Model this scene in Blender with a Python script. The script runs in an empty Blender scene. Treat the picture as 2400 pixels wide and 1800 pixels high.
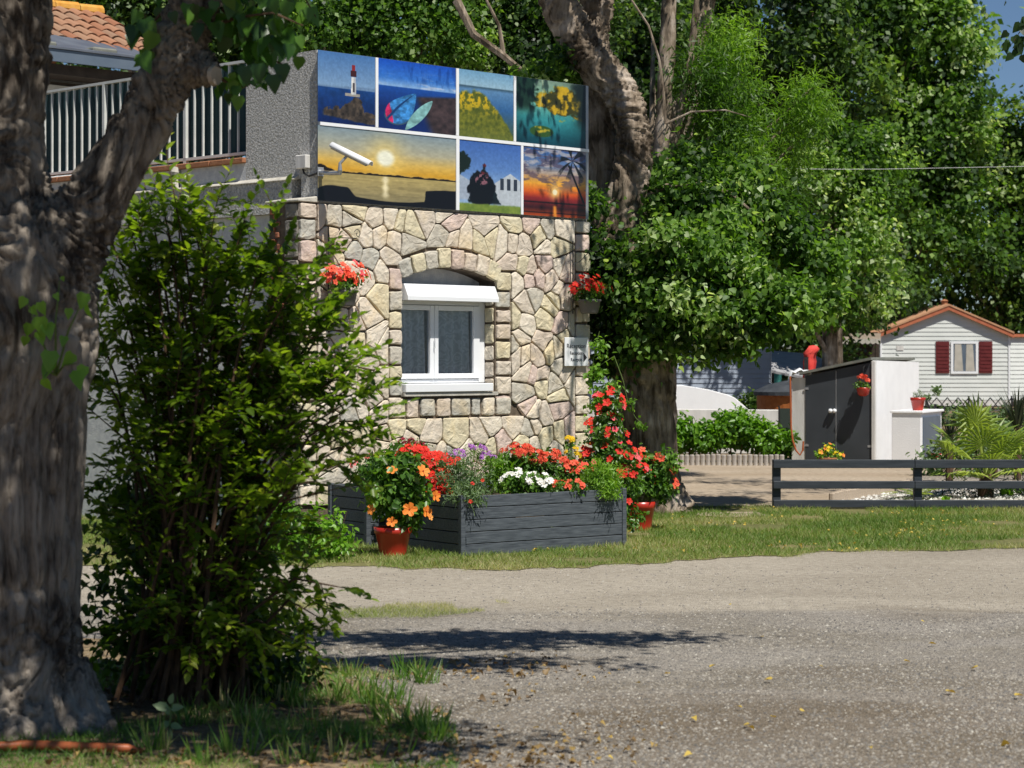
import bpy, bmesh, math, random
import numpy as np
from mathutils import Vector, Matrix, Quaternion

R = math.radians
rng = np.random.default_rng(7)
random.seed(7)
F = 5027.0          # focal length in photograph pixels (2400 wide)
EYE = 1.6
scene = bpy.context.scene
COL = scene.collection

# ------------------------------------------------------------------ camera
cam_data = bpy.data.cameras.new("camera")
cam = bpy.data.objects.new("camera", cam_data)
COL.objects.link(cam)
cam.location = (0, 0, EYE)
cam.rotation_euler = (R(90), 0, 0)
cam_data.sensor_width = 36
cam_data.lens = F / 2400 * 36
cam_data.shift_y = -60 / 2400
cam_data.clip_start = 0.1
cam_data.clip_end = 2000
cam_data.dof.use_dof = True
cam_data.dof.focus_distance = 18.6
cam_data.dof.aperture_fstop = 5.2
scene.camera = cam

# ------------------------------------------------------------------ sky + sun
SUN_EL = 60.0
SUN_H = Vector((0.575, -0.818, 0)).normalized()
SUN = Vector((SUN_H.x * math.cos(R(SUN_EL)), SUN_H.y * math.cos(R(SUN_EL)), math.sin(R(SUN_EL))))
world = bpy.data.worlds.new("World")
scene.world = world
world.use_nodes = True
wn = world.node_tree
for n in list(wn.nodes):
    wn.nodes.remove(n)
sky = wn.nodes.new("ShaderNodeTexSky")
sky.sky_type = 'NISHITA'
sky.sun_disc = False
sky.sun_elevation = R(SUN_EL)
sky.sun_rotation = math.atan2(SUN_H.x, SUN_H.y)
sky.air_density = 0.8
sky.dust_density = 0.0
sky.ozone_density = 6.0
bg = wn.nodes.new("ShaderNodeBackground")
bg.inputs[1].default_value = 0.05
wo = wn.nodes.new("ShaderNodeOutputWorld")
wn.links.new(sky.outputs[0], bg.inputs[0])
wn.links.new(bg.outputs[0], wo.inputs[0])
sd = bpy.data.lights.new("sun", 'SUN')
sd.energy = 4.4
sd.angle = R(0.53)
sd.color = (1.0, 0.955, 0.88)
so = bpy.data.objects.new("sun", sd)
COL.objects.link(so)
so.rotation_euler = SUN.to_track_quat('Z', 'Y').to_euler()
so.location = (10, -10, 30)

scene.view_settings.view_transform = 'Standard'
scene.view_settings.look = 'None'
scene.view_settings.gamma = 1.0
scene.view_settings.exposure = 0.47
scene.view_settings.use_curve_mapping = False
scene.cycles.max_bounces = 6
scene.cycles.transparent_max_bounces = 8

# ------------------------------------------------------------------ helpers
def P(px, py, D):
    return Vector(((px - 1200) * D / F, D, EYE + (840 - py) * D / F))

def G(px, py, z=0.0):
    D = (EYE - z) * F / (py - 840)
    return Vector(((px - 1200) * D / F, D, z))

def tag(o, label=None, cat=None, group=None, kind=None):
    if label: o["label"] = label
    if cat: o["category"] = cat
    if group: o["group"] = group
    if kind: o["kind"] = kind
    return o

def thing(name, label, cat, loc=(0, 0, 0), rz=0.0, group=None):
    o = bpy.data.objects.new(name, None)
    COL.objects.link(o)
    o.location = loc
    o.rotation_euler = (0, 0, rz)
    o.empty_display_size = 0.1
    return tag(o, label, cat, group)

def link(name, me, mat=None, parent=None, kind=None, smooth=False):
    if mat is not None and len(me.materials) == 0:
        for m in (mat if isinstance(mat, (list, tuple)) else [mat]):
            me.materials.append(m)
    if smooth:
        me.polygons.foreach_set("use_smooth", np.ones(len(me.polygons), dtype=bool))
    o = bpy.data.objects.new(name, me)
    COL.objects.link(o)
    if parent is not None:
        o.parent = parent
    if kind:
        o["kind"] = kind
    return o

def copy_tree(o, parent=None):
    c = o.copy()
    COL.objects.link(c)
    if parent is not None:
        c.parent = parent
    for ch in list(o.children):
        copy_tree(ch, c)
    return c

class MB:
    """collects verts + faces (any size) and links them as ONE mesh object"""
    def __init__(self):
        self.v = []; self.f = []; self.m = []
    def add(self, vs, fs, mi=0):
        b = len(self.v)
        self.v.extend([tuple(x) for x in vs])
        for q in fs:
            self.f.append([b + i for i in q]); self.m.append(mi)
    def box(self, x0, x1, y0, y1, z0, z1, mi=0):
        vs = [(x0,y0,z0),(x1,y0,z0),(x1,y1,z0),(x0,y1,z0),(x0,y0,z1),(x1,y0,z1),(x1,y1,z1),(x0,y1,z1)]
        self.add(vs, [(0,3,2,1),(4,5,6,7),(0,1,5,4),(1,2,6,5),(2,3,7,6),(3,0,4,7)], mi)
        return self
    def prism_y(self, poly, y0, y1, mi=0):
        """poly of (x,z) counter-clockwise seen from -y; extruded from y0 (front) to y1"""
        n = len(poly)
        vs = [(x, y0, z) for x, z in poly] + [(x, y1, z) for x, z in poly]
        fs = [list(range(n)), list(range(2*n-1, n-1, -1))]
        for i in range(n):
            j = (i+1) % n
            fs.append([i, n+i, n+j, j])
        self.add(vs, fs, mi)
        return self
    def prism_z(self, poly, z0, z1, mi=0):
        n = len(poly)
        vs = [(x, y, z0) for x, y in poly] + [(x, y, z1) for x, y in poly]
        fs = [list(range(n-1, -1, -1)), list(range(n, 2*n))]
        for i in range(n):
            j = (i+1) % n
            fs.append([i, j, n+j, n+i])
        self.add(vs, fs, mi)
        return self
    def tube(self, pts, rad, sides=8, mi=0, cap=True):
        pts = [Vector(p) for p in pts]
        n = len(pts)
        if not hasattr(rad, '__len__'): rad = [rad]*n
        vs = []; fs = []
        prev = None
        for i, p in enumerate(pts):
            d = (pts[min(i+1, n-1)] - pts[max(i-1, 0)])
            if d.length < 1e-9: d = Vector((0,0,1))
            d.normalize()
            if prev is None:
                a = d.orthogonal().normalized()
            else:
                a = (prev - d * prev.dot(d))
                a = a.normalized() if a.length > 1e-6 else d.orthogonal().normalized()
            prev = a
            b = d.cross(a)
            for k in range(sides):
                t = 2*math.pi*k/sides
                vs.append(p + (a*math.cos(t) + b*math.sin(t))*rad[i])
        for i in range(n-1):
            for k in range(sides):
                k2 = (k+1) % sides
                fs.append([i*sides+k, i*sides+k2, (i+1)*sides+k2, (i+1)*sides+k])
        if cap:
            fs.append(list(range(sides-1, -1, -1)))
            fs.append([(n-1)*sides+k for k in range(sides)])
        self.add(vs, fs, mi)
        return self
    def lathe(self, prof, c=(0,0,0), seg=20, mi=0):
        vs = []; fs = []
        for r, z in prof:
            for k in range(seg):
                t = 2*math.pi*k/seg
                vs.append((c[0]+r*math.cos(t), c[1]+r*math.sin(t), c[2]+z))
        for i in range(len(prof)-1):
            for k in range(seg):
                k2 = (k+1) % seg
                fs.append([i*seg+k, i*seg+k2, (i+1)*seg+k2, (i+1)*seg+k])
        fs.append(list(range(seg-1, -1, -1)))
        fs.append([(len(prof)-1)*seg+k for k in range(seg)])
        self.add(vs, fs, mi)
        return self
    def mesh(self, name):
        me = bpy.data.meshes.new(name)
        me.from_pydata(self.v, [], self.f)
        return me
    def build(self, name, mats, parent=None, kind=None, smooth=False, bevel=0.0):
        me = self.mesh(name)
        mats = mats if isinstance(mats, (list, tuple)) else [mats]
        for m in mats: me.materials.append(m)
        if len(mats) > 1:
            me.polygons.foreach_set("material_index", self.m)
        me.update()
        o = link(name, me, None, parent, kind, smooth)
        if bevel > 0:
            bm = bmesh.new(); bm.from_mesh(me)
            bmesh.ops.bevel(bm, geom=bm.edges[:], offset=bevel, segments=1, affect='EDGES', clamp_overlap=True)
            bm.to_mesh(me); bm.free()
        return o

_T = rng.random(65536).astype(np.float64)
def vnoise(p):
    p = np.asarray(p, dtype=np.float64)
    i = np.floor(p).astype(np.int64); f = p - i
    f = f*f*(3-2*f)
    def h(a, b, c):
        return _T[((a*73856093) ^ (b*19349663) ^ (c*83492791)) & 65535]
    x, y, z = i[:,0], i[:,1], i[:,2]
    r = 0
    for dx in (0, 1):
        wx = f[:,0] if dx else 1-f[:,0]
        for dy in (0, 1):
            wy = f[:,1] if dy else 1-f[:,1]
            for dz in (0, 1):
                wz = f[:,2] if dz else 1-f[:,2]
                r = r + h(x+dx, y+dy, z+dz)*wx*wy*wz
    return r

def nrm(a):
    a = np.asarray(a, dtype=np.float64)
    return a/np.maximum(np.linalg.norm(a, axis=-1, keepdims=True), 1e-9)

# ------------------------------------------------------------------ materials
def newmat(name):
    m = bpy.data.materials.new(name)
    m.use_nodes = True
    nt = m.node_tree
    b = nt.nodes["Principled BSDF"]
    return m, nt, b

def N(nt, typ, **kw):
    n = nt.nodes.new(typ)
    for k, v in kw.items():
        setattr(n, k, v)
    return n

def ramp(nt, stops, interp='LINEAR'):
    r = nt.nodes.new("ShaderNodeValToRGB")
    r.color_ramp.interpolation = interp
    els = r.color_ramp.elements
    while len(els) < len(stops): els.new(0.5)
    for e, (p, c) in zip(els, stops):
        e.position = p; e.color = (c[0], c[1], c[2], 1)
    return r

def noise_mat(name, c1, c2, scale=8, rough=0.8, bump=0.2, bscale=40, detail=6, stretch=None, spec=0.3, coord='Object', metallic=0, bdist=0.01):
    m, nt, b = newmat(name)
    tc = N(nt, "ShaderNodeTexCoord")
    mp = N(nt, "ShaderNodeMapping")
    nt.links.new(tc.outputs[coord], mp.inputs[0])
    if stretch: mp.inputs['Scale'].default_value = stretch
    no = N(nt, "ShaderNodeTexNoise"); no.inputs['Scale'].default_value = scale; no.inputs['Detail'].default_value = detail
    nt.links.new(mp.outputs[0], no.inputs['Vector'])
    r = ramp(nt, [(0.3, c1), (0.7, c2)])
    nt.links.new(no.outputs['Fac'], r.inputs[0])
    nt.links.new(r.outputs[0], b.inputs['Base Color'])
    b.inputs['Roughness'].default_value = rough
    b.inputs['Specular IOR Level'].default_value = spec
    b.inputs['Metallic'].default_value = metallic
    if bump > 0:
        n2 = N(nt, "ShaderNodeTexNoise"); n2.inputs['Scale'].default_value = bscale; n2.inputs['Detail'].default_value = 8
        nt.links.new(mp.outputs[0], n2.inputs['Vector'])
        bp = N(nt, "ShaderNodeBump"); bp.inputs['Strength'].default_value = bump; bp.inputs['Distance'].default_value = bdist
        nt.links.new(n2.outputs['Fac'], bp.inputs['Height'])
        nt.links.new(bp.outputs[0], b.inputs['Normal'])
    return m

def leaf_mat(name, stops, rough=0.45, trans=0.3, spec=0.5, tcol=None):
    """leaf colour picked per leaf by the point attribute 'var'"""
    m, nt, b = newmat(name)
    at = N(nt, "ShaderNodeAttribute"); at.attribute_name = "var"
    r = ramp(nt, stops)
    nt.links.new(at.outputs['Fac'], r.inputs[0])
    nt.links.new(r.outputs[0], b.inputs['Base Color'])
    b.inputs['Roughness'].default_value = rough
    b.inputs['Specular IOR Level'].default_value = spec
    tr = N(nt, "ShaderNodeBsdfTranslucent")
    mx = N(nt, "ShaderNodeMix"); mx.data_type = 'RGBA'; mx.blend_type = 'MULTIPLY'; mx.inputs[0].default_value = 1
    nt.links.new(r.outputs[0], mx.inputs[6]); mx.inputs[7].default_value = (*(tcol or (1.9, 2.0, 0.8)), 1)
    nt.links.new(mx.outputs[2], tr.inputs[0])
    ms = N(nt, "ShaderNodeMixShader"); ms.inputs[0].default_value = trans
    out = nt.nodes["Material Output"]
    nt.links.new(b.outputs[0], ms.inputs[1]); nt.links.new(tr.outputs[0], ms.inputs[2])
    nt.links.new(ms.outputs[0], out.inputs[0])
    return m

M = {}
M['plaster'] = noise_mat('roughcast_plaster', (.30,.30,.29), (.68,.67,.64), scale=38, rough=.95, bump=1.0, bscale=55, bdist=.03)
M['plaster_low'] = noise_mat('smooth_grey_plaster', (.48,.49,.50), (.64,.64,.62), scale=16, rough=.95, bump=.6, bscale=70, bdist=.01)
M['ledge'] = noise_mat('pale_cement_ledge', (.38,.36,.31), (.55,.52,.45), scale=12, rough=.9, bump=.5, bscale=60)
M['mortar'] = noise_mat('brown_mortar', (.085,.065,.045), (.17,.13,.095), scale=20, rough=.95, bump=.6, bscale=70)
M['terracotta'] = noise_mat('terracotta', (.30,.12,.06), (.42,.20,.10), scale=14, rough=.8, bump=.3)
M['white'] = noise_mat('white_pvc', (.76,.78,.80), (.80,.81,.82), scale=2, rough=.35, bump=0, spec=.5)
M['white_wall'] = noise_mat('white_render_wall', (.80,.80,.80), (.86,.86,.86), scale=4, rough=.85, bump=.3, bscale=50)
M['white_aged'] = noise_mat('aged_white_wall', (.50,.49,.46), (.70,.68,.65), scale=3, rough=.9, bump=.3, bscale=30, stretch=(3,3,.5))
M['iron'] = noise_mat('black_iron', (.015,.015,.016), (.03,.03,.03), scale=20, rough=.5, bump=0)
M['greypot'] = noise_mat('grey_plastic_pot', (.12,.115,.11), (.16,.15,.14), scale=6, rough=.6, bump=0)
M['redpot'] = noise_mat('red_glazed_pot', (.34,.018,.010), (.46,.035,.018), scale=5, rough=.3, bump=0, spec=.5)
M['soil'] = noise_mat('dark_soil', (.03,.022,.015), (.08,.06,.04), scale=30, rough=1, bump=.8)
M['rail_paint'] = noise_mat('pale_rail_paint', (.55,.57,.54), (.66,.67,.64), scale=10, rough=.4, bump=0)
M['teal_cloth'] = noise_mat('dark_teal_cloth', (.012,.035,.042), (.02,.055,.065), scale=4, rough=.9, bump=.3, bscale=12, stretch=(1,4,.3))
M['planter'] = noise_mat('dark_grey_painted_boards', (.040,.048,.058), (.105,.120,.135), scale=7, rough=.55, bump=.4, bscale=22, stretch=(1,8,12), bdist=.004)
M['fence'] = noise_mat('dark_slate_fence_paint', (.028,.034,.042), (.05,.058,.07), scale=6, rough=.5, bump=.3, bscale=25, stretch=(.6,6,6), bdist=.003)
M['shed_door'] = noise_mat('dark_grey_door', (.042,.048,.055), (.055,.062,.07), scale=3, rough=.45, bump=0)
M['shed_roof'] = noise_mat('grey_green_roof_edge', (.12,.13,.11), (.2,.2,.17), scale=8, rough=.7, bump=.2)
M['greysheet'] = noise_mat('grey_awning_sheet', (.075,.085,.11), (.115,.13,.155), scale=3, rough=.6, bump=.1)
M['darkwood'] = noise_mat('dark_brown_beam', (.025,.017,.012), (.055,.04,.028), scale=9, rough=.8, bump=.3)
M['blind'] = noise_mat('cream_blind', (.38,.36,.31), (.48,.45,.39), scale=5, rough=.9, bump=.1)
M['siding_w'] = noise_mat('pale_siding', (.58,.61,.58), (.66,.68,.65), scale=2, rough=.6, bump=0)
M['siding_b'] = noise_mat('blue_grey_siding', (.30,.35,.43), (.38,.43,.51), scale=2, rough=.6, bump=0)
M['shutter'] = noise_mat('dark_red_shutter', (.10,.012,.014), (.14,.02,.02), scale=5, rough=.6, bump=0)
M['orange_trim'] = noise_mat('orange_red_roof_trim', (.36,.10,.05), (.46,.16,.08), scale=6, rough=.7, bump=.1)
M['roof_tan'] = noise_mat('tan_roof_sheet', (.40,.20,.11), (.52,.30,.17), scale=5, rough=.8, bump=.2)
M['log'] = noise_mat('pale_log_edging', (.36,.29,.22), (.50,.42,.33), scale=10, rough=.9, bump=.3)
M['log_grey'] = noise_mat('concrete_palisade', (.30,.27,.24), (.48,.44,.39), scale=10, rough=.9, bump=.3)
M['hose'] = noise_mat('orange_hose_rubber', (.33,.085,.03), (.42,.12,.045), scale=9, rough=.45, bump=0)
M['redcloth'] = noise_mat('red_cloth', (.60,.04,.035), (.75,.09,.07), scale=9, rough=.8, bump=.5, bscale=14)
M['steel'] = noise_mat('galvanised_metal', (.35,.36,.37), (.45,.46,.47), scale=12, rough=.4, bump=0, metallic=.6)
M['orangewood'] = noise_mat('orange_stained_wood', (.30,.09,.02), (.42,.15,.04), scale=12, rough=.6, bump=.2)
M['blackcover'] = noise_mat('charcoal_cover', (.03,.034,.04), (.06,.066,.075), scale=6, rough=.6, bump=.2)
M['tealdoor'] = noise_mat('teal_green_panel', (.04,.20,.18), (.06,.26,.23), scale=5, rough=.6, bump=0)
M['greypanel'] = noise_mat('slate_grey_panel', (.09,.12,.16), (.12,.15,.19), scale=3, rough=.35, bump=0)
M['netting'] = noise_mat('dark_green_netting', (.02,.03,.024), (.045,.06,.05), scale=60, rough=.95, bump=0)

# glass
m, nt, b = newmat('window_glass')
b.inputs['Base Color'].default_value = (.8,.85,.88,1)
b.inputs['Roughness'].default_value = .03
tr = N(nt, "ShaderNodeBsdfTransparent"); tr.inputs[0].default_value = (.85,.9,.92,1)
gl = N(nt, "ShaderNodeBsdfGlossy"); gl.inputs['Roughness'].default_value = .02
fr = N(nt, "ShaderNodeFresnel"); fr.inputs[0].default_value = 1.5
ms = N(nt, "ShaderNodeMixShader")
nt.links.new(fr.outputs[0], ms.inputs[0]); nt.links.new(tr.outputs[0], ms.inputs[1]); nt.links.new(gl.outputs[0], ms.inputs[2])
nt.links.new(ms.outputs[0], nt.nodes['Material Output'].inputs[0])
M['glass'] = m
# lace
m, nt, b = newmat('lace_curtain')
tc = N(nt, "ShaderNodeTexCoord")
vo = N(nt, "ShaderNodeTexWave"); vo.wave_type='RINGS'; vo.inputs['Scale'].default_value = 2.2; vo.inputs['Distortion'].default_value = 30; vo.inputs['Detail'].default_value=3; vo.inputs['Detail Scale'].default_value=2.5
nt.links.new(tc.outputs['Object'], vo.inputs['Vector'])
r_ = ramp(nt, [(0.2,(.52,.55,.56)),(0.8,(.66,.68,.69))])
nt.links.new(vo.outputs['Fac'], r_.inputs[0]); nt.links.new(r_.outputs[0], b.inputs['Base Color'])
b.inputs['Roughness'].default_value=.9
M['lace'] = m

# building stone: family colour per stone, grain inside it
def stone_material():
    m, nt, b = newmat('facing_stone')
    oi = N(nt, "ShaderNodeObjectInfo")
    fam = ramp(nt, [(0,(.66,.58,.47)),(.16,(.60,.53,.44)),(.30,(.64,.57,.40)),(.42,(.60,.51,.42)),(.52,(.51,.475,.40)),(.63,(.69,.62,.51)),(.76,(.60,.48,.42)),(.84,(.61,.55,.39)),(.93,(.45,.435,.38))], 'CONSTANT')
    nt.links.new(oi.outputs['Random'], fam.inputs[0])
    tc = N(nt, "ShaderNodeTexCoord")
    n1 = N(nt, "ShaderNodeTexNoise"); n1.inputs['Scale'].default_value = 9; n1.inputs['Detail'].default_value = 5
    nt.links.new(tc.outputs['Object'], n1.inputs['Vector'])
    r1 = ramp(nt, [(.3,(.80,.78,.76)),(.55,(1,1,1)),(.75,(1.12,1.06,.95))])
    nt.links.new(n1.outputs['Fac'], r1.inputs[0])
    mx = N(nt, "ShaderNodeMix"); mx.data_type='RGBA'; mx.blend_type='MULTIPLY'; mx.inputs[0].default_value=1
    nt.links.new(fam.outputs[0], mx.inputs[6]); nt.links.new(r1.outputs[0], mx.inputs[7])
    # rust and grey mottles
    n2 = N(nt, "ShaderNodeTexNoise"); n2.inputs['Scale'].default_value = 3.2; n2.inputs['Detail'].default_value = 3
    nt.links.new(tc.outputs['Object'], n2.inputs['Vector'])
    r2 = ramp(nt, [(.54,(0,0,0)),(.72,(1,1,1))]); nt.links.new(n2.outputs['Fac'], r2.inputs[0])
    mx2 = N(nt, "ShaderNodeMix"); mx2.data_type='RGBA'
    mm = N(nt, "ShaderNodeMath", operation='MULTIPLY'); mm.inputs[1].default_value=.45
    nt.links.new(r2.outputs[0], mm.inputs[0]); nt.links.new(mm.outputs[0], mx2.inputs[0])
    nt.links.new(mx.outputs[2], mx2.inputs[6]); mx2.inputs[7].default_value=(.62,.48,.27,1)
    nt.links.new(mx2.outputs[2], b.inputs['Base Color'])
    b.inputs['Roughness'].default_value=.85; b.inputs['Specular IOR Level'].default_value=.25
    n3 = N(nt, "ShaderNodeTexNoise"); n3.inputs['Scale'].default_value = 24; n3.inputs['Detail'].default_value = 10
    nt.links.new(tc.outputs['Object'], n3.inputs['Vector'])
    n4 = N(nt, "ShaderNodeTexNoise"); n4.inputs['Scale'].default_value = 7; n4.inputs['Detail'].default_value = 3
    nt.links.new(tc.outputs['Object'], n4.inputs['Vector'])
    bp = N(nt, "ShaderNodeBump"); bp.inputs['Strength'].default_value=.9; bp.inputs['Distance'].default_value=.014
    bp2 = N(nt, "ShaderNodeBump"); bp2.inputs['Strength'].default_value=.35; bp2.inputs['Distance'].default_value=.03
    nt.links.new(n3.outputs['Fac'], bp.inputs['Height']); nt.links.new(n4.outputs['Fac'], bp2.inputs['Height'])
    nt.links.new(bp.outputs[0], bp2.inputs['Normal']); nt.links.new(bp2.outputs[0], b.inputs['Normal'])
    return m
M['stone'] = stone_material()
M['grey_stone'] = noise_mat('dark_grey_stone', (.13,.125,.12), (.30,.27,.22), scale=9, rough=.9, bump=.7, bscale=30, bdist=.02)
M['brick'] = noise_mat('crumbling_red_brick', (.22,.07,.035), (.38,.17,.10), scale=12, rough=.95, bump=.8, bscale=40, bdist=.02)

def bark_material(name, dark, light, fine=30, white=None):
    m, nt, b = newmat(name)
    tc = N(nt, "ShaderNodeTexCoord"); mp = N(nt, "ShaderNodeMapping"); mp.inputs['Scale'].default_value=(1,1,.14)
    nt.links.new(tc.outputs['Object'], mp.inputs[0])
    n1 = N(nt, "ShaderNodeTexNoise"); n1.inputs['Scale'].default_value = fine; n1.inputs['Detail'].default_value = 8; n1.inputs['Roughness'].default_value=.65
    nt.links.new(mp.outputs[0], n1.inputs['Vector'])
    n2 = N(nt, "ShaderNodeTexNoise"); n2.inputs['Scale'].default_value = 3.5; n2.inputs['Detail'].default_value = 4
    nt.links.new(tc.outputs['Object'], n2.inputs['Vector'])
    ad = N(nt, "ShaderNodeMath", operation='ADD'); ml = N(nt, "ShaderNodeMath", operation='MULTIPLY'); ml.inputs[1].default_value=.5
    nt.links.new(n1.outputs['Fac'], ad.inputs[0]); nt.links.new(n2.outputs['Fac'], ad.inputs[1]); nt.links.new(ad.outputs[0], ml.inputs[0])
    st = [(.41,dark),(.53,light)]
    if white: st.append((.66, white))
    r = ramp(nt, st)
    nt.links.new(ml.outputs[0], r.inputs[0]); nt.links.new(r.outputs[0], b.inputs['Base Color'])
    b.inputs['Roughness'].default_value=.95; b.inputs['Specular IOR Level'].default_value=.15
    bp = N(nt, "ShaderNodeBump"); bp.inputs['Strength'].default_value=1.0; bp.inputs['Distance'].default_value=.028
    nt.links.new(n1.outputs['Fac'], bp.inputs['Height']); nt.links.new(bp.outputs[0], b.inputs['Normal'])
    return m
M['bark'] = bark_material('furrowed_grey_bark', (.055,.043,.034), (.26,.222,.18), 24, (.37,.325,.275))
M['bark2'] = bark_material('poplar_bark', (.07,.052,.035), (.27,.215,.16), 16, (.50,.43,.36))
M['stem'] = noise_mat('brown_stem', (.05,.03,.018), (.13,.075,.04), scale=20, rough=.8, bump=.2)
M['green_stem'] = noise_mat('green_stem', (.08,.13,.03), (.14,.20,.05), scale=20, rough=.7, bump=0)

M['leaf_front'] = leaf_mat('broad_glossy_leaf', [(0,(.018,.05,.008)),(.5,(.04,.11,.012)),(1,(.10,.21,.025))], .35, .35)
M['leaf_shrub'] = leaf_mat('shrub_leaf', [(0,(.028,.058,.007)),(.4,(.085,.155,.012)),(.75,(.20,.29,.022)),(1,(.38,.42,.06))], .36, .5)
M['leaf_poplar'] = leaf_mat('poplar_leaf', [(0,(.020,.05,.010)),(.35,(.06,.135,.017)),(.65,(.125,.235,.03)),(.85,(.25,.37,.10)),(1,(.46,.54,.32))], .5, .42, .35)
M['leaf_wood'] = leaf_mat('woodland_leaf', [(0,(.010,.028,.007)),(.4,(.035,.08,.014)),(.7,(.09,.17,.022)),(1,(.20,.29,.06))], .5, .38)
M['leaf_feather'] = leaf_mat('feathery_bright_leaf', [(0,(.04,.10,.008)),(.5,(.095,.20,.012)),(1,(.21,.36,.03))], .5, .45)
M['leaf_hedge'] = leaf_mat('hedge_leaf', [(0,(.05,.13,.012)),(.5,(.12,.26,.02)),(1,(.22,.40,.04))], .4, .4)
M['leaf_plant'] = leaf_mat('flower_foliage', [(0,(.04,.10,.015)),(.5,(.09,.20,.025)),(1,(.19,.33,.06))], .4, .35)
M['leaf_grey'] = leaf_mat('silvery_foliage', [(0,(.06,.11,.04)),(.5,(.13,.21,.08)),(1,(.26,.34,.18))], .6, .3)
M['leaf_lime'] = leaf_mat('lime_foliage', [(0,(.08,.18,.012)),(.5,(.15,.30,.02)),(1,(.26,.42,.05))], .5, .35)
M['grass'] = leaf_mat('grass_blade', [(0,(.055,.125,.014)),(.45,(.12,.205,.03)),(.75,(.21,.26,.065)),(1,(.42,.38,.19))], .6, .35)
M['weed'] = leaf_mat('weed_blade', [(0,(.04,.10,.01)),(.5,(.09,.20,.025)),(.8,(.18,.27,.05)),(1,(.42,.38,.18))], .5, .35)
M['palm'] = leaf_mat('palm_frond', [(0,(.07,.13,.015)),(.5,(.17,.25,.035)),(1,(.36,.42,.09))], .4, .3)
M['yucca'] = leaf_mat('dark_blade', [(0,(.012,.022,.010)),(1,(.05,.07,.03))], .5, .15)
M['dryleaf'] = leaf_mat('fallen_leaf', [(0,(.12,.075,.035)),(.45,(.24,.16,.07)),(.75,(.45,.31,.07)),(1,(.62,.48,.08))], .6, .2, tcol=(1.2,1,.5))

def petal(name, c1, c2, tr=.25):
    return leaf_mat(name, [(0,c1),(1,c2)], .6, tr, .3, tcol=(1.2,1,1))
M['p_red'] = petal('red_petal', (.50,.012,.010), (.78,.04,.02))
M['p_coral'] = petal('coral_petal', (.72,.07,.035), (.85,.16,.08))
M['p_pink'] = petal('pink_petal', (.75,.06,.10), (.85,.20,.20))
M['p_purple'] = petal('purple_petal', (.42,.10,.52), (.62,.36,.72))
M['p_white'] = petal('white_petal', (.75,.75,.70), (.85,.85,.80))
M['p_yellow'] = petal('yellow_petal', (.80,.50,.01), (.88,.70,.03))
M['p_orange'] = petal('orange_petal', (.85,.24,.03), (.90,.40,.10))
M['p_dark'] = petal('wine_petal', (.22,.008,.03), (.40,.02,.05))
M['p_centre'] = noise_mat('flower_centre', (.35,.03,.01), (.5,.08,.02), rough=.7, bump=0)
M['p_ycentre'] = noise_mat('yellow_centre', (.6,.35,.02), (.7,.45,.03), rough=.7, bump=0)

# ------------------------------------------------------------------ leaves
T_OVAL = (np.array([(0,0,0),(.27,.28,.08),(.25,.62,.07),(0,1,-.10),(-.25,.62,.07),(-.27,.28,.08)]), [(0,1,2,3),(0,3,4,5)])
T_DIAM = (np.array([(0,0,0),(.36,.45,.05),(0,1,-.05),(-.36,.45,.05)]), [(0,1,2,3)])
T_HEART = (np.array([(0,0,0),(.28,-.05,.06),(.46,.22,.16),(.28,.62,.08),(0,1.05,-.16),(-.28,.62,.08),(-.46,.22,.16),(-.28,-.05,.06)]), [(0,1,2,3),(0,3,4,5),(0,5,6,7)])
T_BLADE = (np.array([(-.03,0,0),(.03,0,0),(.026,.5,.03),(0,1,.12),(-.026,.5,.03)]), [(0,1,2,4),(4,2,3)])
T_SLIM = (np.array([(0,0,0),(.10,.35,.02),(0,1,-.04),(-.10,.35,.02)]), [(0,1,2,3)])

def leaf_mesh(name, C, A, Nn, S, tmpl, var):
    tv, tf = tmpl
    C = np.asarray(C, float); n = len(C)
    A = nrm(A); Nn = np.asarray(Nn, float)
    Nn = nrm(Nn - A*np.sum(Nn*A, axis=1, keepdims=True))
    Sd = np.cross(A, Nn)
    S = np.broadcast_to(np.asarray(S, float), (n,)).reshape(n, 1, 1)
    k = len(tv)
    V = C[:,None,:] + S*(tv[None,:,0,None]*Sd[:,None,:] + tv[None,:,1,None]*A[:,None,:] + tv[None,:,2,None]*Nn[:,None,:])
    V = V.reshape(-1, 3)
    me = bpy.data.meshes.new(name)
    me.vertices.add(n*k)
    me.vertices.foreach_set("co", V.astype(np.float32).ravel())
    lens = [len(f) for f in tf]
    idx = np.concatenate([np.array(f) for f in tf])
    L = (np.arange(n)[:,None]*k + idx[None,:]).ravel()
    me.loops.add(len(L))
    me.loops.foreach_set("vertex_index", L.astype(np.int32))
    me.polygons.add(n*len(tf))
    st = np.concatenate([[0], np.cumsum(lens)[:-1]])
    starts = (np.arange(n)[:,None]*sum(lens) + st[None,:]).ravel()
    me.polygons.foreach_set("loop_start", starts.astype(np.int32))
    me.update(calc_edges=True)
    a = me.attributes.new("var", 'FLOAT', 'POINT')
    a.data.foreach_set("value", np.repeat(np.clip(var, 0, 1), k).astype(np.float32))
    return me

def rand_dirs(n):
    return nrm(rng.normal(size=(n, 3)))

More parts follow.
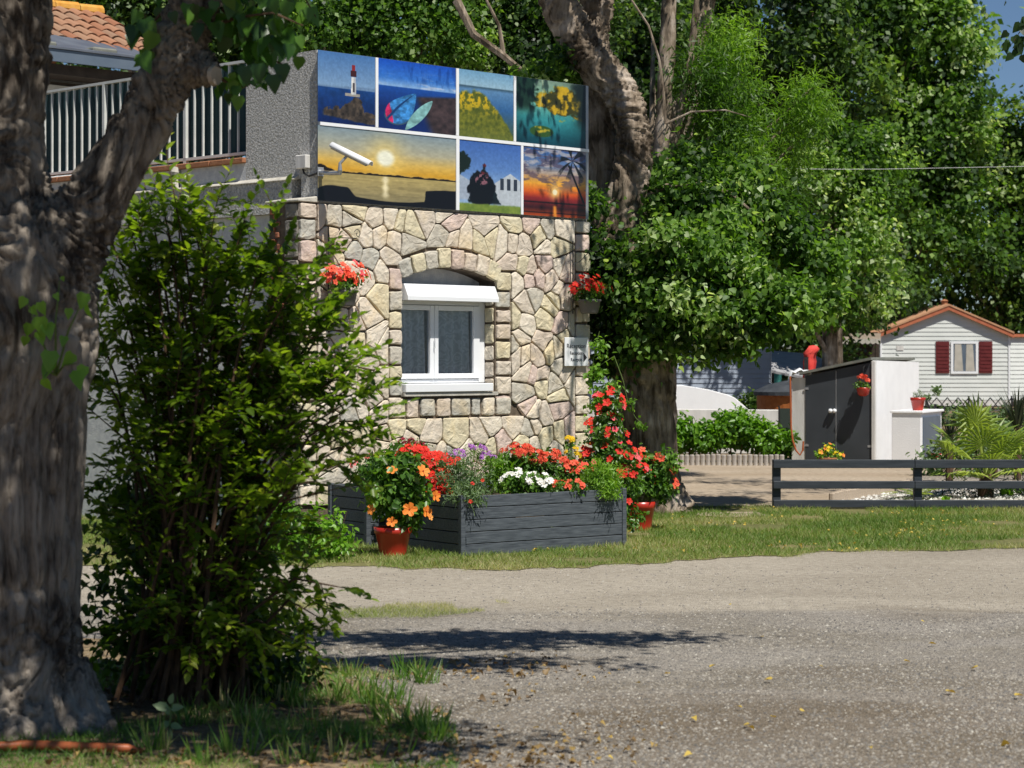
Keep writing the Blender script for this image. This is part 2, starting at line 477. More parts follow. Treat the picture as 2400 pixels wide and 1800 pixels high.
_cr = np.random.default_rng(5)
def crown_arrays(blobs, n_cl, per, sig, size, up=.6, out=.5, fill=(.45,1.05), keep=None, gap=0):
    """leaf clusters through the outer part of ellipsoid lobes. blobs: (x,y,z,rx,ry,rz[,bias])"""
    w = np.array([b[3]*b[5]+b[4]*b[5] for b in blobs]); w = w/w.sum()
    Cs, Ns, As, Vs, Ss = [], [], [], [], []
    for b, ww in zip(blobs, w):
        k = max(3, int(n_cl*ww))
        d = rand_dirs(k)
        rr = rng.uniform(fill[0], fill[1], (k, 1))
        cc = np.array(b[:3]) + d*rr*np.array(b[3:6])
        cv = rng.normal(.40 + _cr.normal(0,.12) + (b[6] if len(b) > 6 else 0), .20, k)
        m = rng.poisson(per, k)
        if gap:
            g_ = vnoise(cc*.24/sig + 11); m = np.where(g_ < gap, (m*.12).astype(int), m)
            cv = cv + (vnoise(cc*.16/sig + 71)-.5)*.7
        ii = np.repeat(np.arange(k), m)
        q = rng.normal(size=(len(ii), 3))*sig*np.array([1,1,.7])
        # fronds droop along a random direction
        c = cc[ii] + q
        nn = d[ii]*out + np.array([0,0,up]) + rng.normal(size=c.shape)*.55
        aa = rng.normal(size=c.shape)*.8 + d[ii]*.5 + np.array([0,0,-.55])
        Cs.append(c); Ns.append(nn); As.append(aa)
        Vs.append(cv[ii] + rng.normal(0, .09, len(ii)))
        Ss.append(size*rng.uniform(.65, 1.25, len(ii)))
    C = np.concatenate(Cs); Nn = np.concatenate(Ns); A = np.concatenate(As); V = np.concatenate(Vs); S = np.concatenate(Ss)
    if keep is not None:
        k = keep(C)
        C, Nn, A, V, S = C[k], Nn[k], A[k], V[k], S[k]
    return C, A, Nn, S, V

def leaf_parts(parent, mat, arr, tmpl, nmax, name='leaf', base=(0,0,0)):
    """the leaves that show largest as parts of their own, sharing a few meshes; the rest is returned"""
    C, A, Nn, S, V = arr
    n = len(C)
    depth = C[:,1]
    score = depth + rng.uniform(0, .6, n)
    order = np.argsort(score)
    sel = order[:nmax]; rest = order[nmax:]
    vs = [.1, .3, .5, .7, .92]
    meshes = []
    for q in vs:
        me = leaf_mesh(name, [(0,0,0)], [(0,1,0)], [(0,0,1)], 1.0, tmpl, np.array([q])); me.materials.append(mat); meshes.append(me)
    b = Vector(base)
    for i in sel:
        a = Vector(A[i]).normalized(); nn = Vector(Nn[i]); nn = (nn - a*nn.dot(a)).normalized()
        s = a.cross(nn)
        mt = Matrix((( s.x, a.x, nn.x), (s.y, a.y, nn.y), (s.z, a.z, nn.z))).to_4x4()
        mt = Matrix.Translation(Vector(C[i]) - b) @ mt @ Matrix.Scale(float(S[i]), 4)
        k = int(np.argmin([abs(V[i]-q) for q in vs]))
        o = bpy.data.objects.new(name, meshes[k]); COL.objects.link(o); o.parent = parent; o.matrix_basis = mt
    return C[rest], A[rest], Nn[rest], S[rest], V[rest]

def add_foliage(name, parent, mat, arr, tmpl, base=(0,0,0), kind='stuff'):
    C, A, Nn, S, V = arr
    me = leaf_mesh(name, C - np.array(base), A, Nn, S, tmpl, V)
    return link(name, me, mat, parent, kind)

# ------------------------------------------------------------------ tree trunks: tubes fused by a voxel remesh, then furrowed
def fused_trunk(name, chains, mat, parent, base, voxel=.014, depth=.03, fa=13, fl=2.2, seedp=0):
    b = Vector(base)
    mb = MB()
    segs = []
    for ch in chains:
        pts = [Vector(c[0]) - b for c in ch]; rad = [c[1] for c in ch]
        # resample smoothly
        P2, R2 = [], []
        n = len(pts)
        for i in range(n-1):
            p0 = pts[max(i-1,0)]; p1 = pts[i]; p2 = pts[i+1]; p3 = pts[min(i+2,n-1)]
            for t in (0, .25, .5, .75):
                t2 = t*t; t3 = t2*t
                P2.append(.5*((2*p1)+(-p0+p2)*t+(2*p0-5*p1+4*p2-p3)*t2+(-p0+3*p1-3*p2+p3)*t3)); R2.append(rad[i]*(1-t)+rad[i+1]*t)
        P2.append(pts[-1]); R2.append(rad[-1])
        mb.tube(P2, R2, 20)
        for i in range(len(P2)-1):
            segs.append((P2[i], P2[i+1], R2[i]))
    me0 = mb.mesh(name+"_raw")
    tmp = bpy.data.objects.new("tmp_trunk", me0); COL.objects.link(tmp)
    md = tmp.modifiers.new("r", 'REMESH'); md.mode = 'VOXEL'; md.voxel_size = voxel
    sm = tmp.modifiers.new("s", 'SMOOTH'); sm.iterations = 10; sm.factor = .6
    dg = bpy.context.evaluated_depsgraph_get()
    me = bpy.data.meshes.new_from_object(tmp.evaluated_get(dg))
    bpy.data.objects.remove(tmp); bpy.data.meshes.remove(me0)
    me.name = name
    nv = len(me.vertices)
    co = np.empty(nv*3, np.float32); me.vertices.foreach_get("co", co); co = co.reshape(-1,3).astype(float)
    no = np.empty(nv*3, np.float32); me.vertex_normals.foreach_get("vector", no); no = no.reshape(-1,3).astype(float)
    W = np.zeros(nv); AX = np.zeros((nv,3))
    for a, c, r in segs:
        a = np.array(a); c = np.array(c); d = c-a; L = np.linalg.norm(d)+1e-9; d = d/L
        t = np.clip((co-a)@d, 0, L)
        dist = np.linalg.norm(co-(a+t[:,None]*d), axis=1)
        w = 1/(np.maximum(dist-r*.6, 0)+.04)**3
        W += w; AX += w[:,None]*d
    AX = nrm(AX)
    al = np.sum(co*AX, axis=1, keepdims=True)
    q = (co - AX*al)*fa + AX*al*fl + seedp
    warp = np.stack([vnoise(co*3.1+9), vnoise(co*3.1+31), vnoise(co*3.1+57)], 1)-.5
    q = q + warp*np.array([1.5,1.5,.7])
    n1 = vnoise(q); n2 = vnoise(q*2.1+17); n3 = vnoise(q*4.3+5)
    rid = 1-np.abs(2*n1-1)
    rid2 = 1-np.abs(2*n2-1)
    lump = vnoise(co*1.7+3)-.5
    disp = depth*(-1.1*rid**3.5 - .6*rid2**4 + .3*(n3-.5)) + .022*lump + depth*.3
    co = co + no*disp[:,None]
    me.vertices.foreach_set("co", co.astype(np.float32).ravel())
    me.update()
    o = link(name, me, mat, parent, smooth=True)
    return o
# ================================================================== GROUND
def poly_sheet(name, pts, z, mat, kind='structure', sub=None):
    me = bpy.data.meshes.new(name)
    me.from_pydata([(p[0], p[1], z) for p in pts], [], [list(range(len(pts)))])
    if me.polygons[0].normal.z < 0:
        me.flip_normals()
    me.update()
    return link(name, me, mat, None, kind)

def ground_mat(name, kinds):
    """kinds: list of (color dark, color light) base; chips scale"""
    m, nt, b = newmat(name)
    tc = N(nt, "ShaderNodeTexCoord")
    L = nt.links.new
    big = N(nt, "ShaderNodeTexNoise"); big.inputs['Scale'].default_value=.7; big.inputs['Detail'].default_value=6; big.inputs['Distortion'].default_value=.6
    mp = N(nt, "ShaderNodeMapping"); mp.inputs['Scale'].default_value=(.55,1.2,1)
    L(tc.outputs['Object'], mp.inputs[0]); L(mp.outputs[0], big.inputs['Vector'])
    base = ramp(nt, kinds['base']); L(big.outputs['Fac'], base.inputs[0])
    vo = N(nt, "ShaderNodeTexVoronoi"); vo.inputs['Scale'].default_value=kinds.get('chip', 55)
    L(tc.outputs['Object'], vo.inputs['Vector'])
    hs = N(nt, "ShaderNodeSeparateColor"); L(vo.outputs['Color'], hs.inputs[0])
    cr = ramp(nt, [(0,(.55,.55,.56)),(.35,(.88,.86,.84)),(.7,(1.05,1.03,1.0)),(1,(1.38,1.34,1.28))]); L(hs.outputs[0], cr.inputs[0])
    mx = N(nt, "ShaderNodeMix"); mx.data_type='RGBA'; mx.blend_type='MULTIPLY'; mx.inputs[0].default_value=kinds.get('chipf', .8)
    bcol = base.outputs[0]
    if kinds.get('track'):
        # the packed wheel track is paler and smoother than the loose gravel: where it runs is a matter of place
        sp = N(nt, "ShaderNodeSeparateXYZ"); L(tc.outputs['Object'], sp.inputs[0])
        wv = N(nt, "ShaderNodeTexNoise"); wv.inputs['Scale'].default_value=1.1; wv.inputs['Detail'].default_value=7; L(mp.outputs[0], wv.inputs['Vector'])
        a1 = N(nt, "ShaderNodeMath", operation='MULTIPLY_ADD'); a1.inputs[1].default_value=2.6; L(wv.outputs['Fac'], a1.inputs[0]); L(sp.outputs['Y'], a1.inputs[2])
        mr = N(nt, "ShaderNodeMapRange"); mr.inputs[1].default_value=14.55; mr.inputs[2].default_value=15.15; L(a1.outputs[0], mr.inputs[0])
        tr_ = ramp(nt, [(.3,(.32,.285,.23)),(.6,(.40,.36,.295)),(.8,(.33,.295,.24))]); L(big.outputs['Fac'], tr_.inputs[0])
        mt = N(nt, "ShaderNodeMix"); mt.data_type='RGBA'; L(mr.outputs[0], mt.inputs[0]); L(base.outputs[0], mt.inputs[6]); L(tr_.outputs[0], mt.inputs[7]); bcol = mt.outputs[2]
        cf = N(nt, "ShaderNodeMapRange"); cf.inputs[3].default_value=.85; cf.inputs[4].default_value=.3; L(mr.outputs[0], cf.inputs[0]); L(cf.outputs[0], mx.inputs[0])
        # brown leaf dust towards the near side
        m3 = N(nt, "ShaderNodeMapRange"); m3.inputs[1].default_value=12.6; m3.inputs[2].default_value=10.6; m3.inputs[4].default_value=.55; L(a1.outputs[0], m3.inputs[0])
        mt2 = N(nt, "ShaderNodeMix"); mt2.data_type='RGBA'; L(m3.outputs[0], mt2.inputs[0]); L(bcol, mt2.inputs[6]); mt2.inputs[7].default_value=(.15,.115,.075,1); bcol = mt2.outputs[2]
    L(bcol, mx.inputs[6]); L(cr.outputs[0], mx.inputs[7])
    fn = N(nt, "ShaderNodeTexNoise"); fn.inputs['Scale'].default_value=14; fn.inputs['Detail'].default_value=9; fn.inputs['Roughness'].default_value=.7
    L(tc.outputs['Object'], fn.inputs['Vector'])
    fr = ramp(nt, [(.35,(.72,.70,.68)),(.6,(1.08,1.08,1.08))]); L(fn.outputs['Fac'], fr.inputs[0])
    m2 = N(nt, "ShaderNodeMix"); m2.data_type='RGBA'; m2.blend_type='MULTIPLY'; m2.inputs[0].default_value=.8
    L(mx.outputs[2], m2.inputs[6]); L(fr.outputs[0], m2.inputs[7])
    L(m2.outputs[2], b.inputs['Base Color'])
    b.inputs['Roughness'].default_value=.95; b.inputs['Specular IOR Level'].default_value=.2
    bp = N(nt, "ShaderNodeBump"); bp.inputs['Strength'].default_value=.7; bp.inputs['Distance'].default_value=kinds.get('bd', .018)
    ad = N(nt, "ShaderNodeMath", operation='ADD'); L(vo.outputs['Distance'], ad.inputs[0]); L(fn.outputs['Fac'], ad.inputs[1])
    L(ad.outputs[0], bp.inputs['Height']); L(bp.outputs[0], b.inputs['Normal'])
    return m

GM_gravel = ground_mat('grey_beige_gravel', dict(base=[(.28,(.15,.123,.09)),(.42,(.235,.215,.18)),(.55,(.30,.28,.25)),(.68,(.18,.155,.12))], chip=105, chipf=.8, track=True))
GM_track = ground_mat('packed_pale_track', dict(base=[(.3,(.27,.24,.19)),(.6,(.32,.285,.235)),(.8,(.27,.24,.2))], chip=90, chipf=.4, bd=.006))
GM_earth = ground_mat('earth_with_litter', dict(base=[(.3,(.12,.085,.05)),(.5,(.20,.15,.09)),(.7,(.26,.20,.12))], chip=40, chipf=.7))
GM_verge = ground_mat('mown_verge_soil', dict(base=[(.3,(.13,.14,.05)),(.5,(.19,.18,.075)),(.7,(.27,.23,.11))], chip=60, chipf=.5))
GM_path = ground_mat('tan_paved_path', dict(base=[(.3,(.30,.235,.165)),(.6,(.37,.305,.23)),(.8,(.31,.265,.21))], chip=30, chipf=.2, bd=.004))
GM_bed = ground_mat('white_pebble_bed', dict(base=[(.3,(.22,.19,.16)),(.7,(.34,.31,.27))], chip=28, chipf=.9, bd=.03))

# one sheet to the horizon
me = bpy.data.meshes.new('ground'); me.from_pydata([(-400,-60,-.004),(400,-60,-.004),(400,900,-.004),(-400,900,-.004)], [], [(0,1,2,3)])
link('ground', me, GM_earth, None, 'structure')

edge_px = [(300,1322),(560,1320),(700,1324),(900,1331),(1200,1334),(1350,1330),(1500,1322),(1700,1308),(1900,1298),(2150,1290),(2500,1284),(2900,1284)]
edge = [G(*p) for p in edge_px]
# gravel: everything in front of the verge
g = [(-14, 2), (16, 2)] + [(edge[-1].x+6, edge[-1].y)] + [(p.x, p.y+.5) for p in reversed(edge)] + [(-14, edge[0].y+.5)]
poly_sheet('gravel_yard', g, 0.0, GM_gravel)
# packed wheel track along the verge, wavering edge
rr = []
for p in edge: rr.append((p.x, p.y-.02))
low = []
for px in range(2900, 250, -90):
    py = 1440 + 14*math.sin(px*.011) + 9*math.sin(px*.031+1) + (px-1200)*.022
    q = G(px, py); low.append((q.x, q.y))
pass
# earth under the front tree
el = [G(-500,1480), G(300,1500), G(620,1560), G(860,1600), G(960,1660), G(1010,1730), G(900,1800), G(820,1990)]
poly_sheet('bare_earth', [(p.x, p.y) for p in el] + [(-5, 5.5)], .004, GM_earth)
# verge
back = [G(2900,1178), G(2400,1180), G(1950,1186), G(1700,1190), G(1560,1192)]
edge_f = []
for a_, b_ in zip(edge[:-1], edge[1:]):
    n_ = max(2, int((b_-a_).length/.05))
    for i in range(n_): edge_f.append(a_.lerp(b_, i/n_))
edge_f.append(edge[-1])
ef = np.array([(p.x, p.y, 0) for p in edge_f]); jit = (vnoise(ef*4+3)-.5)*.32 + (vnoise(ef*17)-.5)*.14
vg = [(x_, y_+j_) for (x_, y_, _), j_ in zip(ef, jit)] + [(p.x, p.y) for p in back] + [(1.2, 24.0), (-6, 24.0), (-7, edge[0].y)]
poly_sheet('grass_verge', vg, .004, GM_verge)
# tan path behind
pt = [G(1400,1090), G(2250,1088), G(2180,1130), G(2080,1150), G(1960,1178), G(1930,1189), G(1560,1189), G(1380,1189)]
poly_sheet('tan_path', [(p.x, p.y) for p in pt], .012, GM_path)
pl = [G(1640,1204), G(1775,1203), G(1800,1212), G(1700,1216), G(1630,1211)]
poly_sheet('sandy_patch', [(p.x, p.y) for p in pl], .016, GM_path)
bed = [G(1935,1186), G(1990,1160), G(2080,1140), G(2150,1120), G(2300,1100), G(2900,1100), G(2900,1184)]
poly_sheet('planting_bed', [(p.x, p.y) for p in bed], .016, GM_bed)

# ---- grass blades / pebbles / litter (nobody could count them)
def in_poly(X, Y, poly):
    poly = np.array(poly); n = len(poly); r = np.zeros(len(X), bool)
    for i in range(n):
        x1, y1 = poly[i]; x2, y2 = poly[(i+1) % n]
        c = ((y1 > Y) != (y2 > Y)) & (X < (x2-x1)*(Y-y1)/(y2-y1+1e-12)+x1)
        r ^= c
    return r

def blades(name, poly, n, h, mat, mask=None, zb=.01, spread=.5, label=None, tmpl=T_BLADE, vmap=None):
    pa = np.array([(p[0], p[1]) for p in poly])
    lo = pa.min(0); hi = pa.max(0)
    X = rng.uniform(lo[0], hi[0], n); Y = rng.uniform(lo[1], hi[1], n)
    # keep to the view cone (plus a margin)
    k = in_poly(X, Y, pa) & (np.abs(X) < Y*.27+.6)
    if mask is not None: k &= mask(X, Y)
    X, Y = X[k], Y[k]; n = len(X)
    C = np.stack([X, Y, np.full(n, zb)], 1)
    A = np.stack([rng.normal(0, spread, n), rng.normal(0, spread, n), np.ones(n)], 1)
    Nn = rand_dirs(n)
    S = h*rng.uniform(.5, 1.4, n)
    pn = vnoise(np.stack([X*.9, Y*1.6, X*0], 1)); pn2 = vnoise(np.stack([X*3.1, Y*4, X*0+7], 1))
    v = .15 + .55*pn + .3*pn2 + rng.normal(0, .13, n)
    if vmap is not None: v = vmap(X, Y, v)
    me = leaf_mesh(name, C, A, Nn, S, tmpl, v)
    o = link(name, me, mat, None, 'stuff')
    return tag(o, label, 'grass')

vg_b = [(x_, y_-.05) for x_, y_ in vg[:len(ef)]] + vg[len(ef):]
blades('verge_grass', vg_b, 270000, .045, M['grass'], mask=lambda X, Y: (vnoise(np.stack([X*1.7, Y*2.6, X*0], 1)) > .28) & (Y < 24), spread=.7, tmpl=(np.array([(-.07,0,0),(.07,0,0),(0,1,.15)]), [(0,1,2)]),
       label='short patchy green grass of the verge between the gravel and the buildings')
# sparse dry blades straying over the gravel edge
eb = [(x_, y_-.22) for x_, y_ in vg[:len(ef)]] + [(x_, y_+.08) for x_, y_ in reversed(vg[:len(ef)])]
blades('verge_edge_grass', eb, 60000, .035, M['grass'], mask=lambda X, Y: rng.random(len(X)) < np.clip((vnoise(np.stack([X*5, Y*6, X*0], 1))-.35)*2.2, 0, 1), spread=1.0, vmap=lambda X, Y, v: v*.6+.4,
       label='sparse dry grass straggling over the gravel along the verge')
# dry band between the track and the gravel, left
dry = [G(500,1400), G(1100,1402), G(1240,1425), G(1000,1452), G(480,1455)]
blades('dry_grass', [(p.x, p.y) for p in dry], 26000, .03, M['grass'], mask=lambda X, Y: vnoise(np.stack([X*4, Y*4, X*0], 1)) > .5, spread=.9, vmap=lambda X, Y, v: v*.4+.6,
       label='sparse dry yellow grass on the gravel beyond the bush')
# foreground grass: thin over the earth
fg = [(-2.6, 8.0), (-.2, 8.0), (-.25, 9.6), (-.45, 10.6), (-1.1, 11.2), (-2.4, 11.2)]
def fgm(X, Y): return vnoise(np.stack([X*2.3, Y*2.3, X*0+3], 1)) > .46
blades('foreground_grass', fg, 36000, .040, M['weed'], mask=fgm, spread=.8, label='low weedy grass growing in the earth around the front tree')
# tall tufts
tuft_px = [(550,1668),(590,1700),(640,1640),(690,1655),(730,1690),(760,1720),(790,1640),(842,1622),(868,1650),(885,1690),(905,1655),(930,1640),(952,1700),(985,1715),(1010,1735),(640,1745),(700,1790),(780,1780),(560,1770),(480,1790),(450,1700),(610,1610),(700,1600),(360,1760),(830,1740),(900,1770),(1000,1600),(820,1585),(960,1590)]
C_, A_, S_, V_ = [], [], [], []
for px, py in tuft_px:
    b0 = G(px, py); n = rng.integers(22, 60)
    rad = rng.uniform(.04, .12)
    ang = rng.uniform(0, 6.28, n); r = rad*np.sqrt(rng.random(n))
    C_.append(np.stack([b0.x+r*np.cos(ang), b0.y+r*np.sin(ang), np.full(n, .0)], 1))
    A_.append(np.stack([np.cos(ang)*r*4+rng.normal(0,.3,n), np.sin(ang)*r*4+rng.normal(0,.3,n), np.ones(n)], 1))
    S_.append(rng.uniform(.05, .17, n)*rng.uniform(.7,1.1)); V_.append(np.clip(rng.normal(.6+rng.normal(0,.12), .2, n),0,1))
C_ = np.concatenate(C_); A_ = np.concatenate(A_)
tag(link('tall_grass_tufts', leaf_mesh('tall_grass', C_, A_, rand_dirs(len(C_)), np.concatenate(S_), (T_BLADE[0]*np.array([1.0,1,1]), T_BLADE[1]), np.concatenate(V_)), M['weed'], None, 'stuff'),
    'tufts of tall green grass standing in the foreground earth', 'grass')

# pebbles
def pebbles(name, n, region, smin, smax, cols, label, zc=.0):
    m, nt, b = newmat(name+'_stone')
    at = N(nt, "ShaderNodeAttribute"); at.attribute_name='var'
    r = ramp(nt, cols); nt.links.new(at.outputs['Fac'], r.inputs[0]); nt.links.new(r.outputs[0], b.inputs['Base Color']); b.inputs['Roughness'].default_value=.85
    oct_v = np.array([(1,0,0),(0,1,0),(-1,0,0),(0,-1,0),(0,0,1)]); oct_f = [(0,1,4),(1,2,4),(2,3,4),(3,0,4)]
    x, y = region(n)
    n = len(x)
    s = rng.uniform(smin, smax, n)*rng.uniform(.6, 1.3, n)
    ang = rng.uniform(0, 6.28, n)
    V = np.zeros((n,5,3))
    jit = rng.uniform(.65, 1.2, (n,5,3))
    bx = oct_v[None]*jit
    ca, sa = np.cos(ang)[:,None], np.sin(ang)[:,None]
    V[:,:,0] = (bx[:,:,0]*ca - bx[:,:,1]*sa*.7)*s[:,None]; V[:,:,1] = (bx[:,:,0]*sa + bx[:,:,1]*ca*.7)*s[:,None]; V[:,:,2] = bx[:,:,2]*.6*s[:,None]
    V[:,4,0] += rng.normal(0,.25,n)*s; V[:,4,1] += rng.normal(0,.25,n)*s
    V[:,:,0] += x[:,None]; V[:,:,1] += y[:,None]; V[:,:,2] += zc
    me = bpy.data.meshes.new(name)
    me.vertices.add(n*5); me.vertices.foreach_set("co", V.astype(np.float32).ravel())
    Lp = (np.arange(n)[:,None]*5 + np.array(oct_f).ravel()[None]).ravel()
    me.loops.add(len(Lp)); me.loops.foreach_set("vertex_index", Lp.astype(np.int32))
    me.polygons.add(n*4); me.polygons.foreach_set("loop_start", (np.arange(n*4)*3).astype(np.int32)); me.update(calc_edges=True)
    a = me.attributes.new('var','FLOAT','POINT'); a.data.foreach_set('value', np.repeat(rng.random(n),5).astype(np.float32))
    tag(link(name, me, m, None, 'stuff'), label, 'gravel')
ep = np.array([(p.x, p.y) for p in edge])
def reg_gravel(n):
    y = 8.0 + (16.5-8.0)*rng.random(n)**1.15
    x = rng.uniform(-1,1,n)*(y*.255)
    dens = vnoise(np.stack([x*.8, y*1.4, x*0+2],1))
    track = y > 13.4 + .3*np.sin(x*2)
    k = (rng.random(n) < np.where(track, .10, .35+.9*(dens-.2))) & (y < np.interp(x, ep[:,0], ep[:,1])-.05)
    return x[k], y[k]
pebbles('gravel_chips', 130000, reg_gravel, .0035, .0115, [(0,(.07,.068,.065)),(.3,(.15,.14,.125)),(.6,(.22,.20,.17)),(.9,(.28,.255,.215)),(1,(.40,.38,.33))], 'grey and beige gravel chips scattered over the yard')
def reg_bed(n):
    y = rng.uniform(23.4, 27, n); x = rng.uniform(3.2, 6.8, n)
    k = in_poly(x, y, np.array([(p.x,p.y) for p in bed])); return x[k], y[k]
pebbles('white_bed_pebbles', 2600, reg_bed, .02, .04, [(0,(.2,.18,.15)),(.5,(.4,.38,.34)),(1,(.7,.69,.66))], 'white pebbles covering the bed behind the slate fence', .016)

# fallen leaves
def litter(name, n, xr, yr, size, mask, label, vlo=.0, vhi=1):
    x = rng.uniform(*xr, n); y = rng.uniform(*yr, n)
    k = mask(x, y); x, y = x[k], y[k]; n = len(x)
    C = np.stack([x, y, rng.uniform(.012, .028, n)], 1)
    A = np.stack([rng.normal(size=n), rng.normal(size=n), rng.normal(0,.15,n)], 1)
    Nn = np.stack([rng.normal(0,.35,n), rng.normal(0,.35,n), np.ones(n)], 1)
    me = leaf_mesh(name, C, A, Nn, size*rng.uniform(.6,1.3,n), (T_HEART[0]*np.array([1,1,2.5]), T_HEART[1]), rng.uniform(vlo, vhi, n))
    tag(link(name, me, M['dryleaf'], None, 'stuff'), label, 'fallen leaves')
litter('fallen_leaves_on_earth', 1500, (-2.6, .3), (8.0, 11.2), .032, lambda x,y: vnoise(np.stack([x*2,y*2,x*0],1)) > .4, 'brown leaf litter around the foot of the front tree', 0, .6)
litter('brown_litter_on_gravel', 600, (-1.2, 1.2), (8.2, 11.6), .022, lambda x,y: (vnoise(np.stack([x*1.6,y*1.6,x*0+9],1)) > .47) & (x < .1+.5*vnoise(np.stack([x*3,y*3,x*0],1))+.12*(11.6-y)), 'small brown leaf litter on the gravel right of the weeds', 0, .7)
litter('fallen_leaves_on_verge', 900, (-.5, 6), (17.5, 23), .03, lambda x,y: vnoise(np.stack([x*1.5,y*1.5,x*0+4],1)) > .5, 'pale dead leaves and clover heads in the verge grass', .8, 1)
# the larger yellow leaves on the gravel can be told apart: one by one
lp = [(1568,1578,1),(1808,1592,1),(1665,1563,1),(1730,1655,.9),(1755,1702,.9),(1815,1681,1.2),(1876,1665,1.1),(1757,1697,.8),(1620,1765,1),(2220,1620,1.2),(2380,1630,1),(2178,1508,1),(2120,1548,.9),(2290,1563,.9),(1712,1417,.8),(2160,1455,.8),(2365,1741,1.2),(1262,1705,1),(1183,1540,1),(1625,1680,.9),(1785,1492,.8),(1426,1772,.8),(1920,1560,.7),(2040,1750,.8),(1500,1600,.7)]
hm = leaf_mesh('fallen_leaf', [(0,0,0)], [(0,1,0)], [(0,0,1)], 1.0, (T_HEART[0]*np.array([.9,1,1.1]), T_HEART[1]), np.array([.85])); hm.materials.append(M['dryleaf'])
for i, (px, py, s) in enumerate(lp):
    o = bpy.data.objects.new('fallen_leaf', hm); COL.objects.link(o)
    g0 = G(px, py, .02); o.location = g0; o.scale = (.036*s*rng.uniform(.7,1.2),)*3; o.rotation_euler = (rng.normal(0,.3), rng.normal(0,.3), rng.uniform(0,6.28))
    tag(o, 'yellow heart-shaped leaf lying alone on the open gravel', 'fallen leaf', 'yellow leaves on the gravel')

# ================================================================== RECEPTION BUILDING
C0 = np.array([-1.718, 18.9]); U = np.array([.7015, .7127]); NO = np.array([.7127, -.7015])
TH = math.atan2(U[1], U[0])
def fac(px, py, off=0.0):
    """photograph pixel -> (s, z) on the plane 'off' in front of the stone facade"""
    a = (px-1200)/F
    A = np.array([[a, -U[0]], [1, -U[1]]]); b = C0 + NO*off
    t, s = np.linalg.solve(A, b)
    return s, EYE + (840-py)*t/F
def side(px, py, x=0.0):
    """pixel -> (y, z) on the plane local x = const of the left wall"""
    a = (px-1200)/F
    b = C0 + U*x
    A = np.array([[a, NO[0]], [1, NO[1]]])   # t*(a,1) = b - NO*y
    t, y = np.linalg.solve(A, b)
    return y, EYE + (840-py)*t/F
def W3(s, y, z):
    p = C0 + U*s - NO*y
    return Vector((p[0], p[1], z))

bld = thing('reception_building', 'stone-faced reception building with roughcast parapet and white window', 'building', (C0[0], C0[1], 0), TH)

ARC_S, ARC_HW, ARC_R = 1.61, .607, 1.66
ARC_ZC = 2.445-ARC_R
def arc_z(s, r=ARC_R): return ARC_ZC + math.sqrt(max(r*r-(s-ARC_S)**2, 0))
S0, S1 = 1.003, 2.217
# mortar backing with the window hole
mb = MB()
mb.box(-.20, S0, .0, .30, 0, 2.97); mb.box(S1, 3.52, .0, .30, 0, 2.97); mb.box(S0, S1, .0, .30, 0, 1.25)
top = [(S0 + (S1-S0)*i/12, arc_z(S0+(S1-S0)*i/12)) for i in range(13)]
for i in range(12):
    (xa, za), (xb, zb) = top[i], top[i+1]
    mb.prism_y([(xa, za), (xb, zb), (xb, 2.97), (xa, 2.97)], 0, .30)
mb.build('mortar_wall', M['mortar'], bld)
# stones -------------------------------------------------------------
def clip(poly, nx, nz, c):
    """keep points with nx*x+nz*z <= c"""
    out = []
    n = len(poly)
    for i in range(n):
        p, q = poly[i], poly[(i+1) % n]
        dp = nx*p[0]+nz*p[1]-c; dq = nx*q[0]+nz*q[1]-c
        if dp <= 0: out.append(p)
        if (dp < 0 < dq) or (dq < 0 < dp):
            t = dp/(dp-dq); out.append((p[0]+(q[0]-p[0])*t, p[1]+(q[1]-p[1])*t))
    return out
def area(poly):
    return .5*sum(poly[i][0]*poly[(i+1)%len(poly)][1]-poly[(i+1)%len(poly)][0]*poly[i][1] for i in range(len(poly)))
def round_poly(poly, k=.2):
    out = []
    n = len(poly)
    for i in range(n):
        p, q = np.array(poly[i]), np.array(poly[(i+1) % n])
        L = np.linalg.norm(q-p)
        if L < .012: 
            out.append(tuple((p+q)/2)); continue
        d = min(k*L, .012)
        w = (q-p)/L; nn = np.array([w[1], -w[0]])
        out.append(tuple(p+w*d))
        if L > .11:
            out.append(tuple((p+q)/2 + nn*rng.normal(.0, .0045)))
        out.append(tuple(q-w*d))
    return out
def stone_mesh(poly, prot, to3, rough=.006):
    poly = round_poly(poly)
    n = len(poly); c = np.mean(np.array(poly), 0)
    v = []; f = []
    tilt = rng.normal(0, .012, 2)
    def ring(shr, d, jit=0):
        for p in poly:
            q = c + (np.array(p)-c)*shr
            dd = d + (q-c)@tilt + rng.normal(0, jit) if d > .01 else d
            v.append(to3(q[0], q[1], dd))
    size = math.sqrt(abs(area(poly)))
    ring(1.0, -.01); ring(1.0, prot*.78, .002); ring(1-.012/size, prot*.98, .001); ring(.66, prot+.002, rough*.35)
    v.append(to3(c[0], c[1], prot+.003+rng.normal(0, rough*.35)))
    for k in range(3):
        for i in range(n):
            j = (i+1) % n
            f.append((k*n+i, k*n+j, (k+1)*n+j, (k+1)*n+i))
    for i in range(n):
        f.append((3*n+i, 3*n+(i+1)%n, 4*n))
    me = bpy.data.meshes.new('stone'); me.from_pydata(v, [], f); me.update()
    return me
def add_stone(poly, prot=None, to3=None, mat=None):
    if len(poly) < 3 or abs(area(poly)) < .0012: return
    prot = prot or rng.uniform(.020, .036)
    to3 = to3 or (lambda x, z, d: (x, -d, z))
    me = stone_mesh(poly, prot, to3)
    link('stone', me, mat or M['stone'], bld)
GAP = .0068
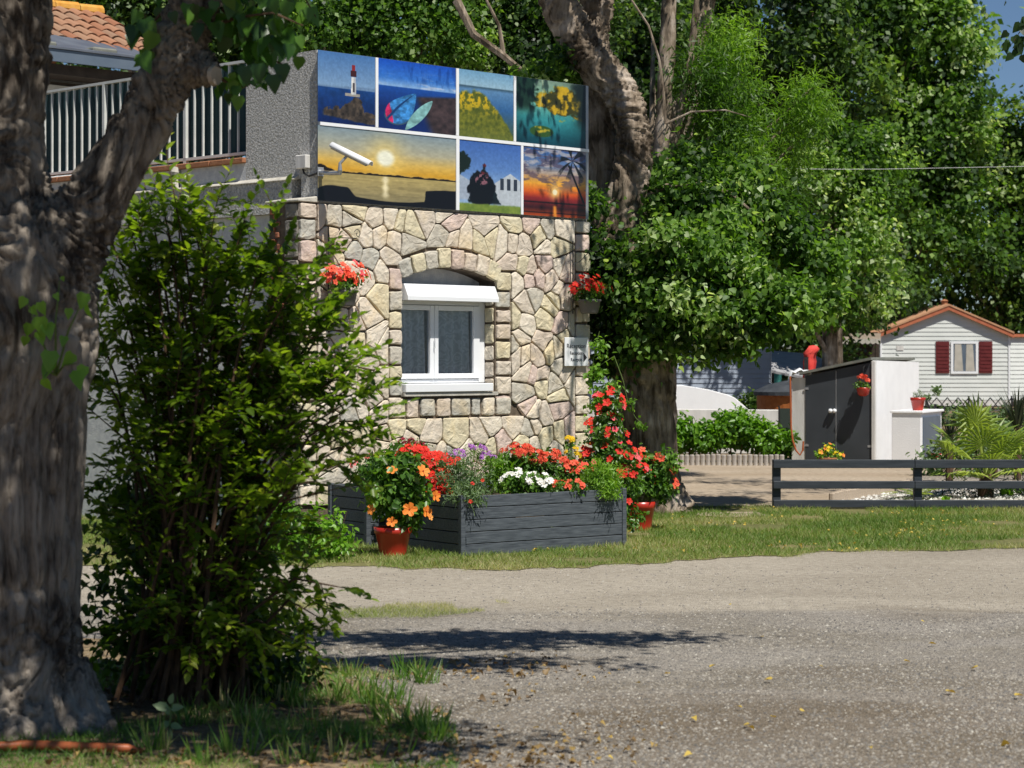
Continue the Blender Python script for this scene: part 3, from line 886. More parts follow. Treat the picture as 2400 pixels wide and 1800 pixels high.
def rect(x0, x1, z0, z1, j=.01):
    return [(x0+GAP+rng.uniform(0,j), z0+GAP+rng.uniform(0,j)), (x1-GAP-rng.uniform(0,j), z0+GAP+rng.uniform(0,j)), (x1-GAP-rng.uniform(0,j), z1-GAP-rng.uniform(0,j)), (x0+GAP+rng.uniform(0,j), z1-GAP-rng.uniform(0,j))]
def voronoi(x0, x1, z0, z1, dx, dz, extra=None, valid=None, seeds_extra=()):
    nx = max(1, round((x1-x0)/dx)); nz = max(1, round((z1-z0)/dz))
    sd_ = []
    for i in range(nx):
        for k in range(nz):
            off = .5*(k % 2) - .25
            sd_.append((x0+(i+.5+off*.5+rng.uniform(-.46,.46))*(x1-x0)/nx, z0+(k+.5+rng.uniform(-.46,.46))*(z1-z0)/nz))
    sd_ = [s for s in sd_ if (valid is None or valid(*s))]
    # drop some seeds: bigger stones among smaller ones
    sd_ = [s for s in sd_ if rng.random() > .19]
    for s in sd_:
        poly = [(x0+GAP, z0+GAP), (x1-GAP, z0+GAP), (x1-GAP, z1-GAP), (x0+GAP, z1-GAP)]
        for q in sd_:
            if q is s: continue
            d = (q[0]-s[0], q[1]-s[1]); L = math.hypot(*d)
            if L > .75: continue
            nx_, nz_ = d[0]/L, d[1]/L
            mid = ((s[0]+q[0])/2, (s[1]+q[1])/2)
            poly = clip(poly, nx_, nz_, nx_*mid[0]+nz_*mid[1]-GAP)
            if len(poly) < 3: break
        if len(poly) >= 3 and extra: poly = extra(s, poly)
        add_stone(poly)
rng_keep = rng; rng = np.random.default_rng(21)
RX = ARC_R+.185
def ex(s, poly):
    gl, gr, gt, gb_ = .835-s[0], s[0]-2.42, s[1]-2.44, 1.05-s[1]
    m_ = max(gl, gr, gt, gb_)
    if m_ == gl: return clip(poly, 1, 0, .835-GAP)
    if m_ == gr: return clip(poly, -1, 0, -2.42-GAP)
    if m_ == gb_: return clip(poly, 0, 1, 1.05-GAP)
    if .95 < s[0] < 2.3:
        d = (s[0]-ARC_S, s[1]-ARC_ZC); L = math.hypot(*d); nx, nz = -d[0]/L, -d[1]/L
        return clip(poly, nx, nz, nx*ARC_S+nz*ARC_ZC-RX-GAP)
    return clip(poly, 0, -1, -2.44-GAP)
def okseed(x, z):
    if .80 < x < 2.455 and 1.02 < z < 2.50: return False
    if .95 < x < 2.3 and z > 1.02 and z < arc_z(x, RX)+.05: return False
    return True
voronoi(-.02, 3.32,   .30, 2.97, .158, .180, extra=ex, valid=okseed)
for x0, x1, zz0, zz1 in ((-.22, -.02, .3, 2.97), (3.32, 3.54, .3, 2.97)):
    z = zz0
    while z < zz1-.05:
        h = min(rng.uniform(.15, .21), zz1-z)
        if zz1-z-h < .08: h = zz1-z
        if x0 > 1 and rng.random() < .35:
            xm = x0+.11; add_stone(rect(x0, xm, z, z+h)); add_stone(rect(xm, x1, z, z+h))
        else:
            add_stone(rect(x0, x1, z, z+h))
        z += h
for x0, x1 in ((.835, S0+.004), (S1-.004, 2.42)):
    z = 1.05
    while z < 2.40:
        h = rng.uniform(.13, .21)
        if z < 1.25: h = 1.25-z
        if z+h > 2.33: h = 2.43-z
        add_stone(rect(x0, x1, z, z+h)); z += h
x = .96
xs = [.835, 1.05, 1.22, 1.42, 1.62, 1.88, 2.02, 2.2, 2.42]
for a_, b_ in zip(xs[:-1], xs[1:]): add_stone(rect(a_, b_, 1.05, 1.24, .014))
nv = 8
ths = np.linspace(math.asin((S0-.012-ARC_S)/ARC_R), math.asin((S1+.012-ARC_S)/ARC_R), nv+1)
for i in range(nv):
    a_, b_ = ths[i]+.0045, ths[i+1]-.0045
    r0, r1 = ARC_R+.004, ARC_R+.17+rng.uniform(-.02,.02)
    add_stone([(ARC_S+r0*math.sin(a_), ARC_ZC+r0*math.cos(a_)), (ARC_S+r0*math.sin(b_), ARC_ZC+r0*math.cos(b_)), (ARC_S+r1*math.sin(b_), ARC_ZC+r1*math.cos(b_)), (ARC_S+r1*math.sin(a_), ARC_ZC+r1*math.cos(a_))], prot=rng.uniform(.03,.05))
# left return of the pier: stones in a darker grey than the front
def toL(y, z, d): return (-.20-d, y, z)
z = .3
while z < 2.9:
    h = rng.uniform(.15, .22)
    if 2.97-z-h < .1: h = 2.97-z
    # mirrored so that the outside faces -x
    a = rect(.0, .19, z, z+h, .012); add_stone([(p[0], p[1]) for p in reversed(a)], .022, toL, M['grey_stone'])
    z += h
# reveals of the right jamb
z = 1.25
while z < 2.3:
    h = min(rng.uniform(.15, .21), 2.32-z)
    if h < .05: break
    a = rect(.004, .14, z, z+h, .012)
    add_stone([(p[0], p[1]) for p in a], .014, lambda y, zz, d: (S1-d, y, zz)); z += h
rng = rng_keep
# crumbling brick edge of the pier
bm_ = MB(); bm_.box(-.01, .01, -.03, .03, -.018, .018)
for z in np.arange(.35, 2.95, .052):
    for k in range(rng.integers(1, 3)):
        b2 = MB(); 
        w = rng.uniform(.03, .075); hh = rng.uniform(.014, .026); yy = rng.uniform(.22, .36); dd = rng.uniform(.005, .03)
        b2.box(-.20-dd, -.19, yy-w/2, yy+w/2, z-hh, z+hh)
        if z > 1.9: b2.build('brick', M['brick'], bld, bevel=.006)
# pier core + cap, plaster walls
mb = MB(); mb.box(-.195, .0, .305, .42, 0, 2.97); mb.build('pier_core', M['mortar'], bld)
mb = MB(); mb.prism_y([(-.235,2.972),(0,2.972),(0,3.03),(-.235,2.992)], -.03, .44); mb.build('pier_cap', M['ledge'], bld, bevel=.006)
mb = MB(); mb.box(.002, 3.52, .004, .22, 2.972, 4.32); mb.box(.0, .22, .222, 1.0, 3.2, 4.318); mb.box(3.3, 3.518, .222, 1.0, 3.0, 4.318)
mb.build('parapet', M['plaster'], bld)
mb = MB(); mb.box(.0, .22, 1.002, 7.0, 3.2, 3.385); mb.build('terrace_upstand', M['plaster_low'], bld)
mb = MB(); mb.box(-.035, .25, .305, 7.0, 2.9, 3.198); mb.build('wall_band', M['plaster'], bld)
mb = MB(); mb.box(.02, .25, .425, 7.0, 0, 2.898); mb.build('side_wall', M['plaster_low'], bld)
mb = MB()
ys = np.linspace(.25, 7, 40)
for a_, b_ in zip(ys[:-1], ys[1:]):
    mb.prism_y([(-.05-rng.uniform(0,.008),3.192),(-.001,3.192),(-.001,3.222+rng.uniform(0,.01)),(-.05,3.200)], a_, b_+.001)
mb.build('cement_ledge', M['ledge'], bld)
mb = MB(); mb.box(3.3, 3.5, .302, 7, 0, 2.97); mb.box(.25, 3.3, 6.8, 7, 0, 2.97); mb.build('rear_walls', M['plaster_low'], bld)
mb = MB(); mb.box(.23, 3.28, .302, 6.79, 3.1, 3.28); mb.build('terrace_floor', M['plaster_low'], bld)
mb = MB(); mb.box(.26, 3.29, .302, 6.79, 0, .05); mb.build('interior_floor', M['darkwood'], bld)
for i in range(12):
    y0 = 1.0+i*.5
    mb = MB(); mb.box(-.04, .24, y0+.003, y0+.497, 3.387, 3.435); mb.build('coping_tile', M['terracotta'], bld, bevel=.006)
mb = MB()
yy, zz = side(420, 400)
mb.tube([(-.03,yy,3.40),(-.045,yy,3.36),(-.04,yy+.01,3.30),(-.045,yy,3.20)], [.038,.045,.03,.036], 10); mb.build('drip_spout', M['ledge'], bld)
mb = MB(); mb.tube([(-.008,yy,3.19),(-.05,yy+.004,3.1),(-.05,yy,2.9),(.005,yy,2.88),(.005,yy-.01,1.5)], .006, 6); mb.build('wall_cable', M['iron'], bld)

# window -------------------------------------------------------------
win = thing('window', None, None); del_ = None
win.parent = bld
mb = MB(); mb.box(1.005, 2.215, -.045, .035, 1.252, 1.284); mb.build('stone_ledge', M['ledge'], win)
mb = MB(); mb.box(1.012, 2.14, -.06, .12, 1.288, 1.365); mb.build('sill', M['white'], win, bevel=.006)
fw = .045
mb = MB()
mb.box(1.006, 1.046, .13, .20, 1.367, 2.15); mb.box(2.13, 2.213, .13, .20, 1.367, 2.15); mb.box(1.047, 2.129, .13, .20, 1.367, 1.405); mb.box(1.047, 2.129, .13, .20, 2.10, 2.15)
mb.build('frame', M['white'], win, bevel=.004)
for (a_, b_) in ((1.05, 1.528), (1.532, 2.127)):
    mb = MB(); w_ = .052
    mb.box(a_, a_+w_, .112, .165, 1.41, 2.095); mb.box(b_-w_-(.03 if b_ > 2 else 0), b_, .112, .165, 1.41, 2.095)
    mb.box(a_+w_, b_-w_-(.03 if b_ > 2 else 0), .114, .163, 1.41, 1.458); mb.box(a_+w_, b_-w_-(.03 if b_ > 2 else 0), .114, .163, 2.05, 2.095)
    cs = mb.build('casement', M['white'], win, bevel=.004)
    mb = MB(); mb.add([(a_+w_,.138,1.458),(b_-w_,.138,1.458),(b_-w_,.138,2.05),(a_+w_,.138,2.05)], [(0,1,2,3)])
    g_ = mb.build('pane', M['glass'], win)
    # curtain hanging in folds
    vs = []; fs = []
    nx_, nz_ = 44, 14
    for k in range(nz_+1):
        for i in range(nx_+1):
            u = i/nx_; v = k/nz_
            dz = 0
            vs.append((a_+.01+(b_-a_-.02)*u, .196+.020*math.sin(u*34+v*.8)+.010*math.sin(u*13+2*v), 1.36+.76*v))
    for k in range(nz_):
        for i in range(nx_):
            q = k*(nx_+1)+i; fs.append((q, q+1, q+nx_+2, q+nx_+1))
    mb = MB(); mb.add(vs, fs); mb.build('curtain', M['lace'], win, smooth=True)
mb = MB(); mb.tube([(1.0+.52,.105,1.70),(1.52,.09,1.70),(1.52,.09,1.79)], .008, 6); mb.build('handle', M['white'], win)
mb = MB()
prof = [(.16,2.285),(-.03,2.285),(-.085,2.17),(-.085,2.135),(.10,2.135),(.10,2.152),(.16,2.152)]
for a_, b_ in ((1.01, 2.185),):
    n_ = len(prof); vs = [(a_, p[0], p[1]) for p in prof] + [(b_, p[0], p[1]) for p in prof]
    fs = [list(range(n_)), list(range(2*n_-1, n_-1, -1))] + [[i, n_+i, n_+(i+1)%n_, (i+1)%n_] for i in range(n_)]
    mb.add(vs, fs)
mb.build('shutter_box', M['white'], win)
mb = MB()
mb.box(1.0, 2.22, .215, .29, 2.155, 2.47); mb.build('soffit_board', M['plaster_low'], win)
# room behind: dark back wall
mb = MB(); mb.box(.5, 3.2, 1.6, 1.65, .05, 2.9); mb.build('room_wall', M['blind'], bld)

# billboard ----------------------------------------------------------
bb = thing('photo_billboard', 'long billboard of seven seaside and campsite photos on the parapet', 'billboard', (C0[0], C0[1], 0), TH)
mb = MB(); mb.box(.0, 3.50, -.034, -.006, 2.985, 4.315); mb.build('backing_panel', M['steel'], bb)
def sm(a, b, x): t = np.clip((x-a)/(b-a), 0, 1); return t*t*(3-2*t)
def fb(u, v, s, sd=0, o=4):
    r = 0; a = .5
    for i in range(o):
        r = r + a*vnoise(np.stack([u*s*2**i+sd, v*s*2**i+sd*1.7, u*0+sd], 1)); a *= .5
    return r/(1-.5**o)
def mixc(c, k, col): return c*(1-k[:,None]) + np.array(col)[None]*k[:,None]
def grad(v, stops):
    st = np.array([s[0] for s in stops]); cs = np.array([s[1] for s in stops], float)
    return np.stack([np.interp(v, st, cs[:,i]) for i in range(3)], 1)
def pic_lighthouse(u, v):
    c = grad(v, [(.5,(128,165,205)),(1,(70,120,185))])
    c = mixc(c, sm(.0,.02,.53+.045*fb(u,v*0,5,3)*sm(.3,.6,u)-v)*.6, (95,125,165))
    sea = grad(v, [(0,(8,30,90)),(.5,(20,65,135))])*(.8+.4*fb(u,v,14,2))[:,None]
    k = sm(.505,.495,v); c = c*(1-k[:,None])+sea*k[:,None]
    h = .16+.26*np.exp(-((u-.66)/.16)**2)+.10*np.exp(-((u-.35)/.2)**2)+.09*(fb(u,v,16,5)-.5)*2
    rock = np.array([52,44,36])[None]*(.35+1.9*fb(u,v,16,8))[:,None]
    k = (sm(0,.02,h-v)*sm(.07,.1,v+.09*u-.04+.04*fb(u,v*0,9,4))*sm(.06,.12,u)); c = c*(1-k[:,None])+rock*k[:,None]
    w = .045-.012*(v-.45)/.3
    k = ((np.abs(u-.60) < .13) & (v > .40) & (v < .445)).astype(float); c = mixc(c, k, (165,160,150))
    k = ((np.abs(u-.62) < w) & (v > .43) & (v < .68)).astype(float); c = mixc(c, k, (232,232,228))
    k = ((np.abs(u-.62) < .018) & (v > .46) & (v < .60)).astype(float); c = mixc(c, k, (70,60,60))
    c = mixc(c, ((u-.62 > .0) & (np.abs(u-.62) < w) & (v > .43) & (v < .68)).astype(float)*.35, (120,130,150))
    k = ((np.abs(u-.62) < .05) & (v > .68) & (v < .77)).astype(float); c = mixc(c, k, (70,28,26))
    k = ((np.abs(u-.62) < .03) & (v > .77) & (v < .85)).astype(float); c = mixc(c, k, (150,38,40))
    return c
def pic_boats(u, v):
    c = grad(v, [(.62,(140,185,235)),(.75,(50,120,220)),(1,(18,80,205))])
    k = sm(.55,.75,fb(u,v*3,5,6))*sm(.9,.65,v)*.6; c = mixc(c, k, (220,225,240))
    k = sm(.63,.61,v); c = c*(1-k[:,None])+grad(v, [(.3,(14,40,110)),(.62,(22,78,175))])*k[:,None]
    g = sm(.0,.05,.58-.1*(1-u)-v)*sm(.45,.6,u+.4*(v-.4)); c = c*(1-g[:,None])+(np.array([62,48,48])[None]*(.5+fb(u,v,14,9))[:,None])*g[:,None]
    c = mixc(c, sm(.45,.7,fb(u*2,v*.5,14,51))*sm(.55,.8,v)*sm(.2,.45,u)*.35, (10,40,110))
    uu = (u-.27)*.80+(v-.27)*-.60; vv = (u-.27)*.60+(v-.27)*.80
    wd_ = .165*np.clip(1-(np.clip(vv,0,1)/.36)**1.5, .01, 1)
    e = (uu/wd_)**2+(np.minimum(vv,0)/.20)**2+sm(.33,.37,vv)*4
    k = sm(1.05,.95,e); bc = np.where((u+.12*(v-.3)+.05*(fb(u,v,9,3)-.5) < .16)[:,None], np.array([225,35,100])[None], np.array([55,140,220])[None])*(.45+.95*fb(u,v,24,11))[:,None]; bc = mixc(bc, sm(.06,.03,np.abs(uu/wd_*.5+.15)), (20,60,120))
    c = c*(1-k[:,None])+bc*k[:,None]
    k = sm(1.25,1.15,e)*sm(.95,1.05,e)*sm(.3,.15,v); c = mixc(c, k, (60,90,110))
    uu = (u-.52)*.80+(v-.24)*-.60; vv = (u-.52)*.60+(v-.24)*.80
    wd_ = .07*np.clip(1-(np.abs(vv)/.30)**2.2, .01, 1); e = (uu/wd_)**2+sm(.28,.31,np.abs(vv))*4
    k = sm(1.1,.9,e); c = c*(1-k[:,None])+(np.array([140,205,205])[None]*(.6+.6*fb(u,v,18,12))[:,None])*k[:,None]
    return c
def pic_bush(u, v):
    c = grad(v, [(.0,(70,90,60)),(.45,(48,100,160)),(.72,(90,140,190)),(.76,(60,90,110)),(.78,(150,190,215)),(1,(110,165,205))])
    k = sm(.0,.06,.74-.9*(u-.32)**2-.25*u*u+.12*(fb(u,v,9,3)-.5)-v)
    t = fb(u,v,22,4); y = sm(.45,.62,t)*sm(.28,.55,v)
    bc = mixc(np.stack([60+90*t,75+75*t,15+20*t],1), y, (215,180,15))
    bc = mixc(bc, sm(.25,.0,v)*.4, (120,130,60))
    return c*(1-k[:,None])+bc*k[:,None]
def pic_pond(u, v):
    r = np.sqrt((u-.45)**2+(v-.5)**2)
    c = grad(v, [(0,(10,80,100)),(.4,(45,140,145)),(.75,(120,175,150)),(1,(150,185,160))])*(1.1-1.1*np.clip(r-.25,0,.5))[:,None]
    t = fb(u,v,13,3)
    k = sm(.0,.05,.25-np.abs(v-.68)+.2*(t-.5)-.5*np.clip(.62-u,0,1)); c = c*(1-k[:,None])+np.stack([60+150*sm(.4,.65,t),60+110*sm(.4,.65,t),12+10*t],1)*k[:,None]
    k = sm(.78,.95,u+.25*(fb(u,v,6,8)-.5))*sm(.2,.5,v); c = mixc(c, k, (22,34,30))
    k = sm(.0,.06,.22-u+.2*(t-.5)+.1*v)*sm(.42,.6,v); c = mixc(c, k, (25,55,40))
    k = sm(.0,.02,.012-np.abs(u-.36-.02*np.sin(v*9)))*sm(.5,.6,v)*.8; c = mixc(c, k, (235,240,190))
    e = ((u-.36)/.17)**2+((v-.2)/.09)**2
    k = sm(1.1,.8,e); c = c*(1-k[:,None])+np.stack([50+150*sm(.42,.6,t),90+90*sm(.42,.6,t),25+20*t],1)*k[:,None]
    return c
def pic_sunset(u, v):
    d = np.sqrt(((u-.475)/.75)**2+((v-.64)/1.6)**2)
    c = grad(v, [(0,(150,140,95)),(.38,(205,175,90)),(.44,(225,165,35)),(.56,(228,185,80)),(.72,(185,180,150)),(1,(130,152,165))])
    c = mixc(c, np.exp(-(d/.17)**2)*.75, (250,215,110))
    c = mixc(c, sm(.15,.07,np.sqrt(((u-.475)*1.75)**2+(v-.64)**2)), (250,250,225))
    wt = grad(v, [(0,(135,125,90)),(.42,(190,168,98))])*(.85+.3*fb(u,v*5,10,2))[:,None]
    k = sm(.405,.395,v); c = c*(1-k[:,None])+wt*k[:,None]
    k = sm(.035,.0,np.abs(u-.475)-.004*np.sin(v*60))*sm(.40,.38,v)*sm(.05,.16,v); c = mixc(c, k*.9, (255,240,190))
    h = .415+.03*(fb(u,v*0,30,6)-.3)+.08*sm(.14,.0,u)
    k = sm(0,.012,h-v)*sm(.0,.01,v-.385); c = mixc(c, k, (28,20,14))
    h = .08+.03*np.sin(u*7+1)+.18*sm(.27,.20,u)*sm(-.05,.1,u+.03)*.6+.15*sm(.74,.80,u+.25*(v-.15))
    k = sm(0,.012,h-v+.01*fb(u,v,20,4)); c = mixc(c, k, (14,13,20))
    return c
def pic_homes(u, v):
    c = grad(v, [(.3,(150,185,225)),(.6,(90,135,205)),(1,(60,105,190))])
    t = fb(u,v,14,5)
    roof = .58-.6*np.abs(u-.83); k = sm(0,.01,roof-v)*sm(.56,.58,u)*sm(.1,.12,v); c = mixc(c, k, (190,200,210))
    k = ((u > .66) & (v > .33) & (v < .50) & ((u*18).astype(int) % 2 == 0)).astype(float)*sm(.56,.58,u); c = mixc(c, k, (50,60,75))
    k = sm(0,.01,.52-.5*u-v)*sm(.2,.18,u)*sm(.15,.17,v); c = mixc(c, k, (165,180,200))
    k = sm(.0,.05,.70-2.2*np.abs(u-.40)+.25*(t-.5)-v)*sm(.1,.14,v); c = c*(1-k[:,None])+np.stack([18+90*sm(.5,.7,t)*sm(.3,.45,v),20+60*t*0+18*t,18+30*t],1)*k[:,None]
    e = ((u-.36)/.22)**2+((v-.30)/.26)**2+1.1*(t-.5); c = mixc(c, sm(1.15,.85,e), (12,14,20)); c = mixc(c, sm(.8,.4,((u-.36)/.15)**2+((v-.46)/.10)**2)*sm(.48,.6,fb(u,v,26,21)), (150,95,110))
    k = sm(.0,.04,.16-np.hypot(u-.03,v-.68)+.14*(t-.5)); c = mixc(c, k, (20,35,25))
    k = sm(.14,.11,v+.03*t); c = c*(1-k[:,None])+np.stack([90+60*t,120+50*t,40+20*t],1)*k[:,None]
    return c
def pic_orange(u, v):
    c = grad(v, [(0,(190,70,15)),(.12,(60,20,25)),(.26,(150,35,35)),(.34,(235,90,20)),(.48,(245,170,45)),(.6,(190,150,110)),(.75,(95,125,175)),(1,(45,90,165))])
    t = fb(u,v*3.5,6,3); c = mixc(c, sm(.48,.62,t)*sm(.3,.5,v)*.75, (90,75,95))
    c = mixc(c, sm(.5,.66,fb(u,v*3,7,8))*sm(.55,.7,v)*.6, (215,200,190))
    e = np.sqrt(((u-.5)*1.1)**2+(v-.36)**2); c = mixc(c, np.exp(-(e/.10)**2), (255,215,120)); c = mixc(c, sm(.05,.03,e), (255,245,200))
    k = sm(.02,.0,np.abs(v-.20))+sm(.015,.0,np.abs(v-.05)); c = mixc(c, np.clip(k,0,1), (25,10,15))
    k = sm(.05,.0,np.abs(u-.5))*sm(.18,.14,v); c = mixc(c, k, (250,150,40))
    k = sm(.022,.012,np.abs(u-(.98-.45*(v-.2)))); k = k*sm(.2,.25,v)*sm(.80,.76,v); c = mixc(c, k, (20,18,22))
    dx, dy = u-.78, v-.84; dyb = dy+2.2*dx*dx; a = np.arctan2(dyb, dx); r_ = np.hypot(dx, dyb)+.12*(fb(u,v,18,41)-.5); k = sm(.1,.5,np.cos(a*7)+.6*(fb(u,v,30,43)-.5))*sm(.30,.16,r_); c = mixc(c, k*.92, (20,24,28))
    return c
mpic, nt, b = newmat('printed_photo')
at = N(nt, "ShaderNodeAttribute"); at.attribute_name = 'print'
nt.links.new(at.outputs['Color'], b.inputs['Base Color']); b.inputs['Roughness'].default_value=.22; b.inputs['Specular IOR Level'].default_value=.4
def srgb_lin(c):
    c = np.clip(c, 0, 255)/255
    return np.where(c <= .04045, c/12.92, ((c+.055)/1.055)**2.4)
def picture(px0, px1, z0, z1, fn, nx, nz):
    s0 = fac(px0, 300, .04)[0]; s1 = fac(px1, 300, .04)[0]
    nx, nz = int(nx*1.5), int(nz*1.5); gx, gz = np.meshgrid(np.linspace(0,1,nx+1), np.linspace(0,1,nz+1))
    u, v = gx.ravel(), gz.ravel()
    vs = np.stack([s0+(s1-s0)*u, np.full_like(u, -.040), z0+(z1-z0)*v], 1)
    i, k = np.meshgrid(np.arange(nx), np.arange(nz)); q = (k*(nx+1)+i).ravel()
    fs = np.stack([q, q+1, q+nx+2, q+nx+1], 1)
    me = bpy.data.meshes.new('picture')
    me.vertices.add(len(vs)); me.vertices.foreach_set('co', vs.astype(np.float32).ravel())
    me.loops.add(fs.size); me.loops.foreach_set('vertex_index', fs.astype(np.int32).ravel())
    me.polygons.add(len(fs)); me.polygons.foreach_set('loop_start', (np.arange(len(fs))*4).astype(np.int32)); me.update(calc_edges=True)
    col = fn(u, v)*(.91+.18*fb(u, v, 34, 13, 3))[:,None]*.9; col = col*.9+.1*col.mean(1, keepdims=True); col = srgb_lin(col); a = me.attributes.new('print', 'FLOAT_COLOR', 'POINT')
    a.data.foreach_set('color', np.concatenate([col, np.ones((len(col),1))], 1).astype(np.float32).ravel())
    return link('picture', me, mpic, bb)
ZS = 3.668
for args in ((745,879,ZS+.016,4.313,pic_lighthouse,90,100,'photo of a lighthouse on a rock'), (886,1068,ZS+.016,4.313,pic_boats,110,100,'photo of blue boats on a beach'),
             (1075,1203,ZS+.016,4.313,pic_bush,90,100,'photo of a yellow bush by the water'), (1209,1373,ZS+.016,4.313,pic_pond,90,100,'photo of a green pond with yellow trees'),
             (745,1068,2.988,ZS-.016,pic_sunset,190,110,'photo of a pale yellow sunset over water'), (1076,1220,2.988,ZS-.016,pic_homes,90,100,'photo of white mobile homes and a dark tree'),
             (1226,1373,2.988,ZS-.016,pic_orange,90,100,'photo of an orange sunset with a palm')):
    tag(picture(*args[:-1]), args[-1])
def vstrip(px0, px1, z0, z1):
    s0 = fac(px0, 300, .04)[0]; s1 = fac(px1, 300, .04)[0]
    mb = MB(); mb.box(s0+.002, s1-.002, -.047, -.036, z0, z1); mb.build('border_strip', M['white'], bb)
mb = MB(); mb.box(.0, 3.495, -.046, -.036, ZS-.0145, ZS+.0145); mb.build('border_strip', M['white'], bb)
vstrip(879,886,ZS+.016,4.313); vstrip(1068,1075,ZS+.016,4.313); vstrip(1203,1209,ZS+.016,4.313); vstrip(1068,1076,2.988,ZS-.016); vstrip(1220,1226,2.988,ZS-.016)

# security camera + junction box --------------------------------------
def wl(px, py, D):
    """pixel at depth D -> building-frame coordinates"""
    p = P(px, py, D); d = np.array([p.x, p.y]) - C0
    return Vector((float(d@U), float(-(d@NO)), p.z))
sc_ = thing('security_camera', 'white bullet camera on a bracket in front of the pale sunset photo', 'security camera', (C0[0], C0[1], 0), TH)
pA, pB = wl(779, 340, 18.70), wl(866, 383, 18.52)
ax_ = (pB-pA).normalized()
mb = MB(); mb.tube([pA+Vector((0,0,-.012)), pB+Vector((0,0,-.012))-ax_*.03], .026, 14); mb.build('camera_body', M['steel'], sc_, smooth=False)
# sunshield: half shell over the body
vs, fs = [], []
sd1 = ax_.cross(Vector((0,0,1))).normalized(); up_ = sd1.cross(ax_).normalized()
for rr_ in (.036, .030):
    for q in (pA-ax_*.01, pB+ax_*.012):
        for k in range(11):
            t = math.pi*(k/10)*1.15-.24
            vs.append(q+Vector((0,0,-.010))+(sd1*math.cos(t)+up_*math.sin(t))*rr_)
for k in range(10):
    fs += [(k,k+1,11+k+1,11+k),(22+k,33+k,33+k+1,22+k+1),(k,22+k,22+k+1,k+1),(11+k,11+k+1,33+k+1,33+k)]
fs += [(0,11,33,22),(10,32,43,21)]
mb = MB(); mb.add(vs, fs); mb.build('sunshield', M['white'], sc_, smooth=True)
q0, q1, q2 = wl(748,403,18.88), wl(797,405,18.62), wl(797,383,18.62)
q0.y = -.036
mb = MB(); mb.tube([q0, q0*.5+q1*.5+Vector((0,0,-.006)), q1, q1+Vector((0,0,.02)), q2+Vector((0,0,.0)), (pA*.6+pB*.4)+Vector((0,0,-.03))], [.022,.02,.02,.02,.014,.012], 10); mb.build('bracket', M['steel'], sc_)
mb = MB(); mb.box(q0.x-.035, q0.x+.035, -.052, -.047, q0.z-.04, q0.z+.04); mb.build('wall_plate', M['steel'], sc_, bevel=.003)
jb = thing('junction_box', 'small white junction box on the roughcast corner beside the camera', 'junction box', (C0[0], C0[1], 0), TH)
yj, zj = side(716, 380)
mb = MB(); mb.box(-.06, -.002, yj-.07, yj+.07, zj-.06, zj+.06); mb.build('housing', M['white_aged'], jb, bevel=.006)
mb = MB(); mb.tube([(-.03,yj,zj-.062),(-.035,yj-.02,zj-.10),(-.03,yj-.08,zj-.13),(-.02,-.03,zj-.11),(q0.x,-.03,q0.z)], .009, 8); mb.build('cable', M['iron'], jb)

# reception sign ------------------------------------------------------
sg = thing('reception_sign', 'small white reception sign with a black arrow at the right edge of the stone wall', 'sign', (C0[0], C0[1], 0), TH)
sa, zt = fac(1324, 791, .07); sb_, zb_ = fac(1379, 857, .07); _, zt2 = fac(1379, 791, .07)
zt = 1.6+(840-791)*21.2/F; zb_ = 1.6+(840-858)*21.2/F
sb_ = min(sb_, 3.55)
mb = MB(); mb.box(sa, sb_, -.072, -.058, zb_, zt); mb.build('panel', M['white'], sg, bevel=.003)
def text(body, size, x, y, z, parent, mat, xs=1.0):
    cu = bpy.data.curves.new('lettering', 'FONT'); cu.body = body; cu.size = size; cu.extrude = .0006
    o = bpy.data.objects.new('tmp_text', cu); COL.objects.link(o)
    dg = bpy.context.evaluated_depsgraph_get(); me = bpy.data.meshes.new_from_object(o.evaluated_get(dg))
    bpy.data.objects.remove(o); bpy.data.curves.remove(cu)
    me.materials.clear(); me.name = 'lettering'
    o = link('lettering', me, mat, parent)
    o.location = (x, y, z); o.rotation_euler = (R(90), 0, 0); o.scale = (xs, 1, 1)
    return o
W_ = sb_-sa; H_ = zt-zb_
M['ink'] = noise_mat('black_print', (.02,.022,.03), (.03,.03,.035), rough=.5, bump=0)
def fit(body, x0, x1, z, size):
    o = text(body, size, sa+x0*W_, -.074, z, sg, M['ink'])
    w = o.dimensions.x if o.dimensions.x > 0 else 1
    xsz = np.array([v.co.x for v in o.data.vertices]); w = xsz.max()-xsz.min()
    o.scale.x = (x1-x0)*W_/w
fit('Réception', .06, .84, zt-.37*H_, .062)
fit('Reception', .20, .72, zt-.60*H_, .048)
fit('Receptie', .23, .70, zt-.83*H_, .048)
mb = MB(); mb.prism_y([(sa+.78*W_, zt-.86*H_), (sa+.93*W_, zt-.70*H_), (sa+.78*W_, zt-.53*H_)], -.075, -.0725); mb.build('arrow', M['ink'], sg)

# terrace railing ------------------------------------------------------
rl = thing('terrace_railing', 'pale metal railing with dark teal cloth along the upper terrace', 'railing', (C0[0], C0[1], 0), TH)
mb = MB(); mb.box(.06, .10, 1.0, 7.0, 4.32, 4.345); mb.build('top_rail', M['rail_paint'], rl)
mb = MB(); mb.box(.06, .10, 1.0, 7.0, 3.475, 3.50); mb.build('bottom_rail', M['rail_paint'], rl)
bar = MB().box(-.009, .009, -.009, .009, 3.50, 4.32).mesh('bar'); bar.materials.append(M['rail_paint'])
post = MB().box(-.02, .02, -.02, .02, 3.436, 4.32).mesh('post'); post.materials.append(M['rail_paint'])
for i in range(44):
    y = 1.08+i*.133
    o = bpy.data.objects.new('post' if i % 10 == 7 else 'bar', post if i % 10 == 7 else bar); COL.objects.link(o); o.parent = rl; o.location = (.08, y, 0)
vs = []; fs = []
n_ = 240
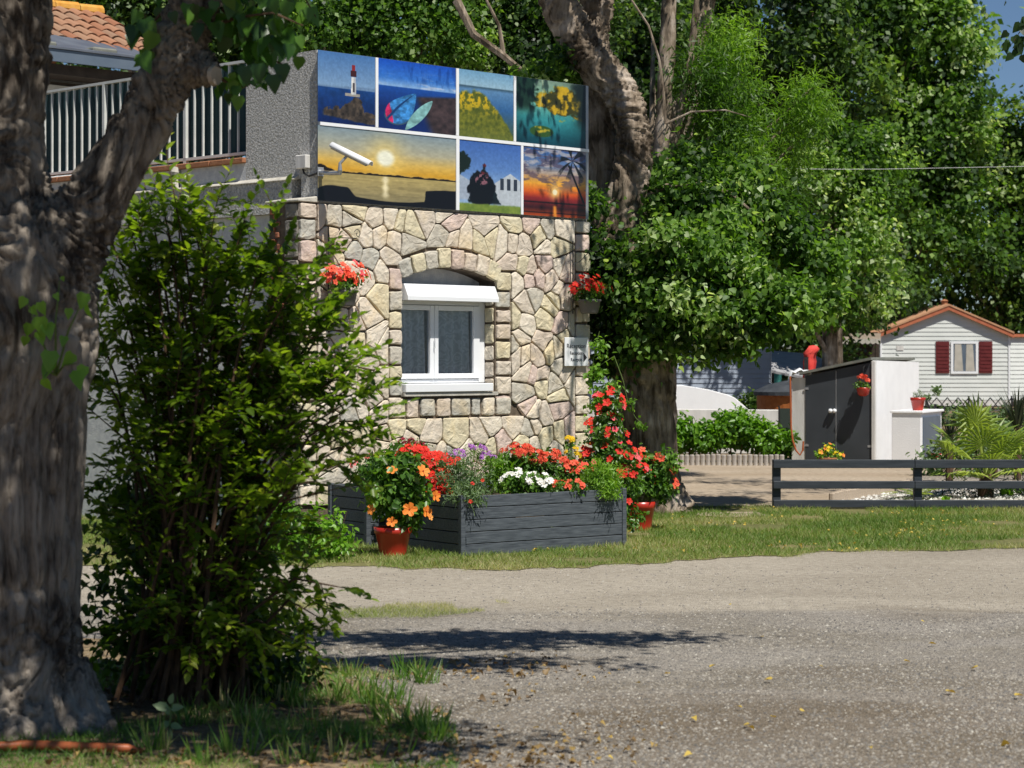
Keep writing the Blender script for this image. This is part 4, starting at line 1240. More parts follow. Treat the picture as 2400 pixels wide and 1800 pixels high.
for k in range(2):
    for i in range(n_+1):
        y = 1.02+5.96*i/n_; vs.append((.125+.008*math.sin(y*47)+.005*math.sin(y*19), y, 3.47+k*.85))
for i in range(n_): fs.append((i, i+1, n_+2+i, n_+1+i))
mb = MB(); mb.add(vs, fs); mb.build('cloth_screen', M['teal_cloth'], rl, smooth=True)

# ================================================================== TILED HOUSE behind the terrace
O2 = np.array([-5.38, 25.0])
th = thing('tiled_house', 'house with orange canal-tile roof and grey awning behind the terrace railing', 'house', (O2[0], O2[1], 0), TH)
mb = MB(); mb.box(-3.2, 2.2, .55, .75, 0, 5.0); mb.box(2.0, 2.2, .751, 4.5, 0, 5.0); mb.build('wall', M['plaster_low'], th)
mb = MB()
vs = [(-3.2,-.1,5.205),(2.3,-.1,5.205),(2.35,.95,5.45),(-3.2,1.75,5.85),(-3.2,-.1,5.23),(2.3,-.1,5.23),(2.35,.95,5.475),(-3.2,1.75,5.875)]
mb.add(vs, [(0,3,2,1),(4,5,6,7),(0,1,5,4),(1,2,6,5),(2,3,7,6),(3,0,4,7)]); mb.build('awning_sheet', M['greysheet'], th)
mb = MB(); mb.box(-3.2, 2.3, -.08, -.04, 5.06, 5.2); mb.build('fascia', M['greypanel'], th)
mb = MB(); mb.box(-3.2, 2.25, .05, .5, 4.93, 5.05); mb.build('beam', M['darkwood'], th)
for x0, x1 in ((-.9,.12),(.2,1.05),(1.13,1.5),(1.75,2.15)):
    w = thing('window', None, None); w.parent = th
    mb = MB(); mb.box(x0-.04, x1+.04, .47, .54, 4.1, 4.90); mb.build('frame', M['darkwood'], w)
    mb = MB(); mb.box(x0, x1, .455, .468, 4.52, 4.86); mb.build('blind', M['blind'], w)
    mb = MB(); mb.box(x0, x1, .45, .453, 4.12, 4.50); mb.build('pane', M['greypanel'], w)
for x0 in (-.25,.6,):
    mb = MB(); mb.box(x0, x0+.35, .0, .28, 5.235, 5.30); mb.build('awning_clamp', M['shed_roof'], th, bevel=.02)
# roof deck + canal tiles
y0_, z0_, y1_, z1_ = .9, 5.42, 2.5, 6.19
mb = MB(); mb.add([(-3.2,y0_,z0_-.06),(2.42,y0_,z0_-.06),(2.42,y1_,z1_-.06),(-3.2,y1_,z1_-.06),(2.42,4.1,z0_-.06),(-3.2,4.1,z0_-.06)], [(0,1,2,3),(3,2,4,5)]); mb.build('roof', M['terracotta'], th)
sl = math.atan2(z1_-z0_, y1_-y0_); Lr = math.hypot(z1_-z0_, y1_-y0_)
tm = MB(); tvs = []; tfs = []
for (r_, yy, zz) in ((.095, 0, .012), (.078, .33, 0)):
    for k in range(7):
        t = math.pi*k/6; tvs.append((r_*math.cos(t), yy, zz+r_*.75*math.sin(t)))
for (r_, yy, zz) in ((.078, 0, .012), (.062, .33, 0)):
    for k in range(7):
        t = math.pi*k/6; tvs.append((r_*math.cos(t), yy, zz+r_*.75*math.sin(t)))
for k in range(6): tfs += [(k,k+1,7+k+1,7+k),(14+k,21+k,21+k+1,14+k+1),(k,14+k,14+k+1,k+1)]
tm.add(tvs, tfs)
mt_, nt, b = newmat('orange_canal_tile')
oi = N(nt,"ShaderNodeObjectInfo"); r_ = ramp(nt, [(0,(.25,.10,.05)),(.4,(.32,.155,.085)),(.75,(.28,.165,.10)),(1,(.20,.12,.08))]); nt.links.new(oi.outputs['Random'], r_.inputs[0]); nt.links.new(r_.outputs[0], b.inputs['Base Color']); b.inputs['Roughness'].default_value=.9
tme = tm.mesh('tile'); tme.materials.append(mt_)
nrow = int(Lr/.29)
for i in range(22):
    for k in range(nrow):
        o = bpy.data.objects.new('tile', tme); COL.objects.link(o); o.parent = th
        d = k*.29+rng.normal(0,.008)
        o.location = (2.33-i*.2+rng.normal(0,.006), y0_+d*math.cos(sl), z0_+d*math.sin(sl)-.03); o.rotation_euler = (sl, 0, rng.normal(0,.02))
mr_ = noise_mat('lichen_ridge_tile', (.50,.22,.03), (.60,.34,.08), scale=9, rough=.9, bump=.4)
for i in range(15):
    mb = MB(); mb.tube([(2.42-i*.38, y1_, z1_-.0), (2.42-i*.38-.36, y1_, z1_+.0)], [.10,.085], 10); mb.build('ridge_tile', mr_, th)
# ================================================================== PLANTERS
PU = np.array([.804, .595]); PN = np.array([-.595, .804])      # along the front, and away from the camera
PTH = math.atan2(PU[1], PU[0])
def planter(name, label, corner, L, Dp, H, rows=5):
    t = thing(name, label, 'planter', (corner[0], corner[1], 0), PTH, 'wooden planters along the stone wall')
    bh = H/rows
    for r in range(rows):
        z0, z1 = r*bh+.002, (r+1)*bh-.004
        for k, (a, b2, c, d) in enumerate(((.0, L, .0, .024), (.0, L, Dp-.024, Dp), (.0, .024, .026, Dp-.026), (L-.024, L, .026, Dp-.026))):
            j = rng.uniform(0, .003)
            mb = MB(); mb.box(a, b2, c-(j if k == 0 else 0), d, z0, z1); mb.build('board', M['planter'], t, bevel=.003)
    for (a, c) in ((-.014, -.014), (L-.03, -.014), (-.014, Dp-.03), (L-.03, Dp-.03)):
        mb = MB(); mb.box(a, a+.044, c, c+.044, 0, H+.004); mb.build('corner_post', M['planter'], t, bevel=.003)
    mb = MB()
    n = 14; vs = []; fs = []
    for i in range(n+1):
        for k in range(n+1):
            vs.append((.03+(L-.06)*i/n, .03+(Dp-.06)*k/n, H-.05+.03*rng.random()))
    for i in range(n):
        for k in range(n):
            q = i*(n+1)+k; fs.append((q, q+n+1, q+n+2, q+1))
    mb.add(vs, fs); mb.build('soil', M['soil'], t, smooth=True)
    return t
PC = np.array([-.406, 17.3]); PC2 = np.array([-1.23, 18.2]); PH = .49
planter('wooden_planter', 'big dark grey board planter with white flowers in front of the stone wall', PC, 1.70, 1.08, PH)
planter('wooden_planter', 'dark grey board planter behind the orange hibiscus pot', PC2, 1.55, .60, .51)

# ================================================================== FLOWERS
def flower_mesh(name, kind, v=.6):
    """5 cupped petals and a centre; returns mesh with 2 materials"""
    mats = {'red':('p_red','p_ycentre'),'coral':('p_coral','p_centre'),'pink':('p_pink','p_ycentre'),'purple':('p_purple','p_centre'),'white':('p_white','p_ycentre'),
            'yellow':('p_yellow','p_ycentre'),'orange':('p_orange','p_centre'),'dark':('p_dark','p_centre')}[kind]
    mb = MB()
    for k in range(5):
        t = 2*math.pi*k/5
        def pt(r, w, z):
            return (r*math.cos(t)-w*math.sin(t), r*math.sin(t)+w*math.cos(t), z)
        f_ = rng.uniform(.82, 1.1); h_ = rng.uniform(-.06, .16)
        mb.add([pt(.05,0,0), pt(.5,-.38,.16+.02*k), pt(.9*f_,-.30,.15+h_), pt(1.02*f_,.02,.10+h_), pt(.94*f_,.30,.19+h_), pt(.5,.38,.12)], [(0,1,2,3),(0,3,4,5)], 0)
    mb.lathe([(.10,.0),(.09,.16),(.03,.26)], seg=6, mi=1)
    me = mb.mesh(name); me.materials.append(M[mats[0]]); me.materials.append(M[mats[1]])
    me.polygons.foreach_set('material_index', mb.m)
    a = me.attributes.new('var','FLOAT','POINT'); a.data.foreach_set('value', np.full(len(me.vertices), v, np.float32))
    return me
def umbel_mesh(name, kind, n=14, flat=.35):
    base = flower_mesh('x', kind)
    mb = MB(); bv = [v.co.copy() for v in base.vertices]; bf = [tuple(p.vertices) for p in base.polygons]; bi = [p.material_index for p in base.polygons]
    for i in range(n):
        d = Vector(rand_dirs(1)[0]); d.z = abs(d.z)*flat+.1
        q = Vector((d.x, d.y, abs(d.z)+.6)).to_track_quat('Z','Y'); s = rng.uniform(.28,.42)
        c = Vector((d.x*.8, d.y*.8, d.z*1.0))
        off = len(mb.v); mb.v += [tuple(c + q @ (v*s)) for v in bv]; mb.f += [[off+j for j in f] for f in bf]; mb.m += bi
    me = mb.mesh(name); 
    for m_ in base.materials: me.materials.append(m_)
    me.polygons.foreach_set('material_index', mb.m)
    a = me.attributes.new('var','FLOAT','POINT'); a.data.foreach_set('value', np.repeat(rng.random(n), len(bv)).astype(np.float32))
    return me
FM = {}
def fmesh(kind, form):
    q_ = (kind, form, int(rng.integers(4)))
    if q_ not in FM:
        FM[q_] = flower_mesh('flower', kind, rng.random()) if form == 'single' else umbel_mesh('flower_head', kind, int(rng.integers(9,17)))
    return FM[q_]
TOCAM = Vector((.05, -.8, .45))
def plant(name, label, cat, base, blobs, leaf, nleaf, lsize, flowers=(), group=None, tmpl=T_OVAL, parent=None, stems=True, up=.5, biggest=0, sig=.03):
    """blobs: (dx,dy,dz,rx,ry,rz) around base; flowers: (n, kind, form, size, zbias)"""
    t = thing(name, label, cat, base, 0, group)
    bl = [(b[0], b[1], b[2], b[3], b[4], b[5]) for b in blobs]
    arr = crown_arrays(bl, max(6, nleaf//7), 7, sig, lsize, up=up, out=.6, fill=(.2, 1.0))
    k = arr[0][:,2] > -.02 if parent is None else np.ones(len(arr[0]), bool)
    arr = tuple(a[k] for a in arr)
    if len(arr[0]): add_foliage('foliage', t, M[leaf], arr, tmpl, kind='stuff')
    if stems:
        mb = MB()
        for b in bl:
            for _ in range(4):
                d = rand_dirs(1)[0]; e = np.array(b[:3])+d*np.array(b[3:6])*.5
                mb.tube([(rng.normal(0,.01), rng.normal(0,.01), -.04 if stems is True else 0), (e[0]*.4, e[1]*.4, max(e[2],.02)*.55), tuple(e)], [.005,.004,.002], 5)
        mb.build('stem', M['green_stem'], t)
    for (n, kind, form, size, zb) in flowers:
        for i in range(n):
            me = fmesh(kind, form)
            b = bl[i % len(bl)]
            d = rand_dirs(1)[0]; d[1] = -abs(d[1]) if rng.random() < .8 else d[1]; d[2] = abs(d[2])*.9+zb*.3; d = d/np.linalg.norm(d)
            p = Vector(b[:3]) + Vector(d*np.array(b[3:6])*rng.uniform(.92, 1.12))
            q = (Vector(d)*.9+TOCAM*.7).to_track_quat('Z','Y')
            o = bpy.data.objects.new('flower', me); COL.objects.link(o); o.parent = t
            o.location = p; o.rotation_mode = 'QUATERNION'; o.rotation_quaternion = q @ Quaternion((0,0,1), rng.uniform(0,6.28)); s = size*rng.uniform(.75,1.2); o.scale = (s,s,s)
    return t
def at_planter(px, py_top, D, z=PH-.04):
    p = P(px, 840, D); return (p.x, p.y, z)
def pix(n, D): return n*D/F
GRP = 'flowering plants in the wooden planters'
# big planter --- D along its front: 17.3 .. 18.3
plant('silvery_plant', 'silver-green plant spilling over the near corner of the big planter', 'plant', at_planter(1100,0,17.55), [(.0,-.02,.14,.22,.15,.18),(-.12,.06,.22,.17,.14,.18),(.03,-.22,-.06,.12,.08,.16),(-.05,-.18,.02,.16,.1,.14)], 'leaf_grey', 3000, .05, [(5,'red','single',.02,.3)], GRP, T_SLIM)
plant('white_petunias', 'mound of white flowers at the front of the big planter', 'flowers', at_planter(1230,0,18.0), [(-.07,-.1,.10,.14,.14,.11),(.10,-.08,.09,.14,.14,.10)], 'leaf_plant', 900, .04, [(34,'white','single',.030,.5)], GRP)
plant('red_geranium', 'small coral red flowers low between the white mound and the lime plant', 'flowers', at_planter(1330,0,18.15), [(-.07,-.1,.05,.09,.08,.08),(.06,-.1,.05,.09,.08,.08)], 'leaf_plant', 380, .035, [(15,'coral','single',.026,.5)], GRP)
plant('lime_plant', 'lime green feathery plant spilling over the far end of the big planter', 'plant', at_planter(1412,0,18.3), [(.0,-.03,.14,.19,.14,.15),(.05,-.14,.02,.12,.07,.10)], 'leaf_lime', 2400, .05, (), GRP, T_SLIM)
plant('coral_verbena', 'tall plant with flat coral flower heads against the stone wall', 'flowers', at_planter(1235,0,18.45), [(-.08,0,.24,.22,.15,.17),(.16,.02,.22,.18,.14,.15)], 'leaf_plant', 1700, .04, [(30,'coral','umbel',.045,1.1)], GRP)
plant('yellow_flowers', 'small bunch of yellow blooms above the coral flower heads', 'flowers', at_planter(1337,0,18.75), [(0,0,.42,.06,.05,.04),(0,0,.22,.08,.08,.18)], 'leaf_plant', 260, .035, [(9,'yellow','umbel',.03,1.3)], GRP)
plant('coral_begonia', 'low coral blooms right of the yellow bunch', 'flowers', at_planter(1310,0,18.45), [(.0,0,.15,.20,.1,.12),(.16,.05,.14,.14,.1,.12)], 'leaf_plant', 700, .035, [(26,'coral','single',.028,.7)], GRP)
plant('purple_flowers', 'tall purple and violet flowers behind the silvery plant', 'flowers', at_planter(1105,0,18.2), [(-.12,0,.28,.10,.1,.10),(.03,.0,.34,.10,.1,.08),(.14,0,.26,.09,.1,.09)], 'leaf_lime', 900, .04, [(34,'purple','umbel',.022,1.3)], GRP, T_SLIM)
plant('grass_plant', 'yellow green grassy plant at the rear of the big planter', 'plant', at_planter(1170,0,18.3), [(0,0,.16,.11,.1,.15)], 'leaf_lime', 500, .09, (), GRP, T_SLIM, up=.1)
plant('red_begonia', 'dense bright red flowers spilling beside the silvery plant', 'flowers', at_planter(1010,0,17.95), [(-.14,-.02,.32,.13,.12,.10),(.04,-.02,.26,.15,.12,.10),(.02,-.05,.12,.17,.12,.13),(.06,-.12,.0,.12,.08,.12)], 'leaf_plant', 900, .035, [(170,'red','single',.030,.4)], GRP)
plant('wine_red_flowers', 'dark wine red flower spikes above the bright red begonias', 'flowers', (P(970,840,18.6).x, 18.6, .47), [(-.03,0,.36,.16,.1,.07),(0,0,.2,.12,.1,.14)], 'leaf_plant', 700, .04, [(26,'dark','umbel',.026,1.2)], GRP)
plant('pink_rose', 'dark leaved plant with one pink rose at the left planter', 'flowers', (P(870,840,18.6).x, 18.6, .47), [(.0,0,.12,.20,.15,.15),(.12,.0,.2,.14,.12,.12)], 'leaf_plant', 1300, .04, [(3,'pink','umbel',.045,.6),(3,'red','single',.022,.3)], GRP)
# climbing dipladenia at the right end
p = P(1425, 840, 19.2)
plant('climbing_flowers', 'tall climber covered in red trumpet flowers at the right edge of the stone wall', 'climber', (p.x, p.y, 0), [(.0,0,1.15,.15,.14,.18),(-.04,0,.9,.20,.16,.22),(.05,0,.68,.24,.18,.2),(.16,0,.52,.2,.16,.18),(-.16,0,.62,.12,.14,.2),(.10,0,.26,.2,.14,.22)], 'leaf_plant', 3600, .05, [(70,'red','single',.036,.3),(16,'pink','single',.036,.3)], None)
# vine above it
vt = thing('light_vine', 'thin yellow green vine between the wall and the poplar trunk', 'vine', (p.x-.06, p.y+.5, 0))
mb = MB(); pts = []
for i in range(16):
    u = i/15; pts.append((.02+.05*math.sin(u*7)-.05*u, .02*math.cos(u*9), .5+1.35*u))
mb.tube(pts, [.008-.005*i/15 for i in range(16)], 6)
mb.tube([pts[11],(.14,.02,1.62),(.22,.0,1.40),(.26,0,1.22),(.25,0,1.1)], [.005,.005,.004,.003,.002], 5)
mb.tube([pts[8],(.12,0,1.42),(.24,0,1.22),(.34,0,1.05),(.42,0,.98)], [.005,.005,.004,.003,.002], 5); mb.build('stem', M['green_stem'], vt)
arr = crown_arrays([(.0,0,1.7,.09,.06,.12),(-.02,0,1.45,.09,.06,.16),(.1,0,1.36,.12,.06,.08),(.24,0,1.18,.09,.05,.08),(.0,0,1.2,.12,.08,.2),(.38,0,1.0,.06,.04,.05)], 90, 7, .03, .05, fill=(.1,1))
add_foliage('foliage', vt, M['leaf_lime'], arr, T_OVAL)

# pots -----------------------------------------------------------------
def round_pot(name, label, base, r0, r1, h, mat, group=None, cat='flower pot', saucer=False):
    t = thing(name, label, cat, base, 0, group)
    mb = MB(); mb.lathe([(r0,0),(r0*1.0,.01),(r0+(r1-r0)*.80,h*.78),(r1*.985,h*.79),(r1,h*.80),(r1*1.03,h),(r1*.93,h),(r1*.90,h*.86)], seg=28)
    mb.build('pot', mat, t, smooth=False)
    o = t.children[0]; o.data.polygons.foreach_set('use_smooth', np.ones(len(o.data.polygons), bool)); 
    mb = MB(); mb.lathe([(r1*.9,h*.86),(r1*.88,h*.90)], seg=20); mb.build('soil', M['soil'], t)
    return t
g = G(921, 1303)
gb = (g.x, g.y, 0)
round_pot('flower_pot', 'red flower pot with the orange hibiscus in front of the left planter', gb, .105, .152, .235, M['redpot'])
hb = plant('hibiscus', 'bushy hibiscus with big orange blooms in the red pot before the planters', 'hibiscus', (gb[0], gb[1], .20), [(.0,0,.22,.20,.18,.17),(-.07,0,.42,.17,.15,.17),(.10,0,.45,.16,.15,.17),(.16,.0,.28,.13,.12,.16),(-.02,0,.58,.2,.13,.1),(.12,0,.10,.10,.1,.1)], 'leaf_plant', 1700, .07, ())
for (px, py, s) in ((960,1194,.062),(918,1223,.045),(872,1194,.052),(999,1199,.055),(991,1105,.062),(918,1103,.045),(1020,1162,.05),(1008,1212,.03)):
    p_ = P(px, py, gb[1]-.17)
    o = bpy.data.objects.new('flower', fmesh('orange','single')); COL.objects.link(o); o.parent = hb
    o.location = p_ - Vector((gb[0], gb[1], .20)); o.rotation_mode='QUATERNION'
    sd2 = -.9 if px < 880 else (.9 if px > 990 else 0)
    o.rotation_quaternion = (Vector((sd2, -.8, .25+(.6 if py < 1110 else 0)))).to_track_quat('Z','Y'); o.scale=(s,s,s)
g = G(1500, 1243)
round_pot('flower_pot', 'red flower pot at the right end of the big planter', (g.x, g.y, 0), .10, .145, .27, M['redpot'])
plant('mandevilla', 'green plant with pink red trumpet flowers in the red pot by the poplar trunk', 'flowers', (g.x, g.y, .25), [(-.03,0,.20,.18,.16,.16),(.12,0,.26,.17,.15,.17),(.22,0,.14,.13,.12,.14),(-.02,0,.40,.14,.12,.14),(.25,0,.38,.10,.1,.12)], 'leaf_plant', 1900, .055, [(14,'coral','single',.045,.2)])

# hanging wall pots ------------------------------------------------------
def wall_pot(px, ptop, pbot, w_px, rodx, rod_top, scroll, label, flowers, leaf='leaf_plant'):
    s, z = fac(px, ptop, .20); _, zb = fac(px, pbot, .20)
    D = (C0 + U*s + NO*.2)[1]
    t = thing('hanging_planter', label, 'hanging planter', tuple(W3(s, -.20, zb)), TH, 'iron wall planters on the stone facade')
    h = z-zb; r = pix(w_px, D)/2
    mb = MB()
    prof = [(r*.70, 0),(r*.78, h*.1),(r*.97, h*.82),(r*1.04, h*.84),(r*1.04, h),(r*.95, h),(r*.93,h*.9)]
    mb.lathe(prof, seg=22); mb.build('pot', M['greypot'], t, smooth=True)
    mb = MB(); mb.lathe([(r*.93,h*.88),(r*.9,h*.92)], seg=16); mb.build('soil', M['soil'], t)
    # iron bracket with a scroll
    sr, zr = fac(rodx, rod_top, .06)
    x = sr - s; zt_ = zr-zb
    mb = MB()
    mb.tube([(x,.13,.0),(x,.13,zt_+.05)], .007, 6)
    mb.tube([(x,.13,zt_-.05),(x+.10,.06,zt_-.045),(x+.20,-.02,zt_-.05)], .0045, 6)
    sp = []
    for i in range(22):
        a_ = -1.2+i*.33; rr = .045*(1-i/26); sp.append((x+.21+rr*math.sin(a_)*.9, -.02+.0*i, zt_-.01+rr*math.cos(a_)*1))
    mb.tube(sp, .0035, 5)
    mb.tube([(x,.13,zt_-.18),(x+.06,.09,zt_-.15),(x+.13,.04,zt_-.06)], .0035, 5)
    mb.tube([(x,.13,h*.9),(x*.5,.05,h*.98),(0,-r,h*.98)], .004, 5)
    mb.build('bracket', M['iron'], t)
    bl = [(-.05,0,h+.06,.14,.12,.08),(.07,0,h+.09,.14,.12,.09)]
    arr = crown_arrays(bl, 70, 7, .025, .04, fill=(.1,1)); add_foliage('foliage', t, M[leaf], arr, T_OVAL)
    for (n, kind, form, size) in flowers:
        for i in range(n):
            d = rand_dirs(1)[0]; d[2] = abs(d[2]); b_ = bl[i%2]
            o = bpy.data.objects.new('flower', fmesh(kind, form)); COL.objects.link(o); o.parent = t
            o.location = Vector(b_[:3])+Vector(d*np.array([.21,.12,.16])*rng.uniform(.6,1.15)); o.rotation_mode='QUATERNION'; o.rotation_quaternion=(Vector(d)+Vector((.3,-.9,.4))).to_track_quat('Z','Y'); o.scale=(size*rng.uniform(.8,1.2),)*3
    return t
wall_pot(810, 680, 718, 56, 768, 545, 1, 'grey wall pot with bright red flowers left of the window', [(60,'coral','single',.034),(14,'pink','single',.03)])
wall_pot(1381, 702, 735, 54, 1341, 577, 1, 'grey wall pot with dark red flowers at the right edge of the stone wall', [(46,'red','single',.034)])

# ================================================================== FENCE
FD = 22.7
f0 = P(1812, 0, FD)
fc = thing('rail_fence', 'low dark slate three-rail fence across the verge', 'fence', (f0.x, FD, 0))
for (zt_, zb_2) in ((.528,.440),(.302,.222),(.102,.022)):
    for k in range(3):
        mb = MB(); mb.box(k*1.497+.002, (k+1)*1.497-.002, -.022, .022, zb_2, zt_); mb.build('rail', M['fence'], fc, bevel=.004)
for k in range(4):
    mb = MB(); mb.box(k*1.497-.0+(0 if k else -.0), k*1.497+.085, .024, .105, -.02, .50 if k else .527); mb.build('post', M['fence'], fc, bevel=.004)
mb = MB(); mb.box(.002, .085, -.0, .023, .0, .44)

# ================================================================== PLANTING BED
def log_edge(name, label, pts, h, r, mat, step, z0=0):
    t = thing(name, label, 'edging', (pts[0][0], pts[0][1], 0))
    me = MB().lathe([(r,0),(r,h-.01),(r*.8,h)], seg=8).mesh('edging_log'); me.materials.append(mat)
    p = [np.array(q[:2]) for q in pts]; n = 0
    for a, b in zip(p[:-1], p[1:]):
        L = np.linalg.norm(b-a); k = max(1, int(round(L/step)))
        for i in range(k):
            c = a+(b-a)*i/k
            o = bpy.data.objects.new('edging_log', me); COL.objects.link(o); o.parent = t; o.location = (c[0]-p[0][0], c[1]-p[0][1], z0+rng.normal(0,.004)); n += 1
    return t
log_edge('log_edging', 'curved border of pale wooden logs round the palm bed', [G(1950,1181), G(1975,1176), G(2020,1168), G(2080,1158), G(2135,1148)], .13, .035, M['log'], .075)
log_edge('concrete_edging', 'row of upright pale concrete edging below the green hedge', [(2.0,31.9),(2.6,31.9),(3.3,31.85),(4.08,31.8)], .17, .035, M['log_grey'], .078)

# fan palm
pb = G(2310, 1168)
pt_ = thing('fan_palm', 'young fan palm with pale green fronds behind the slate fence', 'palm', (pb.x, pb.y, 0))
mb = MB(); mb.tube([(0,0,0),(0,0,.12),(.01,0,.28)], [.09,.10,.06], 10); mb.build('trunk', M['stem'], pt_)
def fan(parent, az, el, L, R_, v, droop=.15, n=17):
    d = Vector((math.cos(az)*math.cos(el), math.sin(az)*math.cos(el), math.sin(el)))
    b = Vector((0,0,.22)); hub = b+d*L
    f = thing('frond', None, None); f.parent = parent
    mb = MB(); mb.tube([b, b+d*L*.5+Vector((0,0,.02)), hub], [.012,.009,.007], 6); mb.build('stalk', M['palm'], f)
    me_ = bpy.data.objects[f.children[0].name].data; a = me_.attributes.new('var','FLOAT','POINT'); a.data.foreach_set('value', np.full(len(me_.vertices), .9, np.float32))
    sd_ = d.cross(Vector((0,0,1))).normalized(); up_ = sd_.cross(d).normalized()
    vs = []; fs = []
    for k in range(n):
        t = (k/(n-1)-.5)*math.pi*1.35
        e = (d*math.cos(t)+sd_*math.sin(t)); nrm_ = up_
        w = nrm_.cross(e).normalized()
        l = R_*(1-.25*abs(k/(n-1)-.5))*rng.uniform(.9,1.05)
        o = len(vs)
        mid = hub+e*l*.55+w*0; tip = hub+e*l+Vector((0,0,-l*droop*rng.uniform(.6,1.6)))
        vs += [hub, mid+w*l*.055, tip, mid-w*l*.055, mid+nrm_*.012]
        fs += [(o, o+1, o+4), (o+1, o+2, o+4), (o+2, o+3, o+4), (o+3, o, o+4)]
    mb = MB(); mb.add(vs, fs); ob = mb.build('fan', M['palm'], f)
    a = ob.data.attributes.new('var','FLOAT','POINT'); a.data.foreach_set('value', np.clip(np.full(len(vs), v)+rng.normal(0,.05,len(vs)),0,1).astype(np.float32))
for (az, el, L, R_, v) in ((200,38,.50,.40,.75),(165,48,.52,.42,.6),(250,62,.45,.42,.7),(300,50,.42,.42,.6),(340,42,.5,.42,.75),(20,50,.5,.40,.5),(100,70,.6,.45,.5),(270,35,.35,.36,.65),(230,12,.35,.30,.85),(315,15,.40,.34,.8),(185,8,.4,.3,.55),(10,20,.5,.38,.6),(130,80,.66,.42,.7),(60,60,.5,.4,.4),(215,75,.66,.36,.85)):
    fan(pt_, R(az), R(el), L, R_, v)
arr = crown_arrays([(0,0,.1,.45,.3,.12),(.5,.3,.12,.3,.3,.14),(-.4,.2,.1,.25,.2,.1)], 130, 6, .05, .07, fill=(.1,1)); add_foliage('dead_fronds', pt_, M['yucca'], arr, T_SLIM)
# cycad-like striped low fronds at the bed edge
cy = thing('cycad', 'low cycad with striped yellow green fronds beside the fence post', 'plant', tuple(G(2150,1172)))
for k in range(12):
    az = k*.52+.2; el = rng.uniform(.25,.7); L = rng.uniform(.3,.42)
    fr_ = thing('frond', None, None); fr_.parent = cy
    Cn, An, Nn_, Sn = [], [], [], []
    for i in range(18):
        u = i/17; c = np.array([math.cos(az)*math.cos(el)*L*u, math.sin(az)*math.cos(el)*L*u, .05+math.sin(el)*L*u-.25*L*u*u])
        for s_ in (-1, 1):
            sd_ = np.array([-math.sin(az), math.cos(az), 0])*s_; Cn.append(c); An.append(sd_+np.array([math.cos(az),math.sin(az),.1])*.5); Nn_.append((0,0,1)); Sn.append(.10*(1-.5*abs(u-.45)))
    me = leaf_mesh('leaflets', Cn, An, Nn_, Sn, T_SLIM, np.clip(rng.normal(.8,.1,len(Cn)),0,1)); link('leaflets', me, M['palm'], fr_)
for (px, py, D_, s_, lab) in ((2360,1165,23.9,1,'small light green rosette right of the palm'),(2405,1160,24.0,1.3,'larger light green rosette at the right edge of the bed'),(2215,1178,23.6,.7,'tiny green seedling left of the palm trunk')):
    b_ = G(px, py); n = int(40*s_)
    t = thing('rosette_plant', lab, 'plant', tuple(b_), 0, 'small plants in the pebble bed')
    A_ = rand_dirs(n); A_[:,2] = np.abs(A_[:,2])+.3
    link('foliage', leaf_mesh('foliage', np.zeros((n,3)), A_, rand_dirs(n), .13*s_*rng.uniform(.7,1.1,n), T_OVAL, rng.uniform(.3,.9,n)), M['leaf_lime'], t)
# dark yuccas
def yucca(px, py, D, h, n, label):
    b_ = P(px, py, D)
    t = thing('yucca', label, 'yucca', (b_.x, D, max(b_.z,0)), 0, 'dark spiky plants behind the palm')
    if b_.z > .1:
        mb = MB(); mb.tube([(0,0,-b_.z),(0,0,.05)], .05, 8); mb.build('trunk', M['stem'], t)
    me = leaf_mesh('blade', [(0,0,0)], [(0,0,1)], [(0,-1,0)], 1.0, T_BLADE, np.array([.4])); me.materials.append(M['yucca'])
    for i in range(n):
        a_ = rng.uniform(0,6.28); el = abs(rng.normal(0,.42)); d = Vector((math.sin(el)*math.cos(a_), math.sin(el)*math.sin(a_), math.cos(el)))
        o = bpy.data.objects.new('blade', me); COL.objects.link(o); o.parent = t; o.rotation_mode='QUATERNION'; o.rotation_quaternion = d.to_track_quat('Z','Y'); s = h*rng.uniform(.6,1.05); o.scale=(s*.9,s*.9,s)
yucca(2385, 1010, 28.0, .62, 70, 'tall dark yucca at the right edge of the view')
yucca(2225, 1040, 27.5, .42, 46, 'dark spiky plant between the white block and the palm')
yucca(2330, 1060, 28.5, .45, 40, 'dark spiky plant behind the palm fronds')
# brownish shrubs behind palm
sh_ = thing('dry_shrub', 'olive brown shrub behind the fan palm', 'shrub', tuple(P(2290,0,29.0).xy)+(0,))
arr = crown_arrays([(0,0,.35,.5,.4,.4),(.6,.2,.4,.5,.4,.42),(-.5,.1,.22,.3,.3,.3)], 330, 8, .07, .07, fill=(.3,1)); add_foliage('foliage', sh_, M['leaf_grey'], arr, T_OVAL)
mb = MB(); [mb.tube([(0,0,0),(x_,.05,.3),(x_*1.6,.1,.6)], [.02,.012,.004], 6) for x_ in (-.3,0,.25,.5)]; mb.build('stem', M['stem'], sh_)

# ================================================================== SHED
E1 = np.array([-.906, .423]); E2 = np.array([.423, .906])      # along the doors (to the left), along the side wall (away)
sc0 = P(2050, 0, 32.5)
STH = math.atan2(-E1[1], -E1[0])
sh = thing('garden_shed', 'small shed with two dark grey doors and white side wall', 'shed', (sc0.x, sc0.y, 0), STH)
